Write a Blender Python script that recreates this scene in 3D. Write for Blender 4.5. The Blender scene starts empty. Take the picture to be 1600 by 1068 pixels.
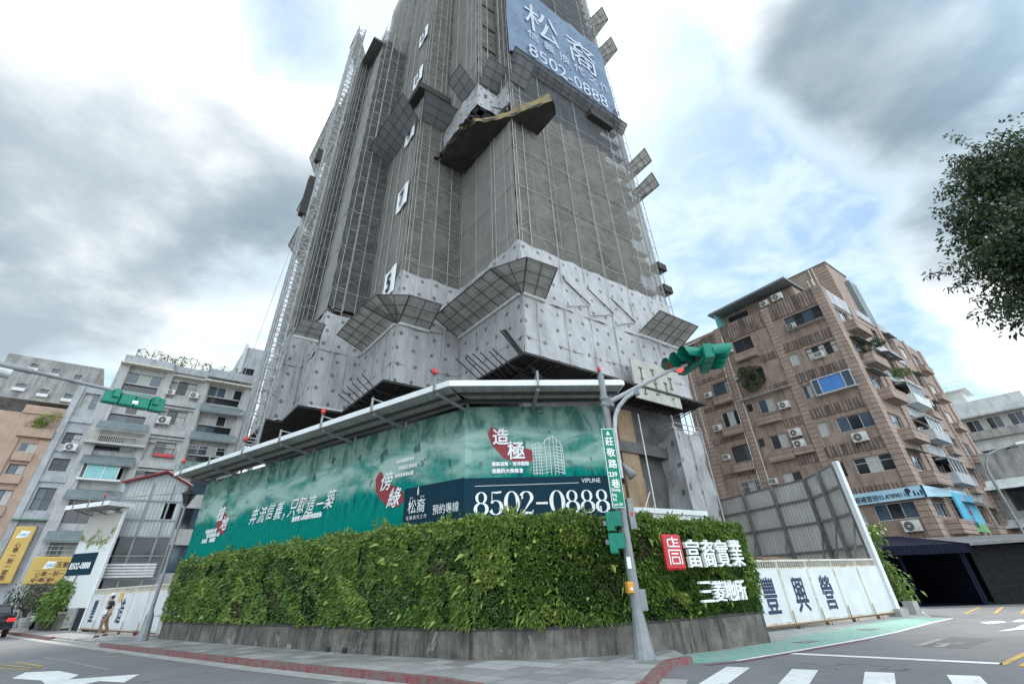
import bpy, math, random
import numpy as np
from mathutils import Vector, Matrix
random.seed(7); RNG = np.random.default_rng(7)
S = bpy.context.scene
COL = S.collection
R = math.radians

# ---------------------------------------------------------------- camera
def make_camera():
    p, r = 0.595097, -0.037003
    cp, sp, cr, sr = math.cos(p), math.sin(p), math.cos(r), math.sin(r)
    right = Vector((cr, -sr*sp, sr*cp)); up = Vector((-sr, -cr*sp, cr*cp)); fwd = Vector((0, cp, sp))
    cam = bpy.data.cameras.new('camera'); o = bpy.data.objects.new('camera', cam); COL.objects.link(o)
    m = Matrix((right, up, -fwd)).transposed().to_4x4(); m.translation = (0, 0, 1.5)
    o.matrix_world = m
    cam.sensor_width = 36; cam.lens = 715.95/1600*36
    cam.shift_x = 12.85/1600; cam.shift_y = -103.85/1600
    cam.clip_start = .05; cam.clip_end = 3000
    S.camera = o
make_camera()

# ---------------------------------------------------------------- light
SUN_EL, SUN_AZ = 62, 6
S.view_settings.view_transform = 'Standard'; S.view_settings.look = 'None'
S.view_settings.gamma = 1; S.view_settings.use_curve_mapping = False
S.view_settings.exposure = 1.25
sl = bpy.data.lights.new('sun', 'SUN'); sl.energy = 1.8; sl.angle = R(14); sl.color = (1, .95, .87)
so = bpy.data.objects.new('sun', sl); COL.objects.link(so)
sd = Vector((math.sin(R(SUN_AZ))*math.cos(R(SUN_EL)), math.cos(R(SUN_AZ))*math.cos(R(SUN_EL)), math.sin(R(SUN_EL))))
so.rotation_euler = (-sd).to_track_quat('-Z', 'Y').to_euler(); so.location = sd*120

class NT:
    """small helper for node trees"""
    def __init__(s, t): s.t = t; t.nodes.clear()
    def n(s, ty, **kw):
        x = s.t.nodes.new(ty)
        for k, v in kw.items():
            if k.startswith('i_'):
                x.inputs[k[2:].replace('_', ' ')].default_value = v
            else: setattr(x, k, v)
        return x
    def l(s, a, b): s.t.links.new(a, b)
    def math(s, op, a, b=None, c=None, clamp=False):
        x = s.t.nodes.new('ShaderNodeMath'); x.operation = op; x.use_clamp = clamp
        for i, v in enumerate((a, b, c)):
            if v is None: continue
            if isinstance(v, (int, float)): x.inputs[i].default_value = v
            else: s.l(v, x.inputs[i])
        return x.outputs[0]
    def ramp(s, v, a, b, lo=0., hi=1., smooth=True):
        x = s.t.nodes.new('ShaderNodeMapRange'); x.interpolation_type = 'SMOOTHSTEP' if smooth else 'LINEAR'
        x.inputs[1].default_value = a; x.inputs[2].default_value = b; x.inputs[3].default_value = lo; x.inputs[4].default_value = hi
        s.l(v, x.inputs[0]); return x.outputs[0]
    def mix(s, f, a, b, mode='MIX'):
        x = s.t.nodes.new('ShaderNodeMix'); x.data_type = 'RGBA'; x.blend_type = mode
        for i, v in ((0, f), (6, a), (7, b)):
            if isinstance(v, (int, float)): x.inputs[i].default_value = v
            elif isinstance(v, (tuple, list)): x.inputs[i].default_value = tuple(v[:3])+(1,)
            else: s.l(v, x.inputs[i])
        return x.outputs[2]
    def noise(s, vec, scale, detail=4, rough=.55, dist=0.):
        x = s.t.nodes.new('ShaderNodeTexNoise'); x.inputs['Scale'].default_value = scale; x.inputs['Detail'].default_value = detail
        x.inputs['Roughness'].default_value = rough; x.inputs['Distortion'].default_value = dist
        if vec is not None: s.l(vec, x.inputs['Vector'])
        return x.outputs['Fac']
    def scale(s, vec, sc):
        x = s.t.nodes.new('ShaderNodeMapping'); x.inputs['Scale'].default_value = sc; s.l(vec, x.inputs['Vector']); return x.outputs[0]

def make_world():
    w = bpy.data.worlds.new('World'); S.world = w; w.use_nodes = True
    t = NT(w.node_tree)
    sky = t.n('ShaderNodeTexSky', sky_type='NISHITA', sun_disc=False, sun_elevation=R(SUN_EL), sun_rotation=R(SUN_AZ))
    sky.air_density = 1.0; sky.dust_density = 1.0; sky.ozone_density = .6
    b1 = t.n('ShaderNodeBackground'); b1.inputs[1].default_value = .072; t.l(t.mix(1.0, sky.outputs[0], (.86, 1.03, 1.0), 'MULTIPLY'), b1.inputs[0])
    tc = t.n('ShaderNodeTexCoord'); d = tc.outputs['Generated']
    sep = t.n('ShaderNodeSeparateXYZ'); t.l(d, sep.inputs[0])
    zc = t.math('ADD', t.math('MAXIMUM', sep.outputs[2], 0.0), .22)
    px = t.math('DIVIDE', sep.outputs[0], zc); py = t.math('DIVIDE', sep.outputs[1], zc)
    cb = t.n('ShaderNodeCombineXYZ'); t.l(px, cb.inputs[0]); t.l(py, cb.inputs[1]); pv = cb.outputs[0]
    n1 = t.noise(pv, 1.5, 9, .56, .25)
    n2 = t.noise(t.scale(pv, (1, 1, 1)), .75, 5, .5, .2)
    n3 = t.noise(pv, 3.2, 8, .6, .1)
    def blob(dr, rad, amt):
        v = t.n('ShaderNodeVectorMath', operation='DOT_PRODUCT'); t.l(d, v.inputs[0]); v.inputs[1].default_value = Vector(dr).normalized()
        return t.ramp(v.outputs['Value'], math.cos(R(rad)), 1.0, 0, amt)
    def total(bl):
        acc = None
        for b in bl:
            x = blob(*b); acc = x if acc is None else t.math('ADD', acc, x)
        return acc
    clear = total([((.343, .617, .709), 15, .36), ((.50, .70, .50), 19, .34), ((.428, .789, .44), 13, .2), ((-.389, .429, .815), 9, .22),
                   ((-.477, .70, .45), 10, .12), ((.56, .76, .30), 14, .26), ((-.62, .74, .26), 13, .16)])
    cover = total([((.621, .462, .633), 24, .34), ((-.543, .545, .639), 26, .3), ((-.693, .61, .384), 22, .22), ((.74, .63, .36), 12, .2)])
    cv = t.math('SUBTRACT', t.math('ADD', t.math('MULTIPLY_ADD', n1, 1.25, -.12), cover), clear)
    cov = t.ramp(cv, .30, .66)
    n4 = t.noise(pv, 5.5, 10, .62, .3); wisp = t.math('MULTIPLY', t.ramp(n4, .34, .66), .55)
    dark = total([((.60, .462, .633), 22, .60), ((-.50, .57, .63), 16, .20), ((-.74, .60, .34), 20, .20), ((-.74, .40, .56), 14, .14),
                  ((-.40, .70, .52), 13, .26), ((.74, .52, .44), 14, .25)])
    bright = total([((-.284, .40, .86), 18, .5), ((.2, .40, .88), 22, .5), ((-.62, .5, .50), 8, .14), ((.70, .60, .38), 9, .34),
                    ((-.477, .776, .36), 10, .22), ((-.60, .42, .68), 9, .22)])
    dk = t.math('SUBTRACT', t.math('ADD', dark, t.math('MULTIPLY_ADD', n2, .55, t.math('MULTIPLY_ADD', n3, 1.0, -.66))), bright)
    dkf = t.ramp(dk, -.10, .58)
    cc = t.mix(dkf, (.56, .575, .585), (.112, .158, .195))
    cc = t.mix(t.math('MULTIPLY', t.ramp(n3, .38, .72), .20), cc, (.56, .58, .60)); cc = t.mix(t.math('MULTIPLY', t.ramp(n4, .40, .72), .16), cc, (.19, .235, .27))
    edge = t.ramp(cv, .38, .8)
    cc2 = t.mix(edge, (.46, .53, .58), cc)
    b2 = t.n('ShaderNodeBackground'); t.l(cc2, b2.inputs[0]); t.l(t.ramp(t.math('MULTIPLY_ADD', sep.outputs[0], .55, t.math('MULTIPLY', sep.outputs[1], -.83)), -.10, .55, 1.0, 3.5), b2.inputs[1])      # added fill: clouds behind and right of camera, mostly unseen, brightened for front faces
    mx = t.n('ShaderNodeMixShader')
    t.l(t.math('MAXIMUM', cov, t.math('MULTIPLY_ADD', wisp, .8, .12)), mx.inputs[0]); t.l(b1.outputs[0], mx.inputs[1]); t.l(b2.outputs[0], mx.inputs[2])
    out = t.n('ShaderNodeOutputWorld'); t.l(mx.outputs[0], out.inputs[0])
make_world()

# ---------------------------------------------------------------- materials
MATS = {}
def mat(name, c1, c2=None, sc=3., rough=.8, bump=0., bsc=40., metal=0., stretch=(1, 1, 1), lo=.35, hi=.65, detail=5, spec=.5, c3=None, sc3=.7, trans=0., emit=0.):
    m = bpy.data.materials.new(name); m.use_nodes = True; t = NT(m.node_tree)
    b = t.n('ShaderNodeBsdfPrincipled'); b.inputs['Roughness'].default_value = rough; b.inputs['Metallic'].default_value = metal
    b.inputs['Specular IOR Level'].default_value = spec
    o = t.n('ShaderNodeOutputMaterial'); tc = t.n('ShaderNodeTexCoord'); v = tc.outputs['Object']
    if c2 is None: c2 = tuple(x*.8 for x in c1)
    f = t.ramp(t.noise(t.scale(v, stretch), sc, detail), lo, hi)
    c = t.mix(f, c1, c2)
    if c3 is not None: c = t.mix(t.ramp(t.noise(v, sc3, 6, .6, .4), .5, .72), c, c3)
    t.l(c, b.inputs['Base Color'])
    if emit: t.l(c, b.inputs['Emission Color']); b.inputs['Emission Strength'].default_value = emit
    if bump:
        bp = t.n('ShaderNodeBump'); bp.inputs['Strength'].default_value = bump; bp.inputs['Distance'].default_value = .02
        t.l(t.noise(v, bsc, 3), bp.inputs['Height']); t.l(bp.outputs[0], b.inputs['Normal'])
    sh = b.outputs[0]
    if trans:
        tr = t.n('ShaderNodeBsdfTranslucent'); t.l(c, tr.inputs[0]); mx = t.n('ShaderNodeMixShader'); mx.inputs[0].default_value = trans
        t.l(b.outputs[0], mx.inputs[1]); t.l(tr.outputs[0], mx.inputs[2]); sh = mx.outputs[0]
    t.l(sh, o.inputs[0]); MATS[name] = m; return m

def uvmat(name, fn, rough=.8):
    """material whose colour comes from metric UVs (u along the face, v up)"""
    m = bpy.data.materials.new(name); m.use_nodes = True; t = NT(m.node_tree)
    b = t.n('ShaderNodeBsdfPrincipled'); b.inputs['Roughness'].default_value = rough
    o = t.n('ShaderNodeOutputMaterial'); tc = t.n('ShaderNodeTexCoord')
    sp = t.n('ShaderNodeSeparateXYZ'); t.l(tc.outputs['UV'], sp.inputs[0])
    sh = fn(t, b, sp.outputs[0], sp.outputs[1], tc) or b.outputs[0]
    t.l(sh, o.inputs[0]); MATS[name] = m; return m

def tarp_fn(t, b, u, v, tc):
    # grey acoustic sheet: staggered round vents, creases
    vec = tc.outputs['UV']
    col = t.ramp(t.noise(t.scale(vec, (1.1, .5, 1)), 1.2, 5), .3, .7)
    c = t.mix(col, (.29, .287, .288), (.385, .382, .385))
    row = t.math('FLOOR', t.math('DIVIDE', v, .95))
    off = t.math('MULTIPLY', t.math('MODULO', row, 2.), .12)
    u = t.math('MULTIPLY_ADD', t.noise(t.scale(vec, (.6, 1.1, 1)), 1.0, 2), .5, u); v = t.math('MULTIPLY_ADD', t.noise(t.scale(vec, (.9, .7, 1)), 1.0, 2), .35, v)
    uu = t.math('SUBTRACT', t.math('FRACT', t.math('DIVIDE', t.math('ADD', u, off), 1.02)), .5)
    vv = t.math('SUBTRACT', t.math('FRACT', t.math('DIVIDE', v, .95)), .5)
    d = t.math('SQRT', t.math('ADD', t.math('POWER', t.math('MULTIPLY', uu, 1.02), 2.), t.math('POWER', t.math('MULTIPLY', vv, .95), 2.)))
    dot = t.ramp(d, .105, .125, 1, 0)
    dn = t.ramp(t.noise(vec, 22, 2), .35, .65)
    c = t.mix(dot, c, t.mix(dn, (.06, .06, .06), (.16, .16, .16)))
    seam = t.math('LESS_THAN', t.math('ABSOLUTE', t.math('SUBTRACT', t.math('FRACT', t.math('DIVIDE', u, 2.04)), .5)), .012)
    c = t.mix(t.math('MULTIPLY', seam, .45), c, (.16, .16, .16))
    stain = t.ramp(t.noise(t.scale(vec, (1.6, .25, 1)), 1.5, 6, .6), .52, .78)
    c = t.mix(t.math('MULTIPLY', stain, .5), c, (.15, .135, .11))
    t.l(c, b.inputs['Base Color'])
    wv = t.n('ShaderNodeTexWave', wave_type='BANDS', bands_direction='DIAGONAL'); wv.inputs['Scale'].default_value = .9; wv.inputs['Distortion'].default_value = 7; wv.inputs['Detail'].default_value = 3
    t.l(vec, wv.inputs['Vector'])
    h = t.math('ADD', wv.outputs['Fac'], t.math('MULTIPLY', t.noise(t.scale(vec, (2, .7, 1)), 2.2, 6, .6, .8), 2.5))
    bp = t.n('ShaderNodeBump'); bp.inputs['Strength'].default_value = .30; bp.inputs['Distance'].default_value = .04
    t.l(h, bp.inputs['Height']); t.l(bp.outputs[0], b.inputs['Normal'])
uvmat('tarp', tarp_fn, .65)
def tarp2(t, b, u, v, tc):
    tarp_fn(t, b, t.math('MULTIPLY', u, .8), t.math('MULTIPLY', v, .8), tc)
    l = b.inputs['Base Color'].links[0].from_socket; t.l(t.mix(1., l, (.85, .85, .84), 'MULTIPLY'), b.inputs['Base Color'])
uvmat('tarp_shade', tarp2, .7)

def net_mat(name, c1, c2, op):
    def fn(t, b, u, v, tc):
        vec = tc.outputs['UV']
        f = t.ramp(t.noise(t.scale(vec, (.9, .35, 1)), .8, 6, .6, .5), .3, .7)
        c = t.mix(f, c1, c2)
        fold = t.ramp(t.noise(t.scale(vec, (.6, 2.4, 1)), 1.1, 5, .6, 1.0), .55, .72)
        c = t.mix(t.math('MULTIPLY', fold, .35), c, tuple(min(1, x*1.6) for x in c1))
        t.l(c, b.inputs['Base Color']); b.inputs['Specular IOR Level'].default_value = .15
        bp = t.n('ShaderNodeBump'); bp.inputs['Strength'].default_value = .6; bp.inputs['Distance'].default_value = .12
        t.l(t.noise(t.scale(vec, (1.3, .45, 1)), 1.2, 5, .6, .8), bp.inputs['Height']); t.l(bp.outputs[0], b.inputs['Normal'])
        tr = t.n('ShaderNodeBsdfTransparent'); mx = t.n('ShaderNodeMixShader')
        tl = t.n('ShaderNodeBsdfTranslucent'); t.l(c, tl.inputs[0]); m2 = t.n('ShaderNodeMixShader'); m2.inputs[0].default_value = .35
        t.l(b.outputs[0], m2.inputs[1]); t.l(tl.outputs[0], m2.inputs[2])
        a = t.math('ADD', t.math('MULTIPLY', t.noise(t.scale(vec, (.45, .75, 1)), 1.0, 5, .6, .4), .55 if op < .85 else .12), op-(.27 if op < .85 else .06), clamp=True)
        t.l(a, mx.inputs[0]); t.l(tr.outputs[0], mx.inputs[1]); t.l(m2.outputs[0], mx.inputs[2])
        return mx.outputs[0]
    uvmat(name, fn, .9)
net_mat('net', (.36, .345, .308), (.28, .268, .24), .52)
net_mat('net_side', (.36, .350, .318), (.295, .286, .26), .86)
net_mat('net_dark', (.24, .24, .235), (.19, .19, .19), .45)
net_mat('net_grid', (.17, .175, .18), (.12, .125, .13), .62)
net_mat('net_canopy', (.26, .265, .27), (.20, .205, .21), .72)
net_mat('net_strip', (.44, .435, .42), (.38, .375, .36), .97)

def coursed(name, base, alt, joint, pu, pv, wu, wv, dirt=.5):
    def fn(t, b, u, v, tc):
        vec = tc.outputs['UV']
        f = t.ramp(t.noise(t.scale(vec, (1, 1, 1)), 1.1, 6), .35, .65)
        c = t.mix(f, base, alt)
        j = None
        if pv:
            j = t.math('LESS_THAN', t.math('FRACT', t.math('DIVIDE', v, pv)), wv/pv)
        if pu:
            ju = t.math('LESS_THAN', t.math('FRACT', t.math('DIVIDE', u, pu)), wu/pu)
            j = ju if j is None else t.math('MAXIMUM', j, ju)
        if j is not None:
            c = t.mix(t.math('MULTIPLY', j, .85), c, joint)
        st = t.ramp(t.noise(t.scale(vec, (2.2, .35, 1)), 1.2, 9, .68, .4), .48-.12*dirt, .75-.08*dirt)
        c = t.mix(t.math('MULTIPLY', st, dirt), c, (.045, .04, .036))
        t.l(c, b.inputs['Base Color'])
        b.inputs['Specular IOR Level'].default_value = .08 if base[0] < .05 else .35
    uvmat(name, fn, .85)
coursed('brown_plain', (.325, .238, .192), (.265, .193, .156), (.1, .06, .05), 0, 0, 0, 0, .5)
coursed('brown_course', (.35, .26, .212), (.29, .214, .174), (.085, .062, .05), 0, .37, 0, .05, .34)
coursed('brown_slat', (.31, .228, .184), (.21, .155, .126), (.035, .026, .022), .27, 0, .07, 0, .9)
coursed('white_tile', (.50, .495, .48), (.43, .43, .415), (.30, .30, .29), .22, .11, .016, .016, .36)
coursed('grey_render', (.43, .44, .45), (.36, .37, .385), (.3, .3, .3), 0, 0, 0, 0, .38)
coursed('tan_tile', (.44, .315, .245), (.38, .268, .205), (.30, .2, .15), .5, .17, .02, .02, .2)
coursed('stained_concrete', (.36, .35, .33), (.27, .265, .255), (.2, .2, .2), 0, 0, 0, 0, .55)
coursed('pale_render', (.60, .62, .60), (.50, .52, .50), (.3, .3, .3), 0, 0, 0, 0, .3)
coursed('corrugated', (.60, .59, .56), (.52, .51, .485), (.22, .22, .215), .24, 0, .035, 0, .22)
coursed('shed_sheet', (.50, .53, .52), (.42, .45, .45), (.30, .32, .32), .22, 0, .06, 0, .2)
coursed('navy_sheet', (.012, .014, .030), (.009, .011, .024), (.005, .006, .010), .25, 0, .05, 0, .1)
coursed('plywood', (.27, .19, .115), (.20, .14, .085), (.18, .11, .06), 0, .9, 0, .02, .3)
coursed('form_panel', (.40, .39, .345), (.33, .32, .285), (.3, .28, .24), .35, 0, .015, 0, .3)
coursed('steel_white', (.66, .67, .67), (.60, .61, .61), (.5, .5, .5), 0, 0, 0, 0, .1)
coursed('gate_panel', (.62, .64, .65), (.56, .575, .58), (.5, .5, .5), 0, 0, 0, 0, .12)
coursed('canopy_sheet', (.42, .42, .40), (.36, .36, .345), (.2, .2, .2), .3, 0, .02, 0, .25)
def paving_fn(t, b, u, v, tc):
    vec = tc.outputs['UV']; P = .62
    fl = t.n('ShaderNodeCombineXYZ'); t.l(t.math('FLOOR', t.math('DIVIDE', u, P)), fl.inputs[0]); t.l(t.math('FLOOR', t.math('DIVIDE', v, P)), fl.inputs[1])
    wn = t.n('ShaderNodeTexWhiteNoise'); t.l(fl.outputs[0], wn.inputs[0])
    c = t.mix(wn.outputs['Value'], (.20, .20, .19), (.37, .365, .35))
    j = t.math('MAXIMUM', t.math('LESS_THAN', t.math('FRACT', t.math('DIVIDE', u, P)), .035), t.math('LESS_THAN', t.math('FRACT', t.math('DIVIDE', v, P)), .035))
    c = t.mix(t.math('MULTIPLY', j, .8), c, (.10, .10, .095))
    c = t.mix(t.math('MULTIPLY', t.ramp(t.noise(vec, .9, 7, .65), .45, .7), .55), c, (.11, .11, .10))
    t.l(c, b.inputs['Base Color'])
uvmat('paving', paving_fn, .85)
coursed('rust_panel', (.30, .29, .27), (.22, .21, .2), (.1, .1, .1), .6, .6, .03, .03, .4)
def platform_fn(t, b, u, v, tc):
    vec = tc.outputs['UV']
    c = t.mix(t.ramp(t.noise(t.scale(vec, (1, 1, 1)), 1.1, 6), .35, .65), (.56, .555, .53), (.44, .435, .41))
    j = t.math('MAXIMUM', t.math('LESS_THAN', t.math('FRACT', t.math('DIVIDE', u, .62)), .05), t.math('LESS_THAN', t.math('FRACT', t.math('DIVIDE', v, .5)), .06))
    c = t.mix(t.math('MULTIPLY', j, .6), c, (.16, .16, .155))
    c = t.mix(t.math('MULTIPLY', t.ramp(t.noise(vec, 1.6, 6, .65), .5, .7), .45), c, (.22, .19, .14))
    t.l(c, b.inputs['Base Color'])
    tl = t.n('ShaderNodeBsdfTranslucent'); t.l(c, tl.inputs[0]); mx = t.n('ShaderNodeMixShader'); mx.inputs[0].default_value = .30
    t.l(b.outputs[0], mx.inputs[1]); t.l(tl.outputs[0], mx.inputs[2]); return mx.outputs[0]
uvmat('platform_panel', platform_fn, .7)

def wall_fn(t, b, u, v, tc):
    vec = tc.outputs['UV']
    c = t.mix(t.ramp(t.noise(vec, 2.2, 7, .6), .35, .65), (.20, .182, .155), (.115, .105, .09))
    drip = t.ramp(t.noise(t.scale(vec, (1.1, .3, 1)), 1.5, 10, .74, .5), .36, .62)
    d2 = t.ramp(t.noise(t.scale(vec, (7.0, .5, 1)), 1.2, 6, .6, 1.2), .40, .66)
    c = t.mix(t.math('MULTIPLY', drip, t.math('MULTIPLY_ADD', d2, .6, .38)), c, (.030, .028, .025))
    pale = t.ramp(t.noise(t.scale(vec, (1.5, .8, 1)), 1.3, 9, .7, .9), .58, .70)
    c = t.mix(t.math('MULTIPLY', pale, .55), c, (.42, .40, .36))
    moss = t.ramp(t.noise(vec, 3.5, 6, .65), .55, .7)
    c = t.mix(t.math('MULTIPLY', moss, t.ramp(v, .25, .0, 0, .75)), c, (.035, .04, .022))
    t.l(c, b.inputs['Base Color'])
    bp = t.n('ShaderNodeBump'); bp.inputs['Strength'].default_value = .5; bp.inputs['Distance'].default_value = .02
    t.l(t.noise(vec, 14, 6), bp.inputs['Height']); t.l(bp.outputs[0], b.inputs['Normal'])
uvmat('wall_stained', wall_fn, .9)

def mural_fn(t, b, u, v, tc):
    # printed landscape: grey crags on top, a pale mist band, deep green slopes
    vec = tc.outputs['UV']
    n = t.noise(t.scale(vec, (.35, .55, 1)), 1.3, 6, .6, .6)
    vb = t.math('ADD', v, t.math('MULTIPLY_ADD', n, 1.7, -.85))
    c = t.mix(t.ramp(vb, 3.1, 4.3), (.000, .20, .155), (.006, .225, .18))
    tex = t.ramp(t.noise(t.scale(vec, (1.6, .8, 1)), 2.6, 7, .65, .5), .42, .66)
    c = t.mix(t.math('MULTIPLY', tex, t.ramp(vb, 3.3, 4.2, .15, .75)), c, (.0, .065, .06))
    mist = t.math('MULTIPLY', t.ramp(vb, 4.15, 4.75), t.ramp(vb, 5.9, 5.2))
    mn = t.ramp(t.noise(t.scale(vec, (.5, 1.5, 1)), 1.1, 6, .6, .5), .3, .6)
    c = t.mix(t.math('MULTIPLY', mist, t.math('MULTIPLY_ADD', mn, .75, .12)), c, (.40, .53, .46))
    top = t.ramp(vb, 5.2, 5.7)
    crag = t.ramp(t.noise(t.scale(vec, (.9, .5, 1)), 1.7, 7, .62, .9), .42, .62)
    c = t.mix(t.math('MULTIPLY', top, .8), c, t.mix(crag, (.24, .33, .285), (.06, .12, .10)))
    rock = t.math('MULTIPLY', t.ramp(t.noise(t.scale(vec, (1.1, 1.0, 1)), 1.5, 4, .5, .6), .615, .66), t.ramp(v, 4.3, 4.7))
    c = t.mix(t.math('MULTIPLY', rock, .8), c, (.035, .085, .075))
    seam = t.math('LESS_THAN', t.math('FRACT', t.math('DIVIDE', u, 2.4)), .006); c = t.mix(t.math('MULTIPLY', seam, .35), c, (.02, .08, .07))
    t.l(c, b.inputs['Base Color'])
    b.inputs['Specular IOR Level'].default_value = .05; b.inputs['Roughness'].default_value = .8
    bp = t.n('ShaderNodeBump'); bp.inputs['Strength'].default_value = .2; bp.inputs['Distance'].default_value = .05
    t.l(t.noise(t.scale(vec, (1.6, .25, 1)), 1., 3), bp.inputs['Height']); t.l(bp.outputs[0], b.inputs['Normal'])
uvmat('mural', mural_fn, .5)

def poster_fn(t, b, u, v, tc):
    vec = tc.outputs['UV']
    n = t.noise(vec, 1.6, 6, .6, .5)
    c = t.mix(t.ramp(t.math('ADD', v, t.math('MULTIPLY_ADD', n, 1.2, -.6)), 4.4, 5.0), (.62, .64, .62), (.44, .42, .38))
    g = t.math('MULTIPLY', t.ramp(t.noise(vec, 1.3, 6, .6, .6), .5, .6), t.math('MULTIPLY', t.ramp(v, 4.1, 4.4), t.ramp(v, 5.8, 5.2)))
    c = t.mix(g, c, (.13, .16, .04))
    t.l(c, b.inputs['Base Color'])
uvmat('poster', poster_fn, .5)

def asphalt_fn():
    m = bpy.data.materials.new('asphalt'); m.use_nodes = True; t = NT(m.node_tree)
    b = t.n('ShaderNodeBsdfPrincipled'); o = t.n('ShaderNodeOutputMaterial'); tc = t.n('ShaderNodeTexCoord'); v = tc.outputs['Object']
    c = t.mix(t.ramp(t.noise(v, .35, 6, .6, .4), .35, .65), (.165, .165, .17), (.215, .212, .21))
    c = t.mix(t.ramp(t.noise(v, 60, 2), .35, .7), c, (.12, .12, .123))
    vo = t.n('ShaderNodeTexVoronoi', feature='DISTANCE_TO_EDGE'); vo.inputs['Scale'].default_value = .32; wv = t.n('ShaderNodeVectorMath', operation='ADD'); t.l(v, wv.inputs[0])
    nz = t.n('ShaderNodeTexNoise'); nz.inputs['Scale'].default_value = 1.3; nz.inputs['Detail'].default_value = 6; t.l(v, nz.inputs['Vector']); t.l(nz.outputs['Color'], wv.inputs[1]); t.l(wv.outputs[0], vo.inputs['Vector'])
    crack = t.math('MULTIPLY', t.math('LESS_THAN', vo.outputs['Distance'], .006), t.ramp(t.noise(v, .25, 3), .5, .6))
    c = t.mix(t.math('MULTIPLY', crack, .8), c, (.05, .05, .05))
    oil = t.ramp(t.noise(t.scale(v, (1, 1, 1)), .9, 7, .7, .6), .60, .74); c = t.mix(t.math('MULTIPLY', oil, .4), c, (.075, .074, .072))
    c = t.mix(t.math('MULTIPLY', t.ramp(t.noise(t.scale(v, (.5, 3, 1)), .8, 6, .65), .52, .7), .35), c, (.22, .215, .20))
    t.l(c, b.inputs['Base Color']); b.inputs['Roughness'].default_value = .85
    bp = t.n('ShaderNodeBump'); bp.inputs['Strength'].default_value = .4; bp.inputs['Distance'].default_value = .008
    t.l(t.noise(v, 90, 2), bp.inputs['Height']); t.l(bp.outputs[0], b.inputs['Normal']); t.l(b.outputs[0], o.inputs[0]); MATS['asphalt'] = m
asphalt_fn()
def worn(name, c, under, amt):
    m = bpy.data.materials.new(name); m.use_nodes = True; t = NT(m.node_tree)
    b = t.n('ShaderNodeBsdfPrincipled'); o = t.n('ShaderNodeOutputMaterial'); tc = t.n('ShaderNodeTexCoord'); v = tc.outputs['Object']
    f = t.ramp(t.noise(v, 5, 8, .72, .3), .62-amt, .80-amt)
    c1 = t.mix(t.ramp(t.noise(v, 1.2, 4), .3, .7), c, tuple(x*.85 for x in c))
    t.l(t.mix(f, c1, under), b.inputs['Base Color']); b.inputs['Roughness'].default_value = .75
    t.l(b.outputs[0], o.inputs[0]); MATS[name] = m
worn('paint_white', (.72, .72, .70), (.30, .30, .29), .08)
worn('paint_yellow', (.55, .36, .07), (.25, .22, .16), .16)
worn('paint_red', (.25, .04, .048), (.17, .12, .11), .25)
worn('paint_green', (.15, .37, .30), (.32, .36, .33), .19)
worn('paint_faded', (.33, .325, .30), (.16, .16, .16), .16)

mat('concrete', (.36, .35, .33), (.28, .275, .26), 2, .9, .2)
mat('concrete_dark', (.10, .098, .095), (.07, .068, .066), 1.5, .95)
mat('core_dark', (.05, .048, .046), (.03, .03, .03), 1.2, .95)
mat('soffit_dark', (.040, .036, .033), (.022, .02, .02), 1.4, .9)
mat('steel_pole', (.52, .53, .53), (.44, .45, .45), 6, .5, metal=.1)
mat('scaffold', (.36, .352, .33), (.27, .264, .247), 4, .6)
mat('fence_steel', (.17, .17, .165), (.13, .13, .125), 4, .6)
mat('scaffold_pale', (.60, .60, .58), (.50, .50, .48), 4, .55)
mat('galv', (.25, .26, .265), (.20, .205, .21), 3, .5, metal=.15, c3=(.15, .155, .155))
mat('net_rope', (.40, .39, .365), (.30, .292, .275), 3, .8)
mat('rod_dark', (.055, .05, .048), (.035, .033, .032), 6, .85, spec=.2)
mat('screen_dark', (.022, .022, .023), (.015, .015, .016), 6, .95, spec=.08, bump=.4, bsc=30)
mat('mast_steel', (.36, .365, .36), (.25, .25, .245), 3, .5, metal=.2)
mat('white_metal', (.74, .75, .75), (.68, .69, .69), 2, .45)
mat('white_letter', (.82, .83, .82), (.78, .79, .78), 4, .5)
mat('ivory', (.60, .57, .49), (.52, .49, .42), 3, .6, c3=(.40, .27, .12), sc3=2.2)
mat('glass', (.018, .022, .027), (.03, .034, .04), .8, .07)
mat('asphalt_patch', (.115, .115, .118), (.15, .149, .148), 8, .9, .4, 60)
mat('glass_blue', (.05, .08, .11), (.07, .10, .13), .8, .08)
mat('glass_teal', (.16, .42, .42), (.20, .48, .46), 1.2, .2)
mat('curtain', (.50, .50, .47), (.34, .34, .32), 9, .6, stretch=(3, 3, .2))
mat('curtain_blue', (.045, .16, .42), (.08, .25, .58), 9, .45, stretch=(6, 6, .05))
mat('frame_dark', (.07, .065, .06), (.05, .048, .045), 3, .5)
mat('frame_alu', (.46, .46, .45), (.38, .38, .37), 3, .45)
mat('frame_white', (.66, .66, .64), (.58, .58, .56), 3, .5)
mat('awning_grey', (.17, .205, .21), (.135, .165, .17), 2, .7, c3=(.10, .12, .12))
mat('awning_green', (.14, .22, .18), (.10, .16, .13), 2, .7)
mat('ac_white', (.66, .66, .63), (.58, .58, .55), 4, .5, c3=(.42, .40, .36), sc3=2)
mat('ac_dark', (.05, .05, .05), (.08, .08, .08), 10, .6)
mat('signal_green', (.0, .20, .125), (.0, .165, .105), 3, .42, spec=.35)
mat('signal_inner', (.018, .04, .032), (.012, .03, .024), 3, .5)
mat('sign_green', (.0, .21, .11), (.0, .195, .10), 3, .5, spec=.3)
mat('navy_panel', (.002, .026, .044), (.002, .031, .052), .6, .7, spec=.2)
mat('seal_red', (.50, .006, .012), (.45, .005, .01), 3, .4)
mat('brush_red', (.27, .028, .035), (.23, .022, .03), 3, .6)
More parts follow.
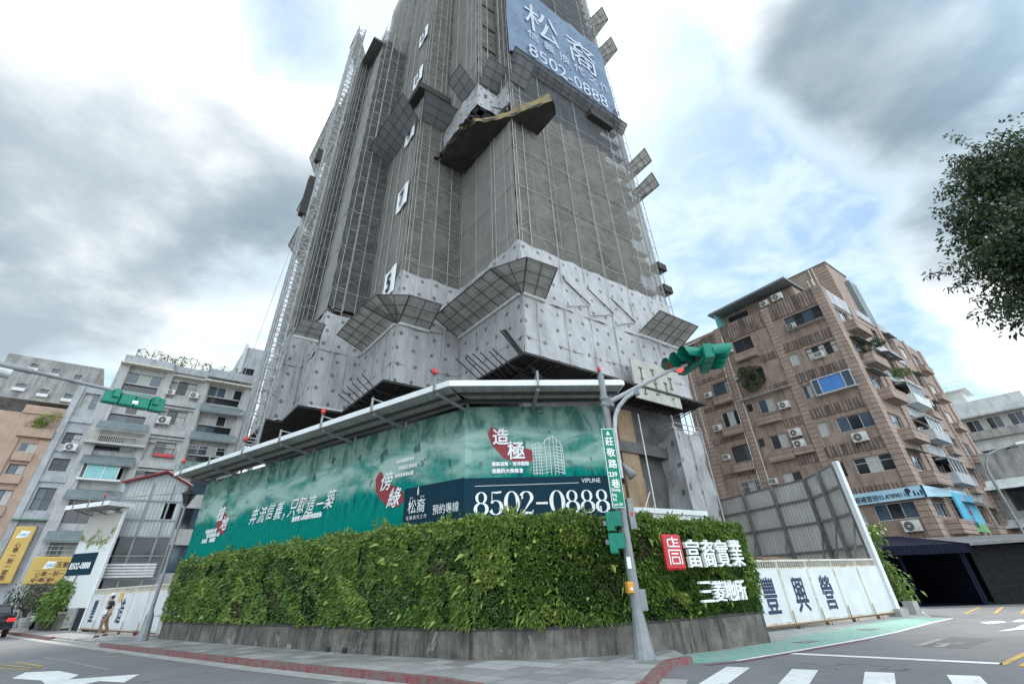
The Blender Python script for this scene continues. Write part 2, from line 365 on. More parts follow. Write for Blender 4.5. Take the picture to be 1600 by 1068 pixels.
mat('navy_ink', (.008, .016, .06), (.011, .02, .075), 3, .6)
mat('orange_box', (.62, .27, .03), (.55, .23, .03), 3, .5)
mat('sign_yellow', (.60, .40, .10), (.54, .35, .085), .8, .5)
mat('ink_brown', (.13, .06, .03), (.10, .05, .03), 3, .6)
mat('sign_blue', (.40, .60, .66), (.30, .52, .62), .35, .45)
mat('sign_blue_deep', (.06, .36, .55), (.12, .46, .60), .5, .45)
mat('grass_print', (.10, .32, .12), (.25, .42, .20), 2, .5)
mat('ink_black', (.02, .02, .025), (.03, .03, .035), 3, .6)
mat('pink', (.55, .25, .40), (.6, .3, .45), 3, .6)
mat('maroon', (.20, .02, .03), (.15, .018, .022), 3, .5)
mat('lamp_red', (.55, .03, .03), (.45, .02, .02), 3, .3)
mat('lens_dark', (.03, .03, .03), (.05, .045, .045), 9, .2)
mat('lens_red', (.9, .03, .03), (.8, .02, .02), 9, .3, emit=2.2)
mat('tail_red', (.75, .01, .01), (.6, .01, .01), 6, .15, emit=.5)
mat('car_dark', (.012, .012, .016), (.016, .016, .02), 2, .18)
mat('rubber', (.02, .02, .02), (.03, .03, .03), 5, .8)
mat('skin', (.48, .28, .19), (.44, .25, .17), 5, .6)
mat('hair', (.02, .015, .012), (.03, .02, .018), 9, .6)
mat('cloth_black', (.016, .016, .02), (.024, .024, .028), 6, .9)
mat('cloth_tan', (.28, .17, .10), (.24, .145, .085), 8, .9)
mat('cloth_white', (.70, .69, .66), (.62, .61, .58), 8, .9)
mat('cap_ink', (.02, .02, .03), None, 3, .8)
mat('wood', (.20, .13, .075), (.14, .09, .05), 4, .8, stretch=(1, 1, .15))
mat('bark', (.10, .075, .055), (.06, .045, .035), 5, .95, .6, 12)
mat('banner_cloth', (.145, .195, .265), (.115, .158, .222), .5, .8, .3, .6, spec=.2)
mat('banner_ink', (.40, .44, .50), (.33, .37, .43), 2, .7)
mat('platform_dark', (.050, .046, .042), (.030, .028, .026), 1.0, .9)
mat('tarp_brown', (.25, .185, .075), (.13, .10, .055), 1.6, .75, .5, 5, c3=(.06, .05, .035), sc3=1.2)
mat('sheet_grey', (.40, .395, .39), (.34, .335, .33), 1.2, .7, .6, 2.5)
mat('water_white', (.6, .6, .6), (.5, .5, .5), 3, .5)
mat('solar', (.30, .36, .42), (.24, .30, .36), 2, .3)
mat('soil', (.022, .030, .012), (.014, .018, .008), 3, .95, spec=.1)
for nm, c in dict(leaf_a=(.175, .275, .052), leaf_b=(.105, .205, .048), leaf_c=(.26, .36, .07), leaf_d=(.055, .12, .036), leaf_e=(.42, .50, .13), leaf_f=(.17, .14, .065),
                  tree_a=(.045, .080, .034), tree_b=(.070, .118, .042), tree_c=(.030, .052, .028), lime=(.26, .30, .04), dry=(.12, .085, .055)).items():
    mat(nm, c, tuple(x*.66 for x in c), 9, .42, trans=.22)
HEDGE = ['leaf_a', 'leaf_b', 'leaf_c', 'leaf_d', 'leaf_e', 'leaf_f']

# ---------------------------------------------------------------- mesh helpers
def tag(o, label=None, cat=None, group=None, kind=None):
    if label: o['label'] = label
    if cat: o['category'] = cat
    if group: o['group'] = group
    if kind: o['kind'] = kind
    return o
def thing(name, label, cat, loc=(0, 0, 0), rz=0., group=None):
    o = bpy.data.objects.new(name, None); COL.objects.link(o); o.empty_display_size = .3
    o.location = loc; o.rotation_euler = (0, 0, R(rz)); return tag(o, label, cat, group)

class MB:
    def __init__(s): s.v = []; s.f = []; s.mi = []; s.k = 0; s.uv = []; s.ch = []
    def add(s, vs, fs, uvs=None):
        n = len(s.v); s.ch.append((n, len(s.f), len(vs), len(fs))); s.v.extend([tuple(map(float, p)) for p in vs])
        for i, f in enumerate(fs):
            s.f.append(tuple(n+j for j in f)); s.mi.append(s.k); s.uv.append(uvs[i] if uvs else None)
        return s
    def box(s, x0, x1, y0, y1, z0, z1):
        if x0 > x1: x0, x1 = x1, x0
        if y0 > y1: y0, y1 = y1, y0
        return s.add([(x0, y0, z0), (x1, y0, z0), (x1, y1, z0), (x0, y1, z0), (x0, y0, z1), (x1, y0, z1), (x1, y1, z1), (x0, y1, z1)],
                     [(0, 3, 2, 1), (4, 5, 6, 7), (0, 1, 5, 4), (1, 2, 6, 5), (2, 3, 7, 6), (3, 0, 4, 7)])
    def quad(s, a, b, c, d, uv=None): return s.add([a, b, c, d], [(0, 1, 2, 3)], [uv] if uv else None)
    def obox(s, c, ax, ay, az):
        """oriented box, half axes"""
        c, ax, ay, az = map(Vector, (c, ax, ay, az)); P = []
        for k in (-1, 1):
            for i, j in ((-1, -1), (1, -1), (1, 1), (-1, 1)): P.append(c+ax*i+ay*j+az*k)
        return s.add(P, [(0, 3, 2, 1), (4, 5, 6, 7), (0, 1, 5, 4), (1, 2, 6, 5), (2, 3, 7, 6), (3, 0, 4, 7)])
    def tube(s, p, q, r, r2=None, n=6, caps=True):
        p, q = Vector(p), Vector(q); d = q-p
        if d.length < 1e-6: return s
        d.normalize(); a = d.orthogonal().normalized(); b = d.cross(a); r2 = r if r2 is None else r2
        P = [p+(a*math.cos(2*math.pi*i/n)+b*math.sin(2*math.pi*i/n))*r for i in range(n)]
        P += [q+(a*math.cos(2*math.pi*i/n)+b*math.sin(2*math.pi*i/n))*r2 for i in range(n)]
        F = [(i, (i+1) % n, n+(i+1) % n, n+i) for i in range(n)]
        if caps: F += [tuple(range(n-1, -1, -1)), tuple(range(n, 2*n))]
        return s.add(P, F)
    def path(s, pts, r, n=6):
        for a, b in zip(pts, pts[1:]): s.tube(a, b, r, n=n)
        return s
    def lathe(s, c, prof, n=12, axis=(0, 0, 1)):
        """prof: list of (radius, height along the axis)"""
        c = Vector(c); d = Vector(axis).normalized(); a = d.orthogonal().normalized(); b = d.cross(a); P = []
        for r, h in prof:
            for i in range(n): P.append(c+d*h+(a*math.cos(2*math.pi*i/n)+b*math.sin(2*math.pi*i/n))*r)
        F = []
        for k in range(len(prof)-1):
            for i in range(n): F.append((k*n+i, k*n+(i+1) % n, (k+1)*n+(i+1) % n, (k+1)*n+i))
        F += [tuple(range(n-1, -1, -1)), tuple((len(prof)-1)*n+i for i in range(n))]
        return s.add(P, F)
    def prism(s, pts, z0, z1):
        n = len(pts); P = [(x, y, z0) for x, y in pts]+[(x, y, z1) for x, y in pts]
        return s.add(P, [tuple(range(n-1, -1, -1)), tuple(range(n, 2*n))]+[(i, (i+1) % n, n+(i+1) % n, n+i) for i in range(n)])
    def sheet(s, pts, z): return s.add([(x, y, z) for x, y in pts], [tuple(range(len(pts)))])
    def wall(s, M, u0, u1, z0, z1, holes, depth, d=0.):
        """wall on facade map M(u,d,z) with real openings (u0,u1,z0,z1) and reveals"""
        us = sorted({u0, u1, *[h[0] for h in holes], *[h[1] for h in holes]}); zs = sorted({z0, z1, *[h[2] for h in holes], *[h[3] for h in holes]})
        us = [u for u in us if u0 <= u <= u1]; zs = [z for z in zs if z0 <= z <= z1]
        for a, b in zip(us, us[1:]):
            for c, e in zip(zs, zs[1:]):
                m, k = (a+b)/2, (c+e)/2
                if any(h[0] < m < h[1] and h[2] < k < h[3] for h in holes): continue
                s.quad(M(a, d, c), M(b, d, c), M(b, d, e), M(a, d, e))
        for h in holes:
            a, b, c, e = h[:4]
            for p, q in (((a, c), (b, c)), ((b, c), (b, e)), ((b, e), (a, e)), ((a, e), (a, c))):
                s.quad(M(p[0], d, p[1]), M(q[0], d, q[1]), M(q[0], d-depth, q[1]), M(p[0], d-depth, p[1]))
        return s
    def ubox(s, M, u0, u1, d0, d1, z0, z1):
        P = [M(u, d, z) for z in (z0, z1) for u, d in ((u0, d0), (u1, d0), (u1, d1), (u0, d1))]
        return s.add(P, [(0, 3, 2, 1), (4, 5, 6, 7), (0, 1, 5, 4), (1, 2, 6, 5), (2, 3, 7, 6), (3, 0, 4, 7)])
    def build(s, name, mats, parent=None, smooth=False, loc=None, rz=0., origin=False, label=None):
        me = bpy.data.meshes.new(name)
        V = np.array(s.v, dtype=float)
        off = np.zeros(3)
        if origin and len(V):
            off = np.array([(V[:, 0].min()+V[:, 0].max())/2, (V[:, 1].min()+V[:, 1].max())/2, V[:, 2].min()]); V = V-off
        me.from_pydata(V.tolist(), [], s.f)
        if not isinstance(mats, (list, tuple)): mats = [mats]
        for m in mats: me.materials.append(MATS[m])
        me.polygons.foreach_set('material_index', s.mi)
        if smooth: me.polygons.foreach_set('use_smooth', [True]*len(s.f))
        uvl = me.uv_layers.new(name='UVMap'); W = V+off; uvs = np.zeros((len(me.loops), 2)); li = 0
        for f, u in zip(s.f, s.uv):
            if u is not None:
                for j in range(len(f)): uvs[li+j] = u[j]
            else:
                p = W[list(f)]; nn = np.cross(p[1]-p[0], p[2]-p[0])
                if len(f) > 3: nn = nn+np.cross(p[2]-p[0], p[3]-p[0])
                a = abs(nn); h = math.hypot(nn[0], nn[1])
                if a[2] > h: q = p[:, :2]
                elif h > 0:
                    tx, ty = -nn[1]/h, nn[0]/h
                    q = np.stack([p[:, 0]*tx+p[:, 1]*ty, p[:, 2]], 1)
                else: q = p[:, :2]
                uvs[li:li+len(f)] = q
            li += len(f)
        uvl.data.foreach_set('uv', uvs.ravel())
        if not smooth: pass
        me.update()
        o = bpy.data.objects.new(name, me); COL.objects.link(o)
        if parent is not None: o.parent = parent
        if origin: o.location = off.tolist()
        if loc is not None: o.location = loc
        if rz: o.rotation_euler = (0, 0, R(rz))
        if label: o['label'] = label
        return o
def parts(mb, name, m, parent, join=1, cap=100):
    """one object per piece (join: how many added shapes make a piece)"""
    out = []
    for i in range(0, len(mb.ch), join):
        q = MB(); g = mb.ch[i:i+join] if len(out) < cap-1 else mb.ch[i:]
        for v0, f0, nv, nf in g:
            b = len(q.v); q.v.extend(mb.v[v0:v0+nv])
            for f in range(f0, f0+nf): q.f.append(tuple(j-v0+b for j in mb.f[f])); q.mi.append(mb.mi[f]); q.uv.append(mb.uv[f])
        out.append(q.build(name, m, parent))
        if len(g) > join: tag(out[-1], kind='stuff'); break
    return out
def bevel(o, w=.02, seg=2):
    m = o.modifiers.new('bevel', 'BEVEL'); m.width = w; m.segments = seg; m.limit_method = 'ANGLE'; return o
def copy_tree(o, parent=None):
    c = o.copy(); COL.objects.link(c)
    if parent is not None: c.parent = parent
    for ch in list(o.children): copy_tree(ch, c)
    return c
Mx = lambda u, d, z: (-d, u, z)        # facade x=0, outward -x, u along y
My = lambda u, d, z: (u, -d, z)        # facade y=0, outward -y, u along x

def text_mesh(body, size=1., extrude=0., offset=0., italic=0., align='LEFT', sx=1.):
    c = bpy.data.curves.new('lettering', 'FONT'); c.body = body; c.size = size; c.extrude = extrude; c.offset = offset
    c.resolution_u = 3; c.shear = italic; c.align_x = align
    o = bpy.data.objects.new('lettering', c); COL.objects.link(o)
    dg = bpy.context.evaluated_depsgraph_get(); dg.update()
    me = bpy.data.meshes.new_from_object(o.evaluated_get(dg)); bpy.data.objects.remove(o); bpy.data.curves.remove(c)
    if sx != 1: me.transform(Matrix.Diagonal((sx, 1, 1, 1)))
    return me
def lettering(body, m, parent, M, u, z, d, size=1., extrude=.004, offset=0., italic=0., sx=1., name='lettering', flip=False, rot=0., vertical=0., label=None):
    """text whose baseline starts at facade point (u,z), d in front of it. flip: facade u runs right to left"""
    rows = list(body) if vertical else [body]
    bmv, bmf = [], []
    # heavier faces are the same outline laid a few times, a hair apart
    shifts = [(0, 0)] if offset <= .0015 else [(-offset, -offset*.5), (offset, offset*.5), (-offset*.4, offset), (offset*.4, -offset)]
    for i, b in enumerate(rows):
        for k, (ox, oy) in enumerate(shifts):
            me = text_mesh(b, size, 0, 0, italic, sx=sx)
            if rot: me.transform(Matrix.Rotation(rot, 4, 'Z'))
            n = len(bmv)
            for v in me.vertices:
                x, y = v.co.x+ox, v.co.y-i*vertical+oy
                bmv.append(M(u-x if flip else u+x, d+extrude+k*.0012, z+y))
            bmf += [tuple(n+j for j in p.vertices) for p in me.polygons]
            bpy.data.meshes.remove(me)
    me = bpy.data.meshes.new(name); me.from_pydata([tuple(map(float, p)) for p in bmv], [], bmf); me.materials.append(MATS[m]); me.update()
    o = bpy.data.objects.new(name, me); COL.objects.link(o)
    if parent is not None: o.parent = parent
    if label: o['label'] = label
    return o
def stroke(mb, M, pts, d, flip=False):
    """variable width brush stroke, pts (u,z,width)"""
    L = []; Rr = []
    for i, (x, y, w) in enumerate(pts):
        a = pts[max(0, i-1)]; b = pts[min(len(pts)-1, i+1)]; dx, dy = b[0]-a[0], b[1]-a[1]; l = math.hypot(dx, dy) or 1
        nx, ny = -dy/l*w/2, dx/l*w/2
        L.append((x+nx, y+ny)); Rr.append((x-nx, y-ny))
    for i in range(len(pts)-1):
        q = [L[i], L[i+1], Rr[i+1], Rr[i]]
        mb.quad(*[M(p[0], d, p[1]) for p in q])

# ---------------------------------------------------------------- building parts
def window(parent, M, u0, u1, z0, z1, d=-.16, mull=2, fr='frame_alu', pane='glass', trans=0., fw=.05, split=None, name='window'):
    f = MB(); t = .05
    f.ubox(M, u0, u0+fw, d, d+t, z0, z1); f.ubox(M, u1-fw, u1, d, d+t, z0, z1)
    f.ubox(M, u0+fw, u1-fw, d, d+t, z0, z0+fw); f.ubox(M, u0+fw, u1-fw, d, d+t, z1-fw, z1)
    for k in range(1, mull):
        u = u0+(u1-u0)*k/mull; f.ubox(M, u-fw*.45, u+fw*.45, d+.004, d+t+.006, z0+fw, z1-fw)
    if trans:
        z = z1-(z1-z0)*trans; f.ubox(M, u0+fw, u1-fw, d+.002, d+t+.003, z-fw*.4, z+fw*.4)
    w = f.build(name, fr, parent)
    p = MB()
    if isinstance(pane, str): pane = [pane]
    n = max(mull, 1); vary = None
    if pane == ['glass']: pane = ['glass', 'glass_blue', 'curtain']; h_ = int(abs(u0*7.3+z0*13.7)*10); vary = [(0, 0, 1, 0, 2, 0, 0, 2, 1)[(h_+3*q+q*q) % 9] for q in range(n)]
    for k in range(n):
        p.k = k % len(pane) if vary is None else int(vary[k % len(vary)]); a = u0+fw*.5+(u1-u0-fw)*k/n; b = u0+fw*.5+(u1-u0-fw)*(k+1)/n
        dd = d+.012+.008*(k % 2); p.quad(M(a, dd, z0+.02), M(b, dd, z0+.02), M(b, dd, z1-.02), M(a, dd, z1-.02))
    p.build('pane', pane, w)
    return w
def grille(parent, M, u0, u1, z0, z1, d, step=.14, m='frame_alu', rails=3, r=.012, name='window_grille'):
    g = MB(); n = max(1, int((u1-u0)/step))
    for k in range(n+1):
        u = u0+(u1-u0)*k/n; g.ubox(M, u-r, u+r, d-r, d+r, z0, z1)
    for k in range(rails):
        z = z0+(z1-z0)*k/(rails-1); g.ubox(M, u0, u1, d-r*1.6, d-r*1.05, z-r*1.3, z+r*1.3); g.ubox(M, u0, u1, d+r*1.05, d+r*1.6, z-r*1.3, z+r*1.3)
    return g.build(name, m, parent)
def ac_proto(w=.82, h=.56, dp=.30):
    # outdoor unit, built at the origin, front towards -y, back on the wall at y=0
    t = thing('air_conditioner', 'x', 'air conditioner')
    b = MB().box(-w/2, w/2, -dp-.06, -.06, 0, h).build('casing', 'ac_white', t); bevel(b, .02)
    g = MB().lathe((-w*.12, -dp-.062, h*.5), [(h*.42, 0), (h*.42, .012)], 18, (0, -1, 0)); g.build('fan_grille', 'ac_dark', t)
    k = MB()
    for i in range(4): k.tube((-w*.12-h*.38, -dp-.082, h*(.26+.16*i)), (-w*.12+h*.38, -dp-.082, h*(.26+.16*i)), .006, n=4)
    k.lathe((-w*.12, -dp-.076, h*.5), [(h*.09, 0), (h*.09, .012)], 10, (0, -1, 0)); k.box(w*.30, w*.42, -dp-.068, -dp-.061, h*.55, h*.8); k.build('fan_guard', 'ac_white', t)
    s = MB()
    for x in (-w*.36, w*.36):
        s.box(x-.02, x+.02, -dp-.08, 0, -.05, -.004); s.tube((x, -dp, -.05), (x, 0, -.34), .014, n=4)
    s.build('bracket', 'frame_dark', t)
    return t
def window_ac_proto(w=.66, h=.42, dp=.34):
    t = thing('window_air_conditioner', 'x', 'air conditioner')
    bevel(MB().box(-w/2, w/2, -dp, .05, 0, h).build('casing', 'ac_white', t), .015)
    g = MB().box(-w*.42, w*.42, -dp-.012, -dp+.001, h*.12, h*.88); g.build('fan_grille', 'ac_dark', t)
    k = MB()
    for i in range(5): k.box(-w*.42, w*.42, -dp-.022, -dp-.013, h*(.18+.14*i), h*(.21+.14*i))
    k.box(-w*.44, w*.44, -dp, -.0, -.035, -.004); k.build('louvre', 'ac_white', t)
    return t
AC = {}
def place_ac(root, M, u, z, d, label, kind='split', sc=1., group='air conditioners on the facades'):
    """stands an air conditioner on facade M of the building whose Empty is root"""
    first = kind not in AC
    if first: AC[kind] = ac_proto() if kind == 'split' else window_ac_proto()
    t = AC[kind] if first else copy_tree(AC[kind])
    T = Matrix.Translation(root.location) @ root.rotation_euler.to_matrix().to_4x4()
    t.location = T @ Vector(M(u, d, z))
    base = root.rotation_euler.z
    t.rotation_euler = (0, 0, base if M is not Mx else base-math.pi/2)
    t.scale = (sc, sc, sc)
    return tag(t, label, 'air conditioner', group)

# ---------------------------------------------------------------- foliage
def leaf_cloud(mb, pts, nrm, length, width, droop, nmat, mats_w, jit=.6):
    """many folded leaf blades; pts Nx3, nrm Nx3 outward"""
    n = len(pts); 
    for i in range(n):
        p = pts[i]; o = nrm[i]+RNG.normal(0, jit, 3); dn = droop[i] if hasattr(droop, '__len__') else droop
        t = o*1.0+np.array([0, 0, -dn]); t = t/np.linalg.norm(t)
        l = (length[i] if hasattr(length, '__len__') else length)*RNG.uniform(.6, 1.3); w = (width[i] if hasattr(width, '__len__') else width)*RNG.uniform(.7, 1.25)
        sd = np.cross(t, RNG.normal(0, .75, 3)+np.array([0, 0, 1.1])); sd = sd/(np.linalg.norm(sd)+1e-9); up = np.cross(sd, t)
        tip = p+t*l+np.array([0, 0, -l*.22*dn]); mid = p+t*l*.5+up*w*.25
        mb.k = mats_w[i] if hasattr(mats_w, '__len__') else mats_w
        a = p; b = mid+sd*w*.5; c = tip; e = mid-sd*w*.5
        mb.add([a, b, c, e], [(0, 1, 2, 3)])
def blob_points(n, c, rad):
    u = RNG.normal(0, 1, (n, 3)); u /= np.linalg.norm(u, axis=1)[:, None]
    r = RNG.uniform(.35, 1.0, n)**.5
    return np.array(c)+u*r[:, None]*np.array(rad), u
def bush(name, label, cat, c, rad, n, mats, leaf=.14, parent=None, group=None, pot=None, lumps=7):
    t = thing(name, label, cat, (c[0], c[1], c[2]-rad[2]), 0, group) if parent is None else parent
    mb = MB(); base = np.array((0, 0, rad[2])) if parent is None else np.array(c)
    st = MB()
    for k in range(lumps):
        q = base+RNG.normal(0, .45, 3)*np.array(rad); rr = np.array(rad)*RNG.uniform(.32, .62)
        P, N = blob_points(n//lumps, q, rr)
        leaf_cloud(mb, P, N, leaf, leaf*.5, .3, 0, RNG.integers(0, len(mats), len(P)))
        st.tube(base-np.array((0, 0, rad[2])), q, .012, .006, 5)
    mb.build('foliage', mats, t); st.build('stem', 'bark', t)
    return t

# ================================================================= GROUND, ROAD, PAVEMENT
def struct(mb, name, m, parent=None): return tag(mb.build(name, m, parent), kind='structure')
struct(MB().sheet([(-900, -500), (900, -500), (900, 1200), (-900, 1200)], 0), 'road', 'asphalt')
KERB = [(-70, 66.3), (-33, 36.3), (-22.5, 27.7), (-16.6, 22.95), (-11.65, 19.0), (-6.72, 15.1), (-3.6, 12.8), (-1.5, 11.25), (-.5, 10.15), (.5, 9.35), (1.5, 9.3), (2.15, 10.0), (2.62, 11.2), (3.2, 12.45), (3.75, 12.85)]
BACK = [(3.75, 14.25), (2.7, 14.05), (.8, 13.7), (-1.1, 13.9), (-5, 16.6), (-15.2, 24.6), (-28.0, 35.0), (-31, 45), (-66, 72)]
def inset(pts, d):
    out = []
    for i, p in enumerate(pts):
        a = pts[max(0, i-1)]; b = pts[min(len(pts)-1, i+1)]; dx, dy = b[0]-a[0], b[1]-a[1]; l = math.hypot(dx, dy)
        out.append((p[0]-dy/l*d, p[1]+dx/l*d))
    return out
K1 = inset(KERB, .16)
ang = 142.5; ca, sa = math.cos(R(ang)), math.sin(R(ang))
loc2 = lambda p: (p[0]*ca+p[1]*sa, -p[0]*sa+p[1]*ca)
pv = MB().prism([loc2(p) for p in K1+BACK], -.05, .12).build('pavement', 'paving', rz=ang); tag(pv, kind='structure')
kb = MB(); kr = MB()
for i in range(len(KERB)-1):
    m = kb if (i in (2,) or i == 0) else kr
    a, b, c, d = KERB[i], KERB[i+1], K1[i+1], K1[i]
    h = .125 if m is kr else .07
    m.add([(*a, -.05), (*b, -.05), (*b, h), (*a, h), (*c, h), (*d, h)], [(0, 1, 2, 3), (3, 2, 4, 5)])
struct(kr, 'kerb', 'paint_red'); struct(kb, 'kerb', 'concrete')
G0, G1 = inset(KERB, -.02), inset(KERB, -.48)
g = MB()
for i in range(len(KERB)-3): g.quad((*G0[i], .004), (*G1[i], .004), (*G1[i+1], .004), (*G0[i+1], .004))
struct(g, 'gutter', 'concrete')
WL = [(3.3, 12.75), (3.9, 12.72), (4.73, 13.03), (6.45, 14.13), (9.38, 16.08), (11.44, 17.64), (14.17, 19.98), (16.13, 21.5)]
GI = [(3.76, 14.3), (5.18, 14.75), (7.31, 16.6), (9.71, 18.41), (12.07, 20.38), (14.64, 22.27), (15.8, 22.6)]
struct(MB().sheet([(3.78, 12.85)]+WL[2:]+GI[::-1], .004), 'footpath', 'paint_green')
def ribbon(pts, w, z, name, m):
    a, b = inset(pts, w/2), inset(pts, -w/2); r = MB()
    for i in range(len(pts)-1): r.quad((*b[i], z), (*b[i+1], z), (*a[i+1], z), (*a[i], z))
    return struct(r, name, m)
ribbon(WL[2:], .12, .008, 'lane_line', 'paint_white')
ribbon(inset(WL[1:5], -.14), .12, .008, 'kerb_line', 'paint_red')
struct(MB().sheet([(3.9, 14.3), (5.2, 14.75), (7.31, 16.6), (9.71, 18.41), (14.64, 22.27), (16.2, 22.6), (18, 25.5), (16, 27), (8, 19.5), (7.0, 16.4)], .002), 'footpath', 'concrete')
for q in ([(-4.5, 9.2), (-1.5, 8.0), (-.9, 9.4), (-3.9, 10.6)], [(10.2, 13.6), (12.2, 15.2), (11.7, 15.9), (9.7, 14.3)], [(-20, 20.2), (-16.2, 17.2), (-15.8, 17.8), (-19.6, 20.8)], [(13, 13.2), (16.5, 16.2), (16.1, 16.7), (12.6, 13.7)]):
    struct(MB().sheet(q, .003), 'road_patch', 'asphalt_patch')
ribbon([(6.34, 13.86), (9.13, 11.45)], .26, .006, 'stop_line', 'paint_white')
ribbon([(9.0, 11.32), (10.6, 12.58), (14.5, 15.6), (21, 20.6)], .12, .006, 'lane_line', 'paint_yellow')
ribbon([(9.17, 11.1), (10.8, 12.38), (14.7, 15.4), (21.2, 20.4)], .12, .006, 'lane_line', 'paint_yellow')
for i in range(7):
    x, y = 4.25+i*1.04, 12.3-i*.585
    ex, ey, lx, ly = .39, -.22, -.552*3.6, -.834*3.6
    struct(MB().sheet([(x, y), (x+lx, y+ly), (x+lx+ex, y+ly+ey), (x+ex, y+ey)], .006), 'crosswalk_stripe', 'paint_white')
for q, m in (([(18.2, 23.5), (19.7, 22.6), (23.5, 26.4), (21.8, 27.0)], 'paint_yellow'),):
    ribbon(q+[q[0]], .12, .006, 'box_marking', m); ribbon([(19.0, 23.0), (22.6, 26.7)], .12, .008, 'box_marking', m)
for q, m in (([(13.7, 16.82), (14.75, 17.45), (14.68, 17.36), (15.9, 18.4), (16.1, 18.2), (14.9, 17.2), (14.99, 17.13)], 'paint_white'), ([(15.27, 18.95), (15.6, 19.66), (16.5, 19.9), (16.2, 19.3)], 'paint_white'),
             ([(16.46, 19.43), (17.3, 20.1), (17.6, 19.9), (16.7, 19.2)], 'paint_white'), ([(9.57, 14.44), (9.78, 14.37), (11.09, 15.43), (11.04, 15.55)], 'paint_faded'), ([(9.8, 14.1), (10.0, 14.02), (10.5, 14.42), (10.4, 14.5)], 'paint_faded'),
             ([(10.3, 14.6), (10.9, 14.5), (10.95, 14.6), (10.36, 14.72)], 'paint_faded')):
    struct(MB().sheet(q, .006), 'road_arrow', m)
struct(MB().sheet([(-13.01, 15.64), (-12.2, 15.7), (-10.9, 14.75), (-10.55, 14.0), (-9.2, 14.45), (-8.69, 13.19), (-9.5, 13.55), (-9.55, 12.9), (-9.2, 12.2), (-9.9, 12.0), (-10.3, 13.1), (-11.2, 14.0), (-12.4, 14.55)], .006), 'road_arrow', 'paint_white')
ribbon([(-15.6, 17.0), (-15.75, 18.35), (-13.71, 16.95), (-13.4, 16.2), (-15.6, 17.0)], .10, .006, 'box_marking', 'paint_yellow'); ribbon([(-15.6, 17.7), (-13.6, 16.5)], .08, .008, 'box_marking', 'paint_yellow')
ribbon([(-15.9, 19.6), (-13.79, 17.98), (-10.69, 15.49)], .07, .006, 'lane_line', 'paint_faded')
for x, y, a, z in ((7.8, 16.0, 35, .008), (11.2, 18.65, 35, .008), (-13.9, 20.0, 142, .008), (-3.4, 11.9, 145, .008)):
    o = MB().box(-.35, .35, -.2, .2, 0, .004); k = o.build('manhole_cover', 'rust_panel', loc=(x, y, z), rz=a); tag(k, kind='structure')

# ================================================================= RETAINING WALL AND LIVING WALL
WB = [(-15.06, 24.14), (-8.56, 19.13), (-4.9, 16.18), (-2.66, 14.6), (-1.01, 13.62), (.0, 13.36), (.95, 13.32), (2.0, 13.5), (2.95, 13.85), (4.61, 14.72), (5.9, 15.5), (6.95, 16.18)]
def dense(pts, step):
    out = []
    for a, b in zip(pts, pts[1:]):
        n = max(1, int(math.dist(a, b)/step))
        out += [(a[0]+(b[0]-a[0])*k/n, a[1]+(b[1]-a[1])*k/n) for k in range(n)]
    return out+[pts[-1]]
root = thing('retaining_wall', 'low water-stained concrete wall curving under the living green hedge', 'wall', (-1, 13.7, 0))
def loc_of(o): return lambda p: (p[0]-o.location.x, p[1]-o.location.y, p[2]-o.location.z)
class WMB(MB):
    """mesh given in world coordinates, stored relative to an unrotated root"""
    def __init__(s, o): super().__init__(); s.o = o
    def add(s, vs, fs, uvs=None):
        l = s.o.location; return super().add([(p[0]-l.x, p[1]-l.y, p[2]-l.z) for p in vs], fs, uvs)
W = WMB(root); Wd = dense(WB, .8); Wi = inset(Wd, .5); cum = 0
for i in range(len(Wd)-1):
    a, b, c, d = Wd[i], Wd[i+1], Wi[i+1], Wi[i]; L = math.dist(a, b)
    W.quad((*a, -.05), (*b, -.05), (*b, .64), (*a, .64), [(cum, 0), (cum+L, 0), (cum+L, .69), (cum, .69)]); W.quad((*a, .64), (*b, .64), (*c, .64), (*d, .64)); cum += L
W.quad((*Wd[0], -.05), (*Wd[0], .64), (*Wi[0], .64), (*Wi[0], -.05)); W.quad((*Wd[-1], .64), (*Wd[-1], -.05), (*Wi[-1], -.05), (*Wi[-1], .64))
W.build('wall_face', 'wall_stained', root)
Pp = WMB(root); pl = inset(Wd, .03)
for a, b in zip(pl, pl[1:]): Pp.tube((*a, .675), (*b, .675), .04, n=6)
for p in inset(dense(WB, 1.4), .028): Pp.tube((p[0], p[1], .645), (p[0], p[1], .72), .048, n=6)
Pp.build('irrigation_pipe', 'frame_dark', root)
for x, y, s in ((-5.35, 16.54, 1), (-4.75, 16.06, 1)):
    Cc = WMB(root); Cc.obox((x+.01, y-.015, .13), (-.06, .045, 0), (.02, .025, 0), (0, 0, .1)); Cc.build('drain_opening', 'rubber', root)
Kc = WMB(root)
Kc.obox((-4.2, 15.62, .34), (-.007, .005, 0), (.004, .006, 0), (0, 0, .14)); Kc.obox((-4.2, 15.616, .36), (-.07, .05, 0), (.0025, .0035, 0), (0, 0, .007))
Kc.build('painted_cross', 'paint_faded', root)

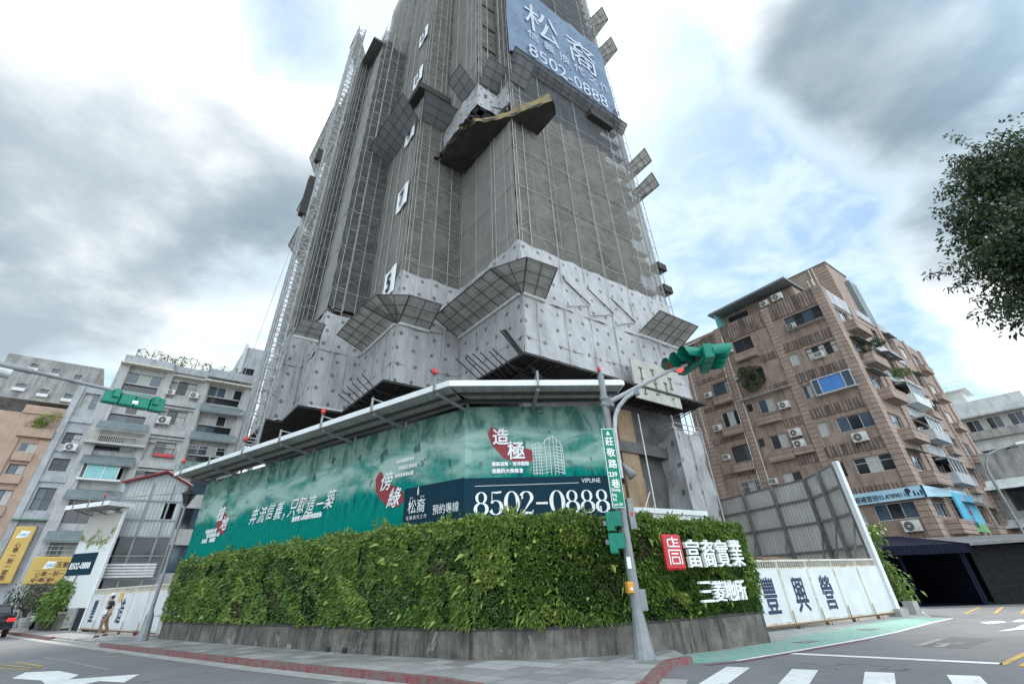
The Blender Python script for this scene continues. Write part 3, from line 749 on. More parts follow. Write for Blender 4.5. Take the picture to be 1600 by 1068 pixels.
def make_hedge():
    root = thing('living_wall', 'dense green living wall of ferns and leafy plants along the concrete wall', 'hedge', (-1, 14.1, .66))
    back = WMB(root); front = inset(Wd, .12); rear = inset(Wd, .95)
    top = lambda i: 2.98-.18*max(0, (i-len(Wd)*.72)/(len(Wd)*.28))-.12*max(0, 1-i/5)
    for i in range(len(front)-1):
        a, b, c, d = front[i], front[i+1], rear[i+1], rear[i]; z0, z1 = top(i)-.18, top(i+1)-.18
        back.quad((*a, .66), (*b, .66), (*b, z1), (*a, z0)); back.quad((*a, z0), (*b, z1), (*c, z1), (*d, z0)); back.quad((*d, z0), (*c, z1), (*c, .1), (*d, .1))
    for i in (0, -1): back.quad((*front[i], .66), (*front[i], 2.6), (*rear[i], 2.6), (*rear[i], .66))
    back.build('planting_panel', 'soil', root)
    L = [0]
    for a, b in zip(front, front[1:]): L.append(L[-1]+math.dist(a, b))
    tot = L[-1]; L = np.array(L); F = np.array(front)
    pts = []; nr = []; kind = []
    # plant patches: Voronoi cells on the face
    ns = 230; seeds = np.stack([RNG.uniform(0, tot, ns), RNG.uniform(.5, 3.1, ns)], 1)
    # 0 fern arching, 1 broad leaf, 2 fine dark, 3 lime, 4 dry
    sk = RNG.choice(5, ns, p=[.30, .33, .19, .10, .08])
    kinds = {0: ((0, 0, 2, 1), .135, .042, .7), 1: ((1, 1, 0, 2), .10, .085, .35), 2: ((3, 1, 1, 0), .085, .042, .5), 3: ((2, 4, 2, 0), .125, .065, .45), 4: ((5, 3, 5, 1), .12, .042, .7)}
    n = 62000
    s = np.concatenate([RNG.uniform(0, tot, int(n*.55)), RNG.uniform(tot*.45, tot, int(n*.45))]); z = RNG.uniform(.72, 3.05, n); onface = RNG.random(n) < .84
    mb = MB(); o = np.array(root.location)
    bump = lambda s_, z_: .10*math.sin(s_*1.7+z_*2.1)+.08*math.sin(s_*3.9-z_*3.3)+.05*math.sin(s_*8.1+z_*6)
    for i in range(n):
        j = min(max(int(np.searchsorted(L, s[i]))-1, 0), len(F)-2); t = (s[i]-L[j])/(L[j+1]-L[j]); p = F[j]*(1-t)+F[j+1]*t
        d = F[j+1]-F[j]; d /= np.linalg.norm(d); nv = np.array([d[1], -d[0]])
        q = int(np.argmin((seeds[:, 0]-s[i])**2+((seeds[:, 1]-z[i])*1.2)**2)); k = sk[q]
        if z[i] > 2.6 and RNG.random() < .4: k = 3 if RNG.random() < .5 else 0
        hue, ln, wd, dr = kinds[k]
        zt = top(j)
        if onface[i]:
            h = bump(s[i], z[i])+(.06 if k in (0, 3) else -.03)
            out = .06+.32*(h+.18)+(.04 if k in (0, 3) else -.02 if k in (2, 4) else .02)+.08*math.sin(max(0, min(1, (z[i]-.6)/2.4))*math.pi); zz = min(z[i], zt)
            P = np.array([p[0]+nv[0]*out, p[1]+nv[1]*out, zz]); N = np.array([nv[0], nv[1], .25])
        else:
            w = RNG.uniform(-.05, .8); P = np.array([p[0]-nv[0]*w, p[1]-nv[1]*w, zt-.12+.10*math.sin(s[i]*2.3)+.08*math.sin(s[i]*5.1)+RNG.uniform(-.05, .12)]); N = np.array([nv[0]*.5, nv[1]*.5, 1.1]); dr = .1
        if RNG.random() < .005 and z[i] < 2.9: ln *= 2.3; wd *= 1.8; hue = (4, 2)
        c = hue[int(RNG.integers(0, len(hue)))]
        lean = np.array([-d[0], -d[1], 0])*.55
        leaf_cloud(mb, [P-o], [N+lean], ln, wd, dr, 0, [c], .5)
    # end caps
    for j, sgn in ((0, -1), (-1, 1)):
        p = F[j]; d = (F[1]-F[0]) if j == 0 else (F[-1]-F[-2]); d /= np.linalg.norm(d); nv = np.array([d[1], -d[0]])
        for i in range(900):
            w = RNG.uniform(-.1, .9); zz = RNG.uniform(.7, top(0 if j == 0 else len(F)-1)-.05); P = np.array([p[0]-nv[0]*w+sgn*d[0]*.05, p[1]-nv[1]*w+sgn*d[1]*.05, zz])
            leaf_cloud(mb, [P-o], [np.array([sgn*d[0], sgn*d[1], .2])], .2, .07, .9, 0, [int(RNG.choice([0, 1, 3, 2]))], .5)
    # tufts along the top edge
    for i in range(26):
        s_ = RNG.uniform(0, tot); j = min(max(int(np.searchsorted(L, s_))-1, 0), len(F)-2); p = F[j]; hgt = RNG.uniform(.15, .4)
        for q in range(34):
            P = np.array([p[0]+RNG.normal(0, .13), p[1]+.3+RNG.normal(0, .13), top(j)-.1+RNG.uniform(0, hgt)])
            leaf_cloud(mb, [P-o], [np.array([0, -.3, 1.])], .2, .05, .2, 0, [int(RNG.choice([0, 2, 4]))], .6)
    mb.build('foliage', HEDGE, root)
    return root
make_hedge()

# ---- raised sign on the hedge: facade frame along the right part of the wall
SG = math.radians(30); so_ = (2.95+.10, 13.55-.17)
def Msign(u, d, z): return (so_[0]+u*math.cos(SG)+d*math.sin(SG), so_[1]+u*math.sin(SG)-d*math.cos(SG), z)
def sign_letter(ch, u, z, w, h, label):
    me = text_mesh(ch, 1., .05)
    xs = [v.co.x for v in me.vertices]; ys = [v.co.y for v in me.vertices]; x0, x1, y0, y1 = min(xs), max(xs), min(ys), max(ys)
    if y1-y0 < .3: y0, y1 = -.06, .84
    m = MB(); F = [tuple(p.vertices) for p in me.polygons]
    for k, (ox, oy) in enumerate(((-.009, 0), (.009, 0), (0, .007))):
        m.add([Msign(u+ox+(v.co.x-x0)/(x1-x0)*w, .16+k*.002+v.co.z, z+oy+(v.co.y-y0)/(y1-y0)*h) for v in me.vertices], F)
    o = m.build('sign_letter', 'white_letter', origin=True); bpy.data.meshes.remove(me)
    return tag(o, label, 'sign letter', 'white raised letters on the living wall')
for ch, u, lab in (('富', 1.55, 'first white raised character, beside the red seal plaque'), ('裔', 2.12, 'second white raised character of the upper row on the green wall'),
                   ('實', 2.67, 'third white raised character of the upper row on the green wall'), ('業', 3.24, 'last white raised character of the upper row, near the hedge end')):
    sign_letter(ch, u, 1.75, .47, .62, lab)
for ch, u, w, lab in (('三', 1.75, .40, 'three stacked white bars, first character of the lower row on the hedge'), ('菱', 2.2, .42, 'second white character of the lower row on the green wall'),
                      ('地', 2.62, .41, 'third white character of the lower row on the green wall'), ('所', 3.05, .40, 'last white character of the lower row on the green wall')):
    sign_letter(ch, u, 1.01, w, .43, lab)
seal = thing('seal_plaque', 'red plaque with white seal script character fixed on the green wall', 'sign', Msign(1.1, .1, 1.70), 30)
b = MB().box(-.33, .33, -.10, .0, 0, .79).build('plaque', 'seal_red', seal); bevel(b, .06, 3)
gm = MB(); Ms = lambda u, d, z: (u, -d, z)
for a, c, e, f in ((-.20, .20, .655, .685), (-.02, .02, .60, .73), (-.20, -.165, .50, .685), (.0, .035, .50, .655), (-.20, .0, .50, .53), (.035, .22, .50, .53), (.035, .2, .58, .605), (-.22, .22, .415, .445),
                   (-.22, -.19, .12, .415), (.19, .22, .12, .415), (-.12, .12, .34, .37), (-.14, -.11, .13, .29), (.11, .14, .13, .29), (-.11, .11, .265, .29), (-.11, .11, .13, .155)):
    gm.ubox(Ms, a, c, .101, .108, e, f)
gm.build('seal_character', 'white_letter', seal)

# ================================================================= HOARDING WITH LANDSCAPE MURAL
HC = (-1.36, 14.44); AL, AR = math.radians(144), math.radians(5)
hd = thing('site_hoarding', 'long green landscape hoarding behind the hedge with white slogans and phone number', 'hoarding', (HC[0], HC[1], 0))
nL = (-math.sin(AL), math.cos(AL)); nR = (math.sin(AR), -math.cos(AR))
ML = lambda u, d, z: (u*math.cos(AL)+d*nL[0], u*math.sin(AL)+d*nL[1], z)
MR = lambda u, d, z: (u*math.cos(AR)+d*nR[0], u*math.sin(AR)+d*nR[1], z)
def panel(M, u0, u1, z0, z1, d, m, name, parent, n=1, su=0., thick=None):
    p = MB()
    for k in range(n):
        a, b = u0+(u1-u0)*k/n, u0+(u1-u0)*(k+1)/n
        q = [M(a, d, z0), M(b, d, z0), M(b, d, z1), M(a, d, z1)]; g = -1 if M is ML else 1; uv = [(su+g*a, z0), (su+g*b, z0), (su+g*b, z1), (su+g*a, z1)]
        p.quad(*q, uv)
    if thick: p.ubox(M, u0, u1, d-thick, d-.003, z0+.002, z1-.002)
    return p.build(name, m, parent)
panel(ML, 0, 17.1, .3, 6.24, 0, 'mural', 'mural', hd, 12, su=4.0, thick=.06)
panel(MR, 0, 4.42, .3, 6.26, 0, 'mural', 'mural', hd, 4, su=4.0, thick=.06)
panel(ML, 0.0, 2.52, .9, 4.17, .012, 'navy_panel', 'contact_panel', hd); panel(MR, 0.0, 4.34, .9, 4.15, .012, 'navy_panel', 'contact_panel', hd)
fr = MB()
for k in range(13):
    u = .2+k*1.4; fr.ubox(ML, u-.04, u+.04, -.22, -.07, 0, 6.2)
for k in range(4):
    u = .5+k*1.25; fr.ubox(MR, u-.04, u+.04, -.22, -.07, 0, 6.2)
parts(fr, 'support_post', 'galv', hd)
LT = lambda body, u, z, size, m='white_letter', it=.0, off=.0, sx=1., name='lettering', d=.03, vertical=0., rot=0.: lettering(body, m, hd, ML, u, z, d, size, .003, off, it, sx, name, True, rot, vertical)
RT = lambda body, u, z, size, m='white_letter', it=.0, off=.0, sx=1., name='lettering', d=.03, vertical=0.: lettering(body, m, hd, MR, u, z, d, size, .003, off, it, sx, name, False, 0., vertical)
def red_brush(M, pts, name='brush_mark'):
    m = MB(); stroke(m, M, pts, .016); m.build(name, 'brush_red', hd)
red_brush(ML, [(14.75, 4.72, .1), (14.72, 4.55, .5), (14.55, 4.35, .72), (14.2, 4.1, .78), (13.95, 4.0, .55), (13.8, 3.98, .1)])
LT('植', 14.98, 4.38, .62, it=.25, off=.012); LT('地', 14.42, 3.96, .60, it=.25, off=.012)
LT('植根信義計畫', 15.65, 3.90, .17, off=.012); LT('豐沃信義核心區', 15.45, 3.72, .17, off=.012); LT('為地立', 15.75, 3.53, .17, off=.012); LT('植城園', 15.05, 3.53, .17, off=.012)
u = 11.95
for ch, w in zip('奔流信義，只取這一築', (.66, .66, .66, .66, .42, .62, .62, .66, .6, .66)):
    z = 4.02+.05*math.sin(u*3.1); LT(ch, u, z, .66+.04*math.sin(u*5), it=.38, off=.004, sx=.80); u -= w*.925
LT('造就眾人仰望的飛躍建築', 8.72, 3.79, .172, off=.012)
red_brush(ML, [(3.82, 4.86, .12), (3.86, 4.68, .40), (3.75, 4.42, .52), (3.4, 4.15, .60), (3.0, 3.98, .60), (2.68, 3.9, .42), (2.55, 3.86, .1)])
LT('傍', 3.80, 4.30, .60, it=.3, off=.008); LT('綠', 3.36, 3.74, .62, it=.3, off=.008)
LT('倚松隱隱愛自然', 3.05, 5.01, .125, off=.008); LT('賞景成之靈由然', 2.9, 4.79, .125, off=.008); LT('芳草青綠皆此園', 3.05, 4.57, .125, off=.008)
LT('松裔', 2.32, 3.46, .42, off=.0, sx=.92); LT('PINE', 2.25, 3.84, .07, off=.001); LT('LAND', 1.80, 3.84, .07, off=.001); LT('信 義 換 代 之 作', 2.36, 3.27, .12)
LT('預約專線', 1.24, 3.33, .285, sx=.93)
pc = MB(); 
for k in range(5):
    w = (.05, .075, .08, .06, .03)[k]; 
    pc.add([ML(1.9+w/2, .03, 3.92+k*.05), ML(1.9-w/2, .03, 3.92+k*.05), ML(1.9-w*.3, .03, 3.965+k*.05), ML(1.9+w*.3, .03, 3.965+k*.05)], [(0, 1, 2, 3)])
pc.build('pine_cone_emblem', 'white_letter', hd)
red_brush(MR, [(.82, 5.60, .1), (.84, 5.48, .34), (.98, 5.22, .44), (1.3, 4.90, .50), (1.65, 4.78, .48), (1.98, 4.74, .36), (2.08, 4.72, .1)])
RT('造', .82, 5.13, .52, off=.010); RT('極', 1.27, 4.70, .55, off=.010)
RT('建築凌風・深淬國際', .79, 4.48, .125, off=.006); RT('信義的大美無言', .79, 4.28, .135, off=.006)
sk = MB()
def line(a, b, w=.014): stroke(sk, MR, [(a[0], a[1], w), (b[0], b[1], w)], .02)
for x, t0 in ((2.05, 5.06), (2.14, 5.10), (2.24, 5.13), (2.30, 5.02), (2.44, 5.20), (2.58, 5.30), (2.70, 5.33), (2.80, 5.26), (2.92, 5.12), (2.98, 5.04)): line((x, 4.2), (x, t0))
for a, b in (((2.05, 5.06), (2.24, 5.13)), ((2.24, 5.13), (2.30, 5.02)), ((2.30, 5.02), (2.58, 5.30)), ((2.58, 5.30), (2.62, 5.2)), ((2.70, 5.33), (2.98, 5.04)), ((2.44, 5.2), (2.7, 5.33))): line(a, b)
for k in range(9):
    z = 4.24+k*.09; line((2.05, z), (2.24, z+.02)); line((2.70, z+.06), (2.98, z), .016); line((2.42, z+.02), (2.60, z+.05), .009); line((2.26, z), (2.40, z+.02), .009)
sk.build('tower_drawing', 'white_letter', hd)
RT('VIPLINE', 3.45, 3.965, .165, sx=1.02)
ln = MB(); stroke(ln, MR, [(.29, 3.93, .012), (3.36, 3.965, .012)], .02); ln.build('rule_line', 'white_letter', hd)
def digit(ch):
    P = []; TH, TN = .118, .022
    def ell(cx, cz, rx, rz, th=TH, tn=TN, a0=0, a1=360, n=28):
        return [(cx+rx*math.cos(R(a0+(a1-a0)*i/n)), cz+rz*math.sin(R(a0+(a1-a0)*i/n)), tn+(th-tn)*abs(math.cos(R(a0+(a1-a0)*i/n)))**1.6) for i in range(n+1)]
    if ch == '0': P = [ell(.25, .33, .185, .32)]
    if ch == '8': P = [ell(.25, .485, .135, .155, .085), ell(.25, .17, .175, .165, .105)]
    if ch == '5': P = [[(.11, .635, .03), (.28, .625, .055), (.40, .645, .05)], [(.115, .64, .02), (.105, .34, .02)], ell(.225, .205, .175, .195, .11, .022, 140, -155, 26), [(.075, .12, .05), (.10, .12, .085), (.125, .12, .05)]]
    if ch == '2': P = [ell(.235, .475, .165, .165, .105, .02, 165, -35, 18)+[(.29, .28, .055), (.17, .12, .03), (.085, .035, .03)], [(.08, .035, .055), (.24, .035, .07), (.40, .035, .06), (.43, .12, .02)], [(.08, .47, .05), (.105, .47, .085), (.13, .47, .05)]]
    if ch == '-': P = [[(.06, .30, .06), (.42, .30, .06)]]
    return P
u = .24
for ch in '8502-0888':
    m = MB()
    for i, st in enumerate(digit(ch)): stroke(m, lambda a, d, z: MR(u+a*.94, d+.002*i, 3.17+z*.92), st, .022)
    m.build('phone_digit', 'white_letter', hd); u += .44
# shelter roof over the hoarding
sh = thing('hoarding_canopy', 'white edged sheet roof projecting over the green hoarding', 'canopy', (HC[0], HC[1], 0))
OU, ZC = 1.36, 6.46
c1 = MB(); c2 = MB()
ext = OU*math.tan((math.pi-(AL-AR))/2)      # the outer edges meet on the bisector
for M, u0, u1, n in ((ML, 0, 17.6, 13), (MR, 0, 4.75, 4)):
    c1.add([M(u0, -.25, ZC), M(u1, -.25, ZC), M(u1, OU, ZC), M(u0-ext, OU, ZC), M(u0, -.25, ZC+.05), M(u1, -.25, ZC+.05), M(u1, OU, ZC+.05), M(u0-ext, OU, ZC+.05)],
           [(0, 1, 2, 3), (4, 5, 6, 7), (1, 2, 6, 5), (0, 1, 5, 4)])
    c2.ubox(M, u0-ext, u1, OU, OU+.05, ZC-.02, ZC+.15)
    c2.ubox(M, u1, u1+.05, -.25, OU+.05, ZC-.02, ZC+.12)
parts(c1, 'roof_sheet', 'canopy_sheet', sh); parts(c2, 'fascia', 'white_metal', sh, 2)
pr = MB()
for M, u0, u1 in ((ML, -.2, 17.6), (MR, -.2, 4.75)):
    for d in (.15, .75): pr.ubox(M, u0, u1, d-.035, d+.035, ZC-.085, ZC-.004)
parts(pr, 'purlin', 'frame_dark', sh)
for M, us in ((ML, (0.02, 2.9, 5.7, 8.4, 11.2, 14.1, 16.9)), (MR, (2.15,))):
    for u in us:
        b = MB(); b.tube(M(u, OU-.05, ZC-.11), M(u, -.1, ZC-.30), .055, n=8); b.ubox(M, u-.03, u+.03, OU+.055, OU+.11, ZC-.05, ZC+.42)
        b.tube(M(u, OU+.08, ZC+.38), M(u, -.1, ZC+.34), .028, n=6); b.ubox(M, u-.06, u+.06, -.14, -.02, ZC-.36, ZC-.22); b.ubox(M, u-.03, u+.03, -.13, -.07, ZC-.36, ZC+.36); b.build('bracket', 'galv', sh)
for M, u in ((ML, .02), (ML, 5.7), (ML, 11.2), (ML, 16.9)):
    l = thing('warning_lamp', 'x', 'warning lamp', tuple(Vector((HC[0], HC[1], 0))+Vector(M(u, OU+.08, ZC+.42))), 0, 'red warning lamps on the hoarding canopy')
    l['label'] = {.02: 'red warning lamp on the bend of the white canopy', 5.7: 'red warning lamp midway along the canopy, below the numbered tarpaulins', 11.2: 'red warning lamp on the canopy below the left tower sheets', 16.9: 'red warning lamp at the far left end of the canopy'}[u]
    MB().lathe((0, 0, 0), [(.05, 0), (.05, .06)], 10).build('lamp_base', 'frame_dark', l); MB().lathe((0, 0, .06), [(.075, 0), (.085, .05), (.08, .13), (.045, .18)], 12).build('lamp_lens', 'lamp_red', l, True)
# low white wall capping behind the right part of the hedge
cw = thing('white_fence', 'low white sheet fence with capping behind the hedge right of the pole', 'fence', (5, 15.6, 0))
m = WMB(cw); q = inset(WB, 1.05); q = [p for p in q if p[0] > 2.4]
for a, b in zip(q, q[1:]):
    d = Vector((b[0]-a[0], b[1]-a[1], 0)).normalized()*.02; nn = Vector((-d.y, d.x, 0))
    m.quad((*a, .2), (*b, .2), (*b, 3.2), (*a, 3.2)); m.obox(((a[0]+b[0])/2, (a[1]+b[1])/2, 3.27), ((b[0]-a[0])/2, (b[1]-a[1])/2, 0), nn*3, (0, 0, .07))
m.build('fence_panel', 'steel_white', cw)

# ================================================================= TOWER UNDER CONSTRUCTION (local axes: x along the lane, y along the street)
TR = 37.04
tw = thing('construction_tower', 'tall tower under construction wrapped in grey scaffold netting and dotted tarpaulins', 'building', (.9, 20.5, 0), TR)
TOP = 76.
ZD, ZS, ZT, ZP = 10.5, 14.15, 17.75, 28.7       # deck, sheet seam, sheet top, upper platform
# core: floor slabs, columns and walls standing back from the scaffold
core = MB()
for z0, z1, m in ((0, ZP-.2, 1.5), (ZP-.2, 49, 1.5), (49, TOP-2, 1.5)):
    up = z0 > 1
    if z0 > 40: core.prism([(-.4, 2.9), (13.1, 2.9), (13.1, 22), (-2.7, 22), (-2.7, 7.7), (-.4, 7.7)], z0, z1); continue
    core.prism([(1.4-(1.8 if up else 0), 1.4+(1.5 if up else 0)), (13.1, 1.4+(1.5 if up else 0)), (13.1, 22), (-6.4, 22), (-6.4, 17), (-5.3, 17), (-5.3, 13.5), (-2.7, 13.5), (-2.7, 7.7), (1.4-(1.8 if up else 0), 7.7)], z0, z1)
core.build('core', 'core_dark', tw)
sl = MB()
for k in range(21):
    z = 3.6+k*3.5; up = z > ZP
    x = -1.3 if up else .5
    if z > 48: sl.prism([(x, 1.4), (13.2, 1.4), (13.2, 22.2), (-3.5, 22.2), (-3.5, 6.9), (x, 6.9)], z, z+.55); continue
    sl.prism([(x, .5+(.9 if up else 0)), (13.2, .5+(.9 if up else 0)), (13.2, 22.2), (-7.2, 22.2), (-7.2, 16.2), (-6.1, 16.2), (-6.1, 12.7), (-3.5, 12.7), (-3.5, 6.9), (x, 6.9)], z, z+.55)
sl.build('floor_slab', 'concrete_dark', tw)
# facades: (name, map, length, z ranges)
def seg(px, py, ax, s=1):
    """facade map starting at plan point; ax 'x': runs +x facing -y, 'y': runs +y facing -x"""
    if ax == 'x': return lambda u, d, z: (px+u, py-d, z)
    return lambda u, d, z: (px-d, py+u, z)
def shift_e(M): return M
def net(M, L, z0, z1, m='net', name='scaffold_net', step=1.75, sag=.15, du=2.05):
    mb = MB(); nu = max(2, int(L/.5)); nz = max(2, int((z1-z0)/.6))
    f = lambda u, z: .03+sag*(math.sin(math.pi*((u/du) % 1)))*(.4+.6*math.sin(math.pi*(((z-z0)/(step*2)) % 1)))*-.55+.02*math.sin(u*5+z*3)
    for i in range(nu):
        for j in range(nz):
            a, b, c, e = L*i/nu, L*(i+1)/nu, z0+(z1-z0)*j/nz, z0+(z1-z0)*(j+1)/nz
            mb.quad(M(a, f(a, c), c), M(b, f(b, c), c), M(b, f(b, e), e), M(a, f(a, e), e), [(a, c), (b, c), (b, e), (a, e)])
    return mb.build(name, m, tw, True)
def tarp(M, L, z0, z1, name='tarpaulin', sag=.05, d0=.05):
    mb = MB(); nu = max(2, int(L/.35)); nz = max(2, int((z1-z0)/.5))
    ph = RNG.uniform(0, 6)
    f = lambda u, z: d0+sag*math.sin(u*2.1+ph)*math.sin(z*1.3+ph)+.03*math.sin(u*5.3+z*2.7+ph)
    top = lambda u: -.13*math.sin(math.pi*((u/2.05) % 1))
    for i in range(nu):
        for j in range(nz):
            a, b = -.08+(L+.16)*i/nu, -.08+(L+.16)*(i+1)/nu; q0, q1 = j/nz, (j+1)/nz
            Z = lambda u, q: z0+(z1+top(u)-z0)*q
            mb.quad(*[M(u, f(u, Z(u, q)), Z(u, q)) for u, q in ((a, q0), (b, q0), (b, q1), (a, q1))], [(a, z0+(z1-z0)*q0), (b, z0+(z1-z0)*q0), (b, z0+(z1-z0)*q1), (a, z0+(z1-z0)*q1)])
    return mb.build(name, 'tarp', tw, True)
def poles(M, L, z0, z1, us, name='net_pole', r=.024, hz=3.5, d=.10, m='net_rope'):
    p = MB()
    for u in us: p.tube(M(u, d, z0), M(u+.04*math.sin(u*9), d, z1), r, n=5)
    z = z0+1.2
    while z < z1:
        n = max(2, int(L/2)); prev = None
        for k in range(n*3+1):
            u = L*k/(n*3); zz = z-.10*abs(math.sin(math.pi*(k/3.)))
            q = M(u, d-.03, zz)
            if prev is not None: p.tube(prev, q, r*.7, n=4, caps=False)
            prev = q
        z += hz*(.92+.16*((math.sin(z*12.9)*.5)+.5))/1.0
    return p.build(name, m, tw)
def scaffold(M, L, z0, z1, name='scaffold_frame', brace=True):
    s = MB(); n = max(1, round(L/1.83)); w = L/n
    for k in range(n+1):
        for d in (-.32, -1.0): s.tube(M(w*k, d, z0), M(w*k, d, z1), .03, n=4, caps=False)
    z = z0
    while z < z1-.5:
        for d in (-.32, -1.0): s.tube(M(0, d, z), M(L, d, z), .022, n=4, caps=False)
        s.ubox(M, 0, L, -.95, -.42, z-.05, z-.01)
        for k in range(n):
            if brace:
                s.tube(M(w*k, -.28, z), M(w*(k+1), -.28, min(z+1.7, z1)), .022, n=4, caps=False); s.tube(M(w*(k+1), -.25, z), M(w*k, -.25, min(z+1.7, z1)), .018, n=4, caps=False)
        z += 1.75
    return s.build(name, 'scaffold', tw)
FAC = [  # map, length, zlow, ztop, pole positions, tarp on the lower part
    (seg(0, 0, 'x'), 13.3, True, ZP+3.0, (.02, .9, 2.95, 4.95, 6.95, 9.05, 11.1, 13.28)),
    (seg(0, 0, 'y'), 6.3, True, ZP, (2.0, 2.35, 4.25, 6.2)),
    (seg(-4.1, 6.3, 'x'), 4.1, True, 31.9, (.02, 1.95, 3.0)),
    (seg(-4.1, 6.3, 'y'), 5.8, True, 31.9, (1.2, 2.9, 4.4)),
    (seg(-6.7, 12.1, 'x'), 2.6, True, 52., (.9, 1.75)),
    (seg(-6.7, 12.1, 'y'), 3.5, True, 52., (3.4,)),
    (seg(-7.8, 15.6, 'x'), 1.1, True, 50., (.05, .6)),
    (seg(-7.8, 15.6, 'y'), 6.6, True, 50., (.05, 3.)),
]
for i, (M, L, t_, zt, us) in enumerate(FAC):
    dk = {1: 'net_side', 3: 'net_side', 4: 'net_dark', 5: 'net_strip', 6: 'net_dark', 7: 'net_side'}.get(i, 'net')
    tarp(M, L, ZD, ZS+.35, d0=.06); tarp(M, L, ZS-.05, ZT if i < 4 else ZT-.9, d0=.10)
    net(M, L, ZT-.5, zt, dk, sag=.13)
    poles(M, L, ZD+.05, zt, us); scaffold(M, L, ZT-.6, zt)
# upper shaft over the bays
UP = [
    (seg(0, 0, 'x'), 13.3, ZP+2.7, TOP, (.02, 2.9, 6.9, 11.1, 13.28), 'net_grid'),
    (seg(0, 0, 'y'), 1.5, ZP+1.5, TOP, (.75,), 'net'),
    (seg(-1.8, 1.5, 'x'), 1.8, ZP+2.2, TOP, (.02, .9), 'net'),
    (seg(-1.8, 1.5, 'y'), 4.8, ZP+2.2, TOP, (1.6, 3.3), 'net_side'),
    (seg(-4.1, 6.3, 'x'), 2.3, 31.8, TOP, (.02, 1.6, 2.0), 'net'),
    (seg(-4.1, 6.3, 'y'), 5.8, 31.8, TOP, (1.2, 2.9, 4.4), 'net_side'),
]
for i, (M, L, z0, zt, us, m) in enumerate(UP):
    net(M, L, z0, zt, m); poles(M, L, z0, zt, us, hz=4.2); scaffold(M, L, z0, zt, brace=i != 0)
for M, L in ((seg(0, 0, 'y'), 1.5), (seg(-1.8, 1.5, 'x'), 1.8), (seg(-1.8, 1.5, 'y'), 4.8)): tarp(M, L, 30.4, 32.9, d0=.1)
# right side face (faces away down the lane) and back
for z0, z1, m, nm in ((ZD, ZT, 'sheet_grey', 'tarpaulin'), (ZT+1.3, TOP, 'net', 'scaffold_net')):
    b = MB(); b.quad((13.32, 0, z0), (13.32, 20, z0), (13.32, 20, z1), (13.32, 0, z1)); b.build(nm, m, tw)
b = MB(); b.quad((13.3, 20, ZD), (-7.8, 22.2, ZD), (-7.8, 22.2, 50), (13.3, 20, 50)); b.build('scaffold_net', 'net', tw)
M = seg(-4.1, 12.1, 'y'); net(M, 9.9, 50, TOP, 'net_side'); poles(M, 9.9, 50, TOP, (2., 4., 6.), hz=4.2); scaffold(M, 9.9, 50, TOP)
b = MB(); b.prism([(-7.8, 12.2), (-4.1, 12.2), (-4.1, 22), (-7.8, 22)], 49.4, 49.7); b.build('roof_deck', 'concrete_dark', tw)
st_ = MB()
for k in range(7): st_.tube((-6.6, 12.3+k*.9, 50), (-6.6, 12.3+k*.9, 54.5+.6*math.sin(k*2.)), .04, n=4)
for z in (51.5, 53.2): st_.tube((-6.6, 12.2, z), (-6.6, 18, z), .03, n=4)
st_.build('guard_rail', 'scaffold_pale', tw)
s = MB()
for y in (0., .75): s.tube((13.3, y, 8), (13.3, y, TOP), .035, n=5); s.tube((13.9, y, 8), (13.9, y, 60), .03, n=4)
for k in range(28):
    z = ZT+k*1.75; s.tube((13.3, 0, z), (13.95, 0, z), .022, n=4); s.tube((13.3, 0, z), (13.9, 0, z+1.7), .016, n=4); s.tube((13.3, .75, z), (13.9, .75, z), .022, n=4)
s.build('scaffold_frame', 'scaffold', tw)
# bottom deck with jutting rods
dk = MB()
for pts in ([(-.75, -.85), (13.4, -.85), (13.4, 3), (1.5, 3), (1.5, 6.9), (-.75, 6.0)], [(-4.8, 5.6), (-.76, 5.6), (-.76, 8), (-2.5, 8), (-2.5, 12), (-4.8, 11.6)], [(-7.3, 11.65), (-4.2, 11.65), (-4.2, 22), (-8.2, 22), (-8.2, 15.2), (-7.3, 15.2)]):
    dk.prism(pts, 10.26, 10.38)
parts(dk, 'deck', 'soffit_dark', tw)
eb = MB()
for (M, L, *_), n in zip(FAC[:6], range(6)):
    eb.ubox(M, 0, L, .10, .24, 10.39, 10.53)
parts(eb, 'deck_edge_beam', 'scaffold_pale', tw)
rods = MB()
for M, L, n in ((FAC[0][0], 13.2, 62), (FAC[1][0], 6.0, 14), (FAC[2][0], 4.0, 12), (FAC[3][0], 5.5, 12)):
    for k in range(n):
        if n > 20 and 8 < k < 16: continue
        u = L*(k+.5)/n+RNG.uniform(-.06, .06); o = RNG.uniform(.35, .95); z = 10.18+RNG.uniform(-.10, .02)
        rods.tube(M(u, -1.8, z-.35), M(u+RNG.uniform(-.25, .25), o, z+RNG.uniform(-.05, .16)), .032, n=4)
for k in range(7):
    rods.tube((-.3+k*.05, .3+.45*k, 9.9), (-2.0+RNG.uniform(-.3, .3), .0+.5*k, 10.55+.1*k), .03, n=4)
for dx in (0, .12, .22): rods.tube((.55+dx, -.2, 9.6), (-1.0+dx*.5, .6-dx, 12.0), .05, n=5)
for k in range(6): rods.tube((-4.4, 6.8+.6*k, 10.0), (-5.7, 6.3+.7*k, 10.7), .03, n=4)
parts(rods, 'projecting_rod', 'rod_dark', tw)
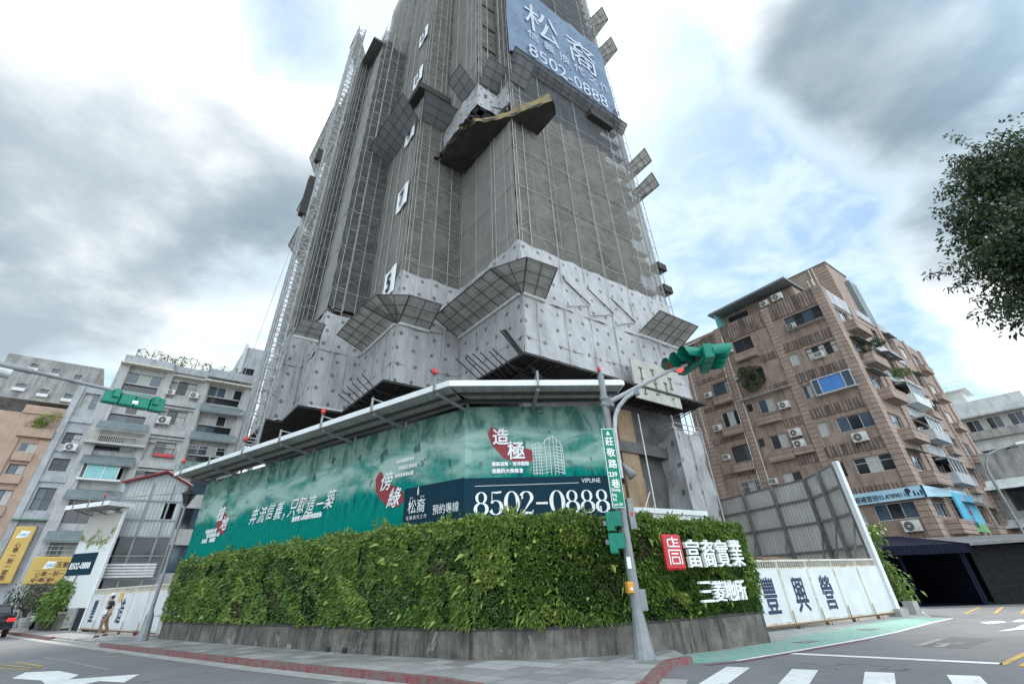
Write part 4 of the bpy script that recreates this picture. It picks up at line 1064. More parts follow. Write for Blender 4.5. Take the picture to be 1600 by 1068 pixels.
# safety canopies: inclined panels, wrapped round the corners
def canopy(name, quads, m='platform_panel', fr='frame_dark'):
    """quads: (inner a, inner b, outer b, outer a) in local coordinates"""
    b = MB(); f = MB(); sv = MB()
    for a, c, d, e in quads:
        a, c, d, e = map(Vector, (a, c, d, e)); nrm = (c-a).cross(e-a).normalized()
        if nrm.z < 0: nrm = -nrm
        L = (c-a).length; Wd_ = (e-a).length
        b.add([a, c, d, e, a+nrm*.03, c+nrm*.03, d+nrm*.03, e+nrm*.03], [(0, 1, 2, 3), (7, 6, 5, 4), (0, 4, 5, 1), (1, 5, 6, 2), (2, 6, 7, 3), (3, 7, 4, 0)], [[(0, 0), (L, 0), (L, Wd_), (0, Wd_)]]*2+[None]*4)
        for p, q in ((a, c), (c, d), (d, e), (e, a)): f.tube(p-nrm*.02, q-nrm*.02, .028, n=4)
        if L > 1.2 and m == 'platform_panel': sv.tube(a-nrm*.05, c-nrm*.05, .10, n=8)
        n = max(2, round(L/.85))
        for k in range(1, n): f.tube(a.lerp(c, k/n)-nrm*.03, e.lerp(d, k/n)-nrm*.03, .018, n=4)
        for t in (.33, .66): f.tube(a.lerp(e, t)-nrm*.06, c.lerp(d, t)-nrm*.06, .022, n=4)
    o = b.build(name, m, tw); f.build('canopy_frame', fr, o)
    if sv.v: parts(sv, 'canopy_sleeve', 'scaffold_pale', o)
    return o
def ring(zi, out, rise, spans):
    Q = []
    for (ax, px, py, u0, u1, e0, e1) in spans:
        M = seg(px, py, ax); Q.append((M(u0, .1, zi), M(u1, .1, zi), M(u1+e1, out, zi+rise), M(u0+e0, out, zi+rise)))
    return Q
canopy('safety_canopy', [((-.1, .0, 14.2), (-.1, 6.2, 14.2), (-2.0, 6.0, 15.), (-2.0, .0, 15.)), ((-.12, .02, 14.2), (.02, -.12, 14.2), (-1.05, -1.85, 15.02), (-2.0, -.02, 15.)), ((.0, -.1, 14.2), (1.5, -.1, 14.2), (.85, -2., 15.), (-1.03, -1.86, 15.))])
canopy('safety_canopy', [((-4.2, 6.35, 14.1), (-4.2, 11.0, 14.1), (-6.0, 11.3, 15), (-6.05, 7.0, 15)), ((-4.22, 6.33, 14.1), (-4.15, 6.25, 14.1), (-5.8, 5.5, 15.05), (-6.05, 6.98, 15)), ((-4.17, 6.27, 14.1), (-4.1, 6.2, 14.1), (-4.3, 4.5, 15), (-5.78, 5.48, 15.04)), ((-4.08, 6.2, 14.1), (-2.15, 6.2, 14.1), (-2.3, 4.45, 15), (-4.28, 4.49, 15))])
canopy('safety_canopy', ring(14.6, 1.2, .7, [('x', -8.4, 12.1, 0, 1.5, 0, 0)]))
canopy('safety_canopy', ring(14.3, 1.95, .8, [('x', 0, 0, 9.1, 13.3, .1, -.2)])+[((13.4, 0, 14.3), (13.4, 3, 14.3), (15.4, 3, 15.1), (15.0, -.8, 15.1))])
canopy('safety_canopy', ring(32.2, 2.0, .9, [('y', -4.1, 6.3, .0, 5.6, -.9, .2), ('x', -4.1, 6.3, .1, 2.1, -.8, .3)]), 'net_canopy')
canopy('safety_canopy', ring(32.9, 1.5, 1.6, [('y', -1.8, 1.5, .1, 2.0, .0, .0)]), 'net_canopy')
canopy('safety_canopy', ring(33.2, 1.4, 1.7, [('x', -1.8, 1.5, .1, 1.8, .0, .0), ('x', 0, 0, 0, 1.6, .0, .0)]), 'net_canopy')
canopy('safety_canopy', ring(36.0, .95, .7, [('x', 0, 0, .3, 13.3, -.2, -.1)]), 'net_canopy')
canopy('safety_canopy', [((-7.9, 16., 39.6), (-7.9, 25, 39.6), (-9.1, 25, 42.2), (-9.1, 16., 42.2))], 'platform_panel')
canopy('safety_canopy', [((-7.6, 15.8, 51.5), (-7.6, 18.5, 51.5), (-9.0, 18.5, 55.5), (-9.0, 15.8, 55.5))], 'platform_panel')
canopy('safety_canopy', [((-7.9, 18, 30.), (-7.9, 21.5, 30.), (-9.2, 21.5, 31.6), (-9.2, 18, 31.6))], 'platform_panel')
canopy('safety_canopy', [((-7.9, 17, 25.), (-7.9, 20, 25.), (-9.2, 20, 26.4), (-9.2, 17, 26.4))], 'platform_panel')
for z in (28.2, 31.2, 49.2, 55.7):
    canopy('safety_canopy', [((12.4, -.12, z), (13.4, -.05, z), (14.9, -1.3, z+1.3), (13.2, -1.9, z+1.3)), ((13.4, -.05, z), (13.45, 2.5, z), (15.3, 2.8, z+1.3), (14.92, -1.28, z+1.3))], 'platform_panel')
for z in (18.9, 20.9): MB().box(13.3, 14.25, -.25, .5, z, z+.55).build('beam_stub', 'rod_dark', tw)
br = MB()
for u in (3.0, 5.0, 7.0):
    dg0 = MB().tube((u, -.16, 16.2), (u+2.0, -.2, 15.0), .035, n=5); dg0.build('folded_bracket', 'rod_dark', tw); br.tube((u+.02, -.16, 14.3), (u+2.0, -.2, 14.98), .03, n=5)
parts(br, 'folded_bracket', 'scaffold', tw)
# dark platform over the lower bay, with its sagging tarpaulin edge
pf = MB()
out = [(-2.2, 1.85), (-1.9, 1.5), (-1.35, 1.05), (-.6, .35), (.0, -.55), (.7, -1.7), (1.45, -2.85), (2.35, -2.1), (2.45, .1), (.5, .5), (.3, 6.6), (-2.1, 6.75), (-2.3, 5.6), (-2.5, 4.5), (-2.3, 3.6), (-2.45, 2.9)]
pf.prism(out, 28.55, 28.72); pf.build('platform', 'platform_dark', tw)
tb = MB(); edge = [(-2.3, 2.6), (-1.9, 1.5), (-1.35, 1.05), (-.6, .35), (.0, -.55), (.7, -1.7), (1.45, -2.85), (2.35, -2.1)]
E2 = dense(edge, .3); n = len(E2)
for i in range(n-1):
    for j in range(5):
        def P(i, j):
            t = i/(n-1); w = .25+1.0*t**1.5; x, y = E2[i]; s_ = j/5
            return (x+.06*math.sin(i*1.3)-s_*.35*(1-t), y-.02+s_*.25, 28.5+w*s_+.22*math.sin(math.pi*s_)*math.sin(i*.9)+.05*math.sin(i*2.3))
        tb.quad(P(i, j), P(i+1, j), P(i+1, j+1), P(i, j+1))
tb.build('sagging_tarpaulin', 'tarp_brown', tw, True)
jg = MB()
for k in range(16):
    y = 1.6+k*.33; jg.obox((-2.35+RNG.normal(0, .08), y, 28.75+RNG.uniform(-.05, .15)), (.10+RNG.uniform(0, .12), 0, 0), (0, .16, .05), (.0, .0, .07))
for k in range(9): jg.tube((-.2+k*.22, .2-.1*k, 29.6), (-.9+k*.25, 1.1-.1*k, 30.5), .04, n=4)
jg.prism([(-4.8, 5.5), (-1.9, 5.5), (-1.9, 6.3), (-4.1, 6.3), (-4.1, 9), (-4.8, 9)], 35.2, 35.9)
jg.box(8.6, 11.4, -.6, 0, 35.2, 35.9)
for k in range(4): jg.tube((11.2+k*.2, -.3, 36), (11.5+k*.2, -1.1, 37.4), .05, n=4)
tag(jg.build('deck_debris', 'rod_dark', tw), kind='stuff')
# ground level under the deck: concrete wall, plywood and props
lo = MB(); lo.box(.5, 13.2, 1.0, 1.3, 0, 10.2); lo.build('ground_floor_wall', 'concrete_dark', tw)
pw = MB(); pw.box(6.6, 7.9, .6, .75, 3.5, 9.4); pw.box(6.9, 8.3, .85, .95, 0, 6); pw.box(5.2, 6.3, .55, .8, 3.0, 5.5); parts(pw, 'plywood_board', 'plywood', tw)
pp = MB()
for x in (8.0,): pp.tube((x, .3, 0), (x+.1, .3, 9.2), .035, n=6)
for k in range(4): pp.tube((7.0, .28, 1.2+k), (7.8, .28, 2.2+k), .025, n=4)
parts(pp, 'steel_prop', 'scaffold_pale', tw)

# separate things hung on the scaffold
def tmap(p):
    c, s = math.cos(R(TR)), math.sin(R(TR)); return (.9+p[0]*c-p[1]*s, 20.5+p[0]*s+p[1]*c, p[2])
for txt, z, y, lab in (('5', 16.7, .78, 'white floor number sheet reading 5 above the lower canopy'), ('7', 23.8, .45, 'white floor number sheet reading 7 midway up the left net'), ('9', 31.0, .55, 'white floor number sheet reading 9 half hidden behind the dark net canopy'),
                    ('11', 38.4, .35, 'white floor number sheet reading 11 above the dark net canopy'), ('13', 45.2, .25, 'topmost white floor number sheet, reading 13')):
    t = thing('floor_number_sheet', lab, 'sign', tmap((-4.1-.12, 6.3+y, z)), TR, 'floor number sheets on the tower')
    m = MB()
    for i in range(6):
        a, b = i/6*1.7, (i+1)/6*1.7; f = lambda u: -.05-.04*math.sin(u*4)
        m.quad((f(a), a, 0), (f(b), b, 0), (f(b), b, 2.05), (f(a), a, 2.05))
    m.build('sheet', 'white_letter', t, True)
    lettering(txt, 'navy_ink', t, lambda u, d, z: (-d-.0, 1.7-u, z), .36 if len(txt) == 1 else .2, .42, .10, 1.75, .006, .05, sx=.9 if len(txt) == 1 else .62, name='number')
bn = thing('advertising_banner', 'huge blue advertising banner with white characters hung high on the tower', 'banner', tmap((0, 0, 36.9)), TR)
Mb = lambda u, d, z: (u, -d, z)
m = MB(); nu, nz = 26, 24; LB, HB = 13.1, 13.6
def fb(u, z): return .30+.10*math.sin(math.pi*((u/2.18) % 1))+.04*math.sin(u*1.7+z*.9)
def zt(u): return HB-.55*math.sin(math.pi*((u/2.18) % 1))
def zb_(u): return .28*math.sin(math.pi*((u/2.18) % 1))
for i in range(nu*2):
    for j in range(nz):
        a, b = LB*i/nu/2, LB*(i+1)/nu/2; q0, q1 = j/nz, (j+1)/nz
        Z = lambda u, q: zb_(u)+(zt(u)-zb_(u))*q
        m.quad(*[Mb(u, fb(u, Z(u, q)), Z(u, q)) for u, q in ((a, q0), (b, q0), (b, q1), (a, q1))])
m.build('banner_sheet', 'banner_cloth', bn, True)
BT = lambda s, u, z, size, sx=1., off=0.: lettering(s, 'banner_ink', bn, Mb, u, z, .47, size, .004, off, 0, sx, 'lettering')
BT('松', 1.9, 6.2, 5.2, .85); BT('裔', 7.1, 6.2, 5.2, .85)
for ch, u in zip('信義換代之作', (2.1, 3.95, 5.8, 7.65, 9.5, 11.1)): BT(ch, u, 4.3, 1.45, .95)
BT('8502-0888', 2.0, 1.35, 2.55, .88)
vt = MB()
for i in range(12):
    for j in range(9):
        if (i+j) % 2: continue
        u, z = 1.0+i*1.02, .9+j*1.4
        vt.lathe(Mb(u, fb(u, z)+.03, z), [(.07, 0), (.07, .012)], 8, (0, -1, 0))
parts(vt, 'vent_patch', 'rod_dark', bn)
# hoist mast left of the tower
hm = thing('hoist_mast', 'slender white lattice hoist mast climbing the left edge of the tower', 'hoist', tmap((-8.75, 14.9, 0)), TR)
m = MB(); HW = .36; HT = 54
for x in (-HW, HW):
    for y in (-HW, HW): m.tube((x, y, 0), (x, y, HT), .075, n=5)
k = 0
while k*.75 < HT-.5:
    z = k*.75
    for p, q in (((-HW, -HW), (HW, -HW)), ((HW, -HW), (HW, HW)), ((HW, HW), (-HW, HW)), ((-HW, HW), (-HW, -HW))):
        m.tube((*p, z), (*q, z), .042, n=4, caps=False); m.tube((*(p if k % 2 else q), z), (*(q if k % 2 else p), z+.75), .020, n=4, caps=False)
    k += 1
m.build('mast', 'mast_steel', hm)
m = MB()
for z in range(6, 54, 6): m.tube((HW, HW, z), (.95, .9, z), .035, n=4); m.tube((-HW, HW, z), (.95, 1.1, z+.4), .03, n=4)
parts(m, 'wall_tie', 'scaffold', hm, 2)
m = MB(); m.box(-.60, -.50, -.1, .1, 0, HT-4); m.tube((-1.35, 0, 12.), (-.55, 0, 27), .02, n=4); m.build('cable_guide', 'galv', hm)
m = MB(); m.box(-.95, -.48, -.3, .3, 26, 30); m.box(-.9, -.48, -.25, .25, 32, 33.4); parts(m, 'counterweight', 'rod_dark', hm)
# tarpaulin-wrapped scaffold tower at the right foot
wp = thing('wrapped_scaffold', 'grey tarpaulin-wrapped scaffold box standing under the tower beside the lane fence', 'scaffold', tmap((10.3, -.25, 0)), TR)
for M, L, zt_, d in ((lambda u, d, z: (-d, u, z), 2.6, 8.5, 0), (lambda u, d, z: (u, -d, z), 2.5, 8.9, 0)):
    m = MB(); 
    for i in range(8):
        for j in range(20):
            f = lambda u, z: .05*math.sin(u*4.1+z*1.9)+.06*math.sin(u*2-z*2.9)+(.05 if 4.1 < z < 4.5 else 0)
            q = [(L*i/8, j/20), (L*(i+1)/8, j/20), (L*(i+1)/8, (j+1)/20), (L*i/8, (j+1)/20)]
            T_ = lambda u: zt_-.5*math.sin(math.pi*u/L)
            m.quad(*[M(u, f(u, q_*T_(u)), q_*T_(u)) for u, q_ in q], [(u*1.1, q_*8) for u, q_ in q])
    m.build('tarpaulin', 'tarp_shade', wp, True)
m = MB()
for x, y in ((0, 0), (0, 2.6), (2.5, 0), (1.25, 0), (2.5, 2.6), (0, 1.3)): m.tube((x-.08 if x == 0 else x, y-.1 if y == 0 else y, 0), (x-.08 if x == 0 else x, y-.1 if y == 0 else y, 9.3 if (x, y) == (0, 0) else 8.9), .04, n=6)
for z in (8.6, 8.9): m.tube((-.06, 0, z), (-.06, 2.6, z), .03, n=5); m.tube((0, -.08, z), (2.5, -.08, z), .03, n=5)
for k in range(6): m.tube((-.06, k*.43, 8.6), (-.06, (k+1)*.43, 8.9), .02, n=4)
m.build('scaffold_frame', 'scaffold', wp)
fpn = thing('formwork_panel', 'weathered pale formwork board with steel hooks hung in front of the dotted sheets', 'panel', tmap((6.9, -.75, 9.6)), TR)
m = MB(); m.box(0, 3.9, -.05, .05, 0, 2.3); m.build('board', 'form_panel', fpn)
m = MB()
for x, z in ((.7, 1.2), (.75, .35), (1.75, 1.3), (1.8, .5), (2.75, .7), (3.3, 1.1)):
    m.box(x, x+.06, -.09, -.052, z, z+.62); m.box(x-.12, x+.18, -.10, -.053, z+.6, z+.66); m.box(x-.1, x+.14, -.10, -.053, z-.04, z+.02)
parts(m, 'hook', 'frame_dark', fpn, 3)

# ================================================================= BROWN APARTMENT BLOCK (right)
bb = thing('brown_apartment_block', 'seven-storey brown tiled apartment block on the corner of the lane, with rooftop shed', 'building', (28.1, 35.1, 0), TR)
FZ = [(19.95, 21.25), (16.85, 17.9), (13.85, 15.0), (10.7, 11.85), (7.6, 8.75), (4.5, 5.55)]
HT_ = 22.95
holes = []
for k, (a, b) in enumerate(FZ):
    if k == 0: holes += [(.62, 3.75, a, b), (7.15, 9.05, a-.2, b-.25)]
    else: holes += [(.62, 3.15, a, b), (3.82, 4.6, a, b), (7.15, 8.65, a-.15, b-.1), (9.2, 9.75, a+.3, b-.15) if k in (2, 3) else (9.2, 9.21, a, a+.01)]
    holes += [(10.6, 12.4, a-.5 if k else a-.4, b-.25)]
holes = [h for h in holes if h[1]-h[0] > .1]
SH = []
for k, (a, b) in enumerate(FZ):
    SH += [(1.5, 4.3, a+.1, b), (7.4, 11.0, a-.1, b+.1), (12.6, 14.6, a, b), (16.2, 18.4, a, b), (19.8, 22.4, a, b)]
m = MB(); m.wall(Mx, 0, 15.5, 3.2, HT_, holes, .22); m.wall(My, 0, 24.6, 3.2, HT_-.6, SH, .22)
m.quad((24.6, 0, 3.2), (24.6, 14, 3.2), (24.6, 14, HT_-.6), (24.6, 0, HT_-.6)); m.quad((0, 15.5, 0), (0, 15.5, HT_), (14, 15.5, HT_), (14, 15.5, 0))
m.add([(0, 0, HT_-1.1), (24.6, 0, HT_-1.1), (24.6, 15.5, HT_-1.1), (0, 15.5, HT_-1.1)], [(0, 1, 2, 3)])
m.box(.02, 24.5, .02, 15.4, 0, 3.19)
m.build('wall', 'brown_plain', bb)
inn = MB(); inn.box(.5, 24.4, .5, 15.3, 3.3, HT_-1.3); inn.build('interior', 'core_dark', bb)
m = MB()
for a, b in ((0, .6), (4.72, 5.35), (9.85, 10.5), (14.0, 14.7)): m.ubox(Mx, a, b, -.02, .13, 3.2, HT_+.03)
for a, b in ((.0, 1.05), (5.5, 6.6), (11.5, 12.2), (15.0, 15.7), (19.0, 19.5), (23.8, 24.65)): m.ubox(My, a, b, -.02, .13 if a else .131, 3.2, HT_-.58 if a else HT_+.028)
parts(m, 'pilaster', 'brown_course', bb)
m = MB()
m.ubox(Mx, .6, 4.72, -.02, .09, 21.45, HT_+.02); m.ubox(Mx, 5.35, 9.85, -.02, .09, 21.25, HT_+.018); m.ubox(Mx, 10.5, 14.0, -.02, .09, 21.0, HT_-.3)
for z in (18.2, 15.3, 12.2, 9.15, 6.0):
    m.ubox(Mx, .6, 4.72, -.02, .08, z, z+.78); m.ubox(Mx, 5.35, 7.0, -.02, .07, z-.1, z+.55); m.ubox(Mx, 10.5, 14, -.02, .06, z-.1, z+.3)
parts(m, 'slatted_band', 'brown_slat', bb)
m = MB()
for (x0, x1) in ((7.0, 11.4), (12.3, 15.0)):
    for z in (22.0, 18.7, 15.6, 12.5, 9.4, 6.2): m.ubox(My, x0, x1, -.02, .10, z-.1, z+.75)
m.ubox(My, 1.1, 5.4, -.02, .08, 21.5, HT_-.02)
parts(m, 'pale_spandrel', 'grey_render', bb)
PN = {0: ('glass', 'glass_blue')}
for k, (a, b) in enumerate(FZ):
    if k == 0:
        window(bb, Mx, .62, 3.75, a, b, mull=4, fr='frame_dark', pane=['glass', 'glass_blue']); window(bb, Mx, 7.15, 9.05, a-.2, b-.25, mull=2, fr='frame_dark')
    else:
        if k == 2:
            pass
        window(bb, Mx, .62, 3.15, a, b, mull=5 if k == 1 else 3, fr='frame_alu' if k != 1 else 'frame_dark', pane=['curtain', 'glass'] if k in (1,) else ['glass', 'curtain', 'glass'] if k == 4 else ['glass_blue', 'glass'], trans=.35 if k in (1, 4) else 0)
        window(bb, Mx, 3.82, 4.6, a, b, mull=2 if k == 2 else 1, fr='frame_alu', pane='glass')
        window(bb, Mx, 7.15, 8.65, a-.15, b-.1, mull=2, fr='frame_alu', pane=['curtain', 'glass'] if k == 3 else ['glass'])
        if k in (2, 3): window(bb, Mx, 9.2, 9.75, a+.3, b-.15, mull=1, fr='frame_dark')
    window(bb, Mx, 10.6, 12.4, a-.5 if k else a-.4, b-.25, mull=3, fr='frame_dark' if k % 2 else 'frame_alu', pane=['glass', 'curtain'] if k == 2 else ['glass'])
# projecting blue bay window
w = MB(); w.ubox(Mx, .5, 3.55, .0, .55, 13.72, 13.82); w.ubox(Mx, .5, 3.55, .0, .55, 15.0, 15.1)
for u in (.5, 1.15, 2.95, 3.47): w.ubox(Mx, u, u+.08, .47, .55, 13.82, 15.0)
for u in (.5, 3.47): w.ubox(Mx, u, u+.08, .0, .08, 13.82, 15.0)
w = w.build('bay_window', 'frame_alu', bb)
p = MB(); p.quad(*[Mx(u, .5, z) for u, z in ((.58, 13.82), (1.15, 13.82), (1.15, 15), (.58, 15))]); p.quad(*[Mx(u, .5, z) for u, z in ((3.03, 13.82), (3.47, 13.82), (3.47, 15), (3.03, 15))])
for u in (.54, 3.51): p.quad(*[Mx(u, d, z) for d, z in ((.04, 13.82), (.5, 13.82), (.5, 15), (.04, 15))])
p.build('pane', 'glass_blue', w)
p = MB(); p.quad(*[Mx(u, .48, z) for u, z in ((1.23, 13.84), (2.95, 13.84), (2.95, 14.98), (1.23, 14.98))]); p.build('blind', 'curtain_blue', w)
# planter boxes under windows
def planter(M, u0, u1, z0, z1, dp=.55):
    m = MB(); m.ubox(M, u0, u1, .0, dp, z0, z0+.1)
    m.ubox(M, u0, u1, dp-.08, dp, z0+.1, z1); m.ubox(M, u0, u0+.08, 0, dp-.08, z0+.1, z1); m.ubox(M, u1-.08, u1, 0, dp-.08, z0+.1, z1); m.ubox(M, u0-.03, u1+.03, dp, dp+.03, z1-.1, z1)
    m.ubox(M, u0+.08, u1-.08, 0, dp-.08, z0+.1, z1-.1)
    return m.build('planter_box', 'brown_course', bb)
for k, (a, b) in enumerate(FZ):
    if k in (0, 2, 3): planter(Mx, 7.0, 9.05, a-1.15, a-.45)
    if k > 0: planter(Mx, 10.55, 12.45, a-1.35, a-.62)
    if k == 3: planter(Mx, 5.4, 6.95, a-.95, a-.4, .4)
    planter(My, 2.0, 5.3, a-1.0, a-.15, .85)
    if k > 1: planter(My, 12.5, 14.7, a-.9, a-.25, .6); 
    planter(My, 19.8, 22.4, a-.9, a-.3, .6)
for k, (a, b) in enumerate(FZ):
    window(bb, My, 1.5, 4.3, a+.1, b, mull=3, fr='frame_alu', pane=['glass', 'glass_blue']); window(bb, My, 7.4, 11.0, a-.1, b+.1, mull=4, fr='frame_white' if k % 2 else 'frame_dark', pane=['glass_blue', 'glass'])
    for x0, x1 in ((12.6, 14.6), (16.2, 18.4), (19.8, 22.4)): window(bb, My, x0, x1, a, b, mull=2, fr='frame_alu')
m = MB()
for k, (a, b) in enumerate(FZ):
    for x0, x1, o in ((1.2, 4.6, .7), (7.2, 11.2, .9), (12.4, 14.8, .6), (16, 18.6, .6)):
        if (k+int(x0)) % 3 == 1: continue
        m.add([My(x0, .0, b+.32), My(x1, .0, b+.32), My(x1, o, b+.08), My(x0, o, b+.08), My(x0, .0, b+.35), My(x1, .0, b+.35), My(x1, o, b+.11), My(x0, o, b+.11)], [(0, 1, 2, 3), (7, 6, 5, 4), (2, 3, 7, 6), (0, 3, 7, 4), (1, 2, 6, 5)])
parts(m, 'window_hood', 'awning_grey', bb)
for k, a in ((3, 12.6), (4, 9.3), (1, 15.6)):
    b = MB(); b.ubox(My, 7.3, 11.1, .13, 1.0, a-2.3, a-1.5); b.ubox(My, 7.3, 11.1, .13, 1.05, a-1.5+1.0, a-.4); b.build('enclosed_balcony', 'grey_render' if k != 1 else 'pale_render', bb)
    window(bb, My, 7.35, 11.05, a-1.5, a-.5, d=.88, mull=4, fr='frame_white', pane=['glass_blue', 'glass'])
grille(bb, Mx, .6, 3.8, 19.9, 20.35, .55, .2, 'frame_dark', 2); 
m = MB(); m.ubox(Mx, .6, 3.8, .0, .55, 19.86, 19.9); m.ubox(Mx, 5.2, 9.95, .0, .55, 15.22, 15.26); parts(m, 'ledge', 'frame_alu', bb)
grille(bb, Mx, 10.5, 12.5, 7.1, 8.6, .28, .16, 'frame_alu', 4); grille(bb, Mx, 10.55, 12.45, 16.4, 17.7, .2, .22, 'frame_dark', 3)
# roof shed and stair tower
m = MB(); m.box(1.5, 8, 2.4, 9.9, 21.9, 24.7); m.build('roof_shed', 'brown_plain', bb)
m = MB(); m.add([(-.25, 2.2, 24.85), (8.2, 2.2, 24.85), (8.2, 10.5, 24.6), (-.25, 10.5, 24.6), (-.25, 2.2, 25.05), (8.2, 2.2, 25.05), (8.2, 10.5, 24.8), (-.25, 10.5, 24.8)], [(0, 1, 2, 3), (7, 6, 5, 4), (0, 3, 7, 4), (0, 4, 5, 1), (3, 2, 6, 7), (1, 5, 6, 2)]); m.build('shed_roof', 'awning_grey', bb)
m = MB(); m.box(-.1, 1.5, 9.9, 9.95, 22.95, 24.55); m.build('plastic_screen', 'glass_teal', bb)
m = MB(); m.ubox(lambda u, d, z: (1.5-d, u, z), 7.2, 9.3, .01, .05, 23.1, 24.3); m.build('shed_window', 'glass', bb)
m = MB(); m.box(7, 12, .3, 6.2, 21.9, 28.4); m.box(8, 13, 4, 8, 21.9, 27.3); parts(m, 'stair_tower', 'brown_course', bb)
m = MB(); m.ubox(lambda u, d, z: (7-d, u, z), 1.3, 6.0, -.02, .1, 25.2, 26.9); m.build('tower_panel', 'brown_plain', bb)
m = MB(); m.box(6.9, 12.1, .2, 6.3, 28.4, 28.5); m.build('tower_cap', 'awning_grey', bb); m = MB(); m.box(10.6, 12.5, -.1, .29, 22, 27.3); m.build('side_panel', 'awning_grey', bb)
m = MB()
for y in (1.6, 1.95): m.tube((6.85, y, 22), (6.85, y, 28.2), .05, n=6); m.tube((6.85, y, 28.2), (7, y, 28.5), .05, n=6)
for y, x in ((.4, .5), (.75, .5)): m.tube((x, y, 22.9), (x, y, 24.), .04, n=6)
m.tube((-.18, 9.83, 4), (-.18, 9.83, 22), .05, n=6); m.tube((-.18, 10.6, 4), (-.18, 10.6, 21), .04, n=6)
parts(m, 'drain_pipe', 'ivory', bb)
for M, u, z, d, k, sc, lab in (
    (Mx, 3.7, 23.45, -.8, 'split', 1.15, 'larger right-hand of two outdoor units on the brown roof, under the shed eave'), (Mx, 5.0, 23.4, -.8, 'split', 1.0, 'smaller left-hand outdoor unit on the brown roof under the shed eave'),
    (Mx, 3.3, 19.95, .0, 'split', .95, 'outdoor unit in the rusty rack at the top-floor corner window'), (Mx, 2.2, 16.75, .05, 'win', 1.1, 'window unit set low in the paned top-right window, sixth floor'),
    (Mx, 1.9, 9.75, .0, 'split', 1.2, 'outdoor unit hanging below the wide fourth-floor window'), (Mx, 6.35, 13.55, .0, 'split', 1.05, 'outdoor unit right of the window with the slanted thin ledge'),
    (Mx, 6.3, 11.15, .0, 'split', 1.1, 'upper of two outdoor units stacked beside the middle window'), (Mx, 6.3, 10.25, .0, 'split', 1.1, 'lower of two outdoor units stacked beside the middle window'),
    (Mx, 9.5, 20.05, .1, 'win', 1.0, 'window unit left of the top-floor middle window'), (Mx, 9.5, 17.3, .1, 'win', .95, 'window unit just left of the round hanging shrub'),
    (Mx, 9.45, 7.95, .1, 'win', 1.0, 'window unit left of the low middle window above the corrugated fence'),
    (Mx, 12.95, 16.5, .0, 'split', .9, 'outdoor unit left of the left column window beside the traffic signal'), (Mx, 12.95, 13.2, .0, 'split', 1.0, 'outdoor unit left of the curtained left column window'),
    (Mx, 12.95, 10.6, .1, 'win', 1.0, 'window unit left of the fourth-floor left column window'),
    (Mx, 1.25, 3.7, .0, 'split', 1.2, 'outdoor unit under the white framed window over the dark shop roof'), (Mx, 4.3, 3.9, .0, 'split', 1.1, 'outdoor unit beside the fence post above the ivy'), (Mx, 4.6, 6.5, .0, 'split', 1.0, 'outdoor unit just above the blue sign by the fence post'),
    (My, 9.0, 18.0, .2, 'split', 1.0, 'outdoor unit on the side facade below the top balcony'), (My, 13.5, 14.1, .3, 'split', 1.0, 'outdoor unit on the side facade past the white balcony')):
    place_ac(bb, M, u, z, d, lab, k, sc)
bush('hanging_shrub', 'round dark shrub hanging from a middle window of the brown block', 'shrub', tuple(Vector((28.1, 35.1, 0))+Vector((-.45*.7983-8.0*.6023, -.45*.6023+8.0*.7983, 17.0))), (1.0, 1.0, .95), 3000, ['tree_a', 'dry', 'tree_a', 'tree_b'], .17, lumps=11)
def bw(x, y, z): return tuple(Vector((28.1, 35.1, 0))+Vector((x*.7983-y*.6023, x*.6023+y*.7983, z)))
bush('balcony_plant', 'dark leafy plant spilling from the upper side balcony of the brown block', 'plant', bw(3.4, -.6, 17.3), (1.3, .8, .8), 1800, ['tree_a', 'tree_b'], .16)
bush('balcony_plant', 'pale green plant on the recessed side balcony behind the upper one', 'plant', bw(9.0, -.5, 16.4), (1.5, .7, .6), 1500, ['leaf_a', 'tree_b', 'leaf_f'], .16)
# signs on the brown block
sgn = thing('blue_shop_sign', 'long pale blue sign board with a phone number bent round the brown corner', 'sign', (28.1, 35.1, 0), TR)
m = MB()
m.ubox(Mx, -.25, 4.95, .25, .40, 5.62, 6.35)
m.add([My(-.4, .25, 5.62), My(9.5, .25, 6.25), My(9.5, .25, 6.55), My(-.4, .25, 6.35), My(-.4, .4, 5.62), My(9.5, .4, 6.25), My(9.5, .4, 6.55), My(-.4, .4, 6.35)], [(4, 5, 6, 7), (0, 3, 2, 1), (3, 7, 6, 2), (0, 1, 5, 4), (1, 2, 6, 5)])
m.build('sign_board', 'sign_blue', sgn)
lettering('短期補習班', 'ink_black', sgn, Mx, 4.35, 5.76, .41, .42, .004, .008, 0, .92, 'lettering', True); lettering('02-87898118', 'navy_ink', sgn, Mx, 2.42, 5.80, .41, .36, .004, .008, 0, .98, 'lettering', True)
m = MB(); 
m.lathe(Mx(.55, .41, 6.12), [(.17, 0), (.17, .01)], 12, (-1, 0, 0)); m.ubox(Mx, .53, .57, .405, .415, 5.75, 6.0)
for u in (.22, .02, -.18): m.ubox(Mx, u-.05, u+.05, .405, .415, 5.76, 6.08 if u != .02 else 5.95)
m.build('pictogram', 'navy_ink', sgn)
lettering('～樂～', 'pink', sgn, My, .8, 5.95, .41, .36, .004, 0, 0, 1.2)
sg2 = thing('blue_vertical_sign', 'vertical blue banner sign with grassy foot on the side of the brown block', 'sign', bw(5.6, -.3, 3.75), TR)
m = MB(); m.ubox(My, 0, 4.9, 0, .12, .55, 2.55); m.build('sign_board', 'sign_blue_deep', sg2); m = MB(); m.ubox(My, .01, 4.89, 0, .118, 0, .549); m.build('printed_grass', 'grass_print', sg2)
m = MB(); m.lathe(My(2.2, .125, 2.2), [(.28, 0), (.28, .01)], 12, (0, -1, 0)); m.build('emblem', 'pink', sg2)
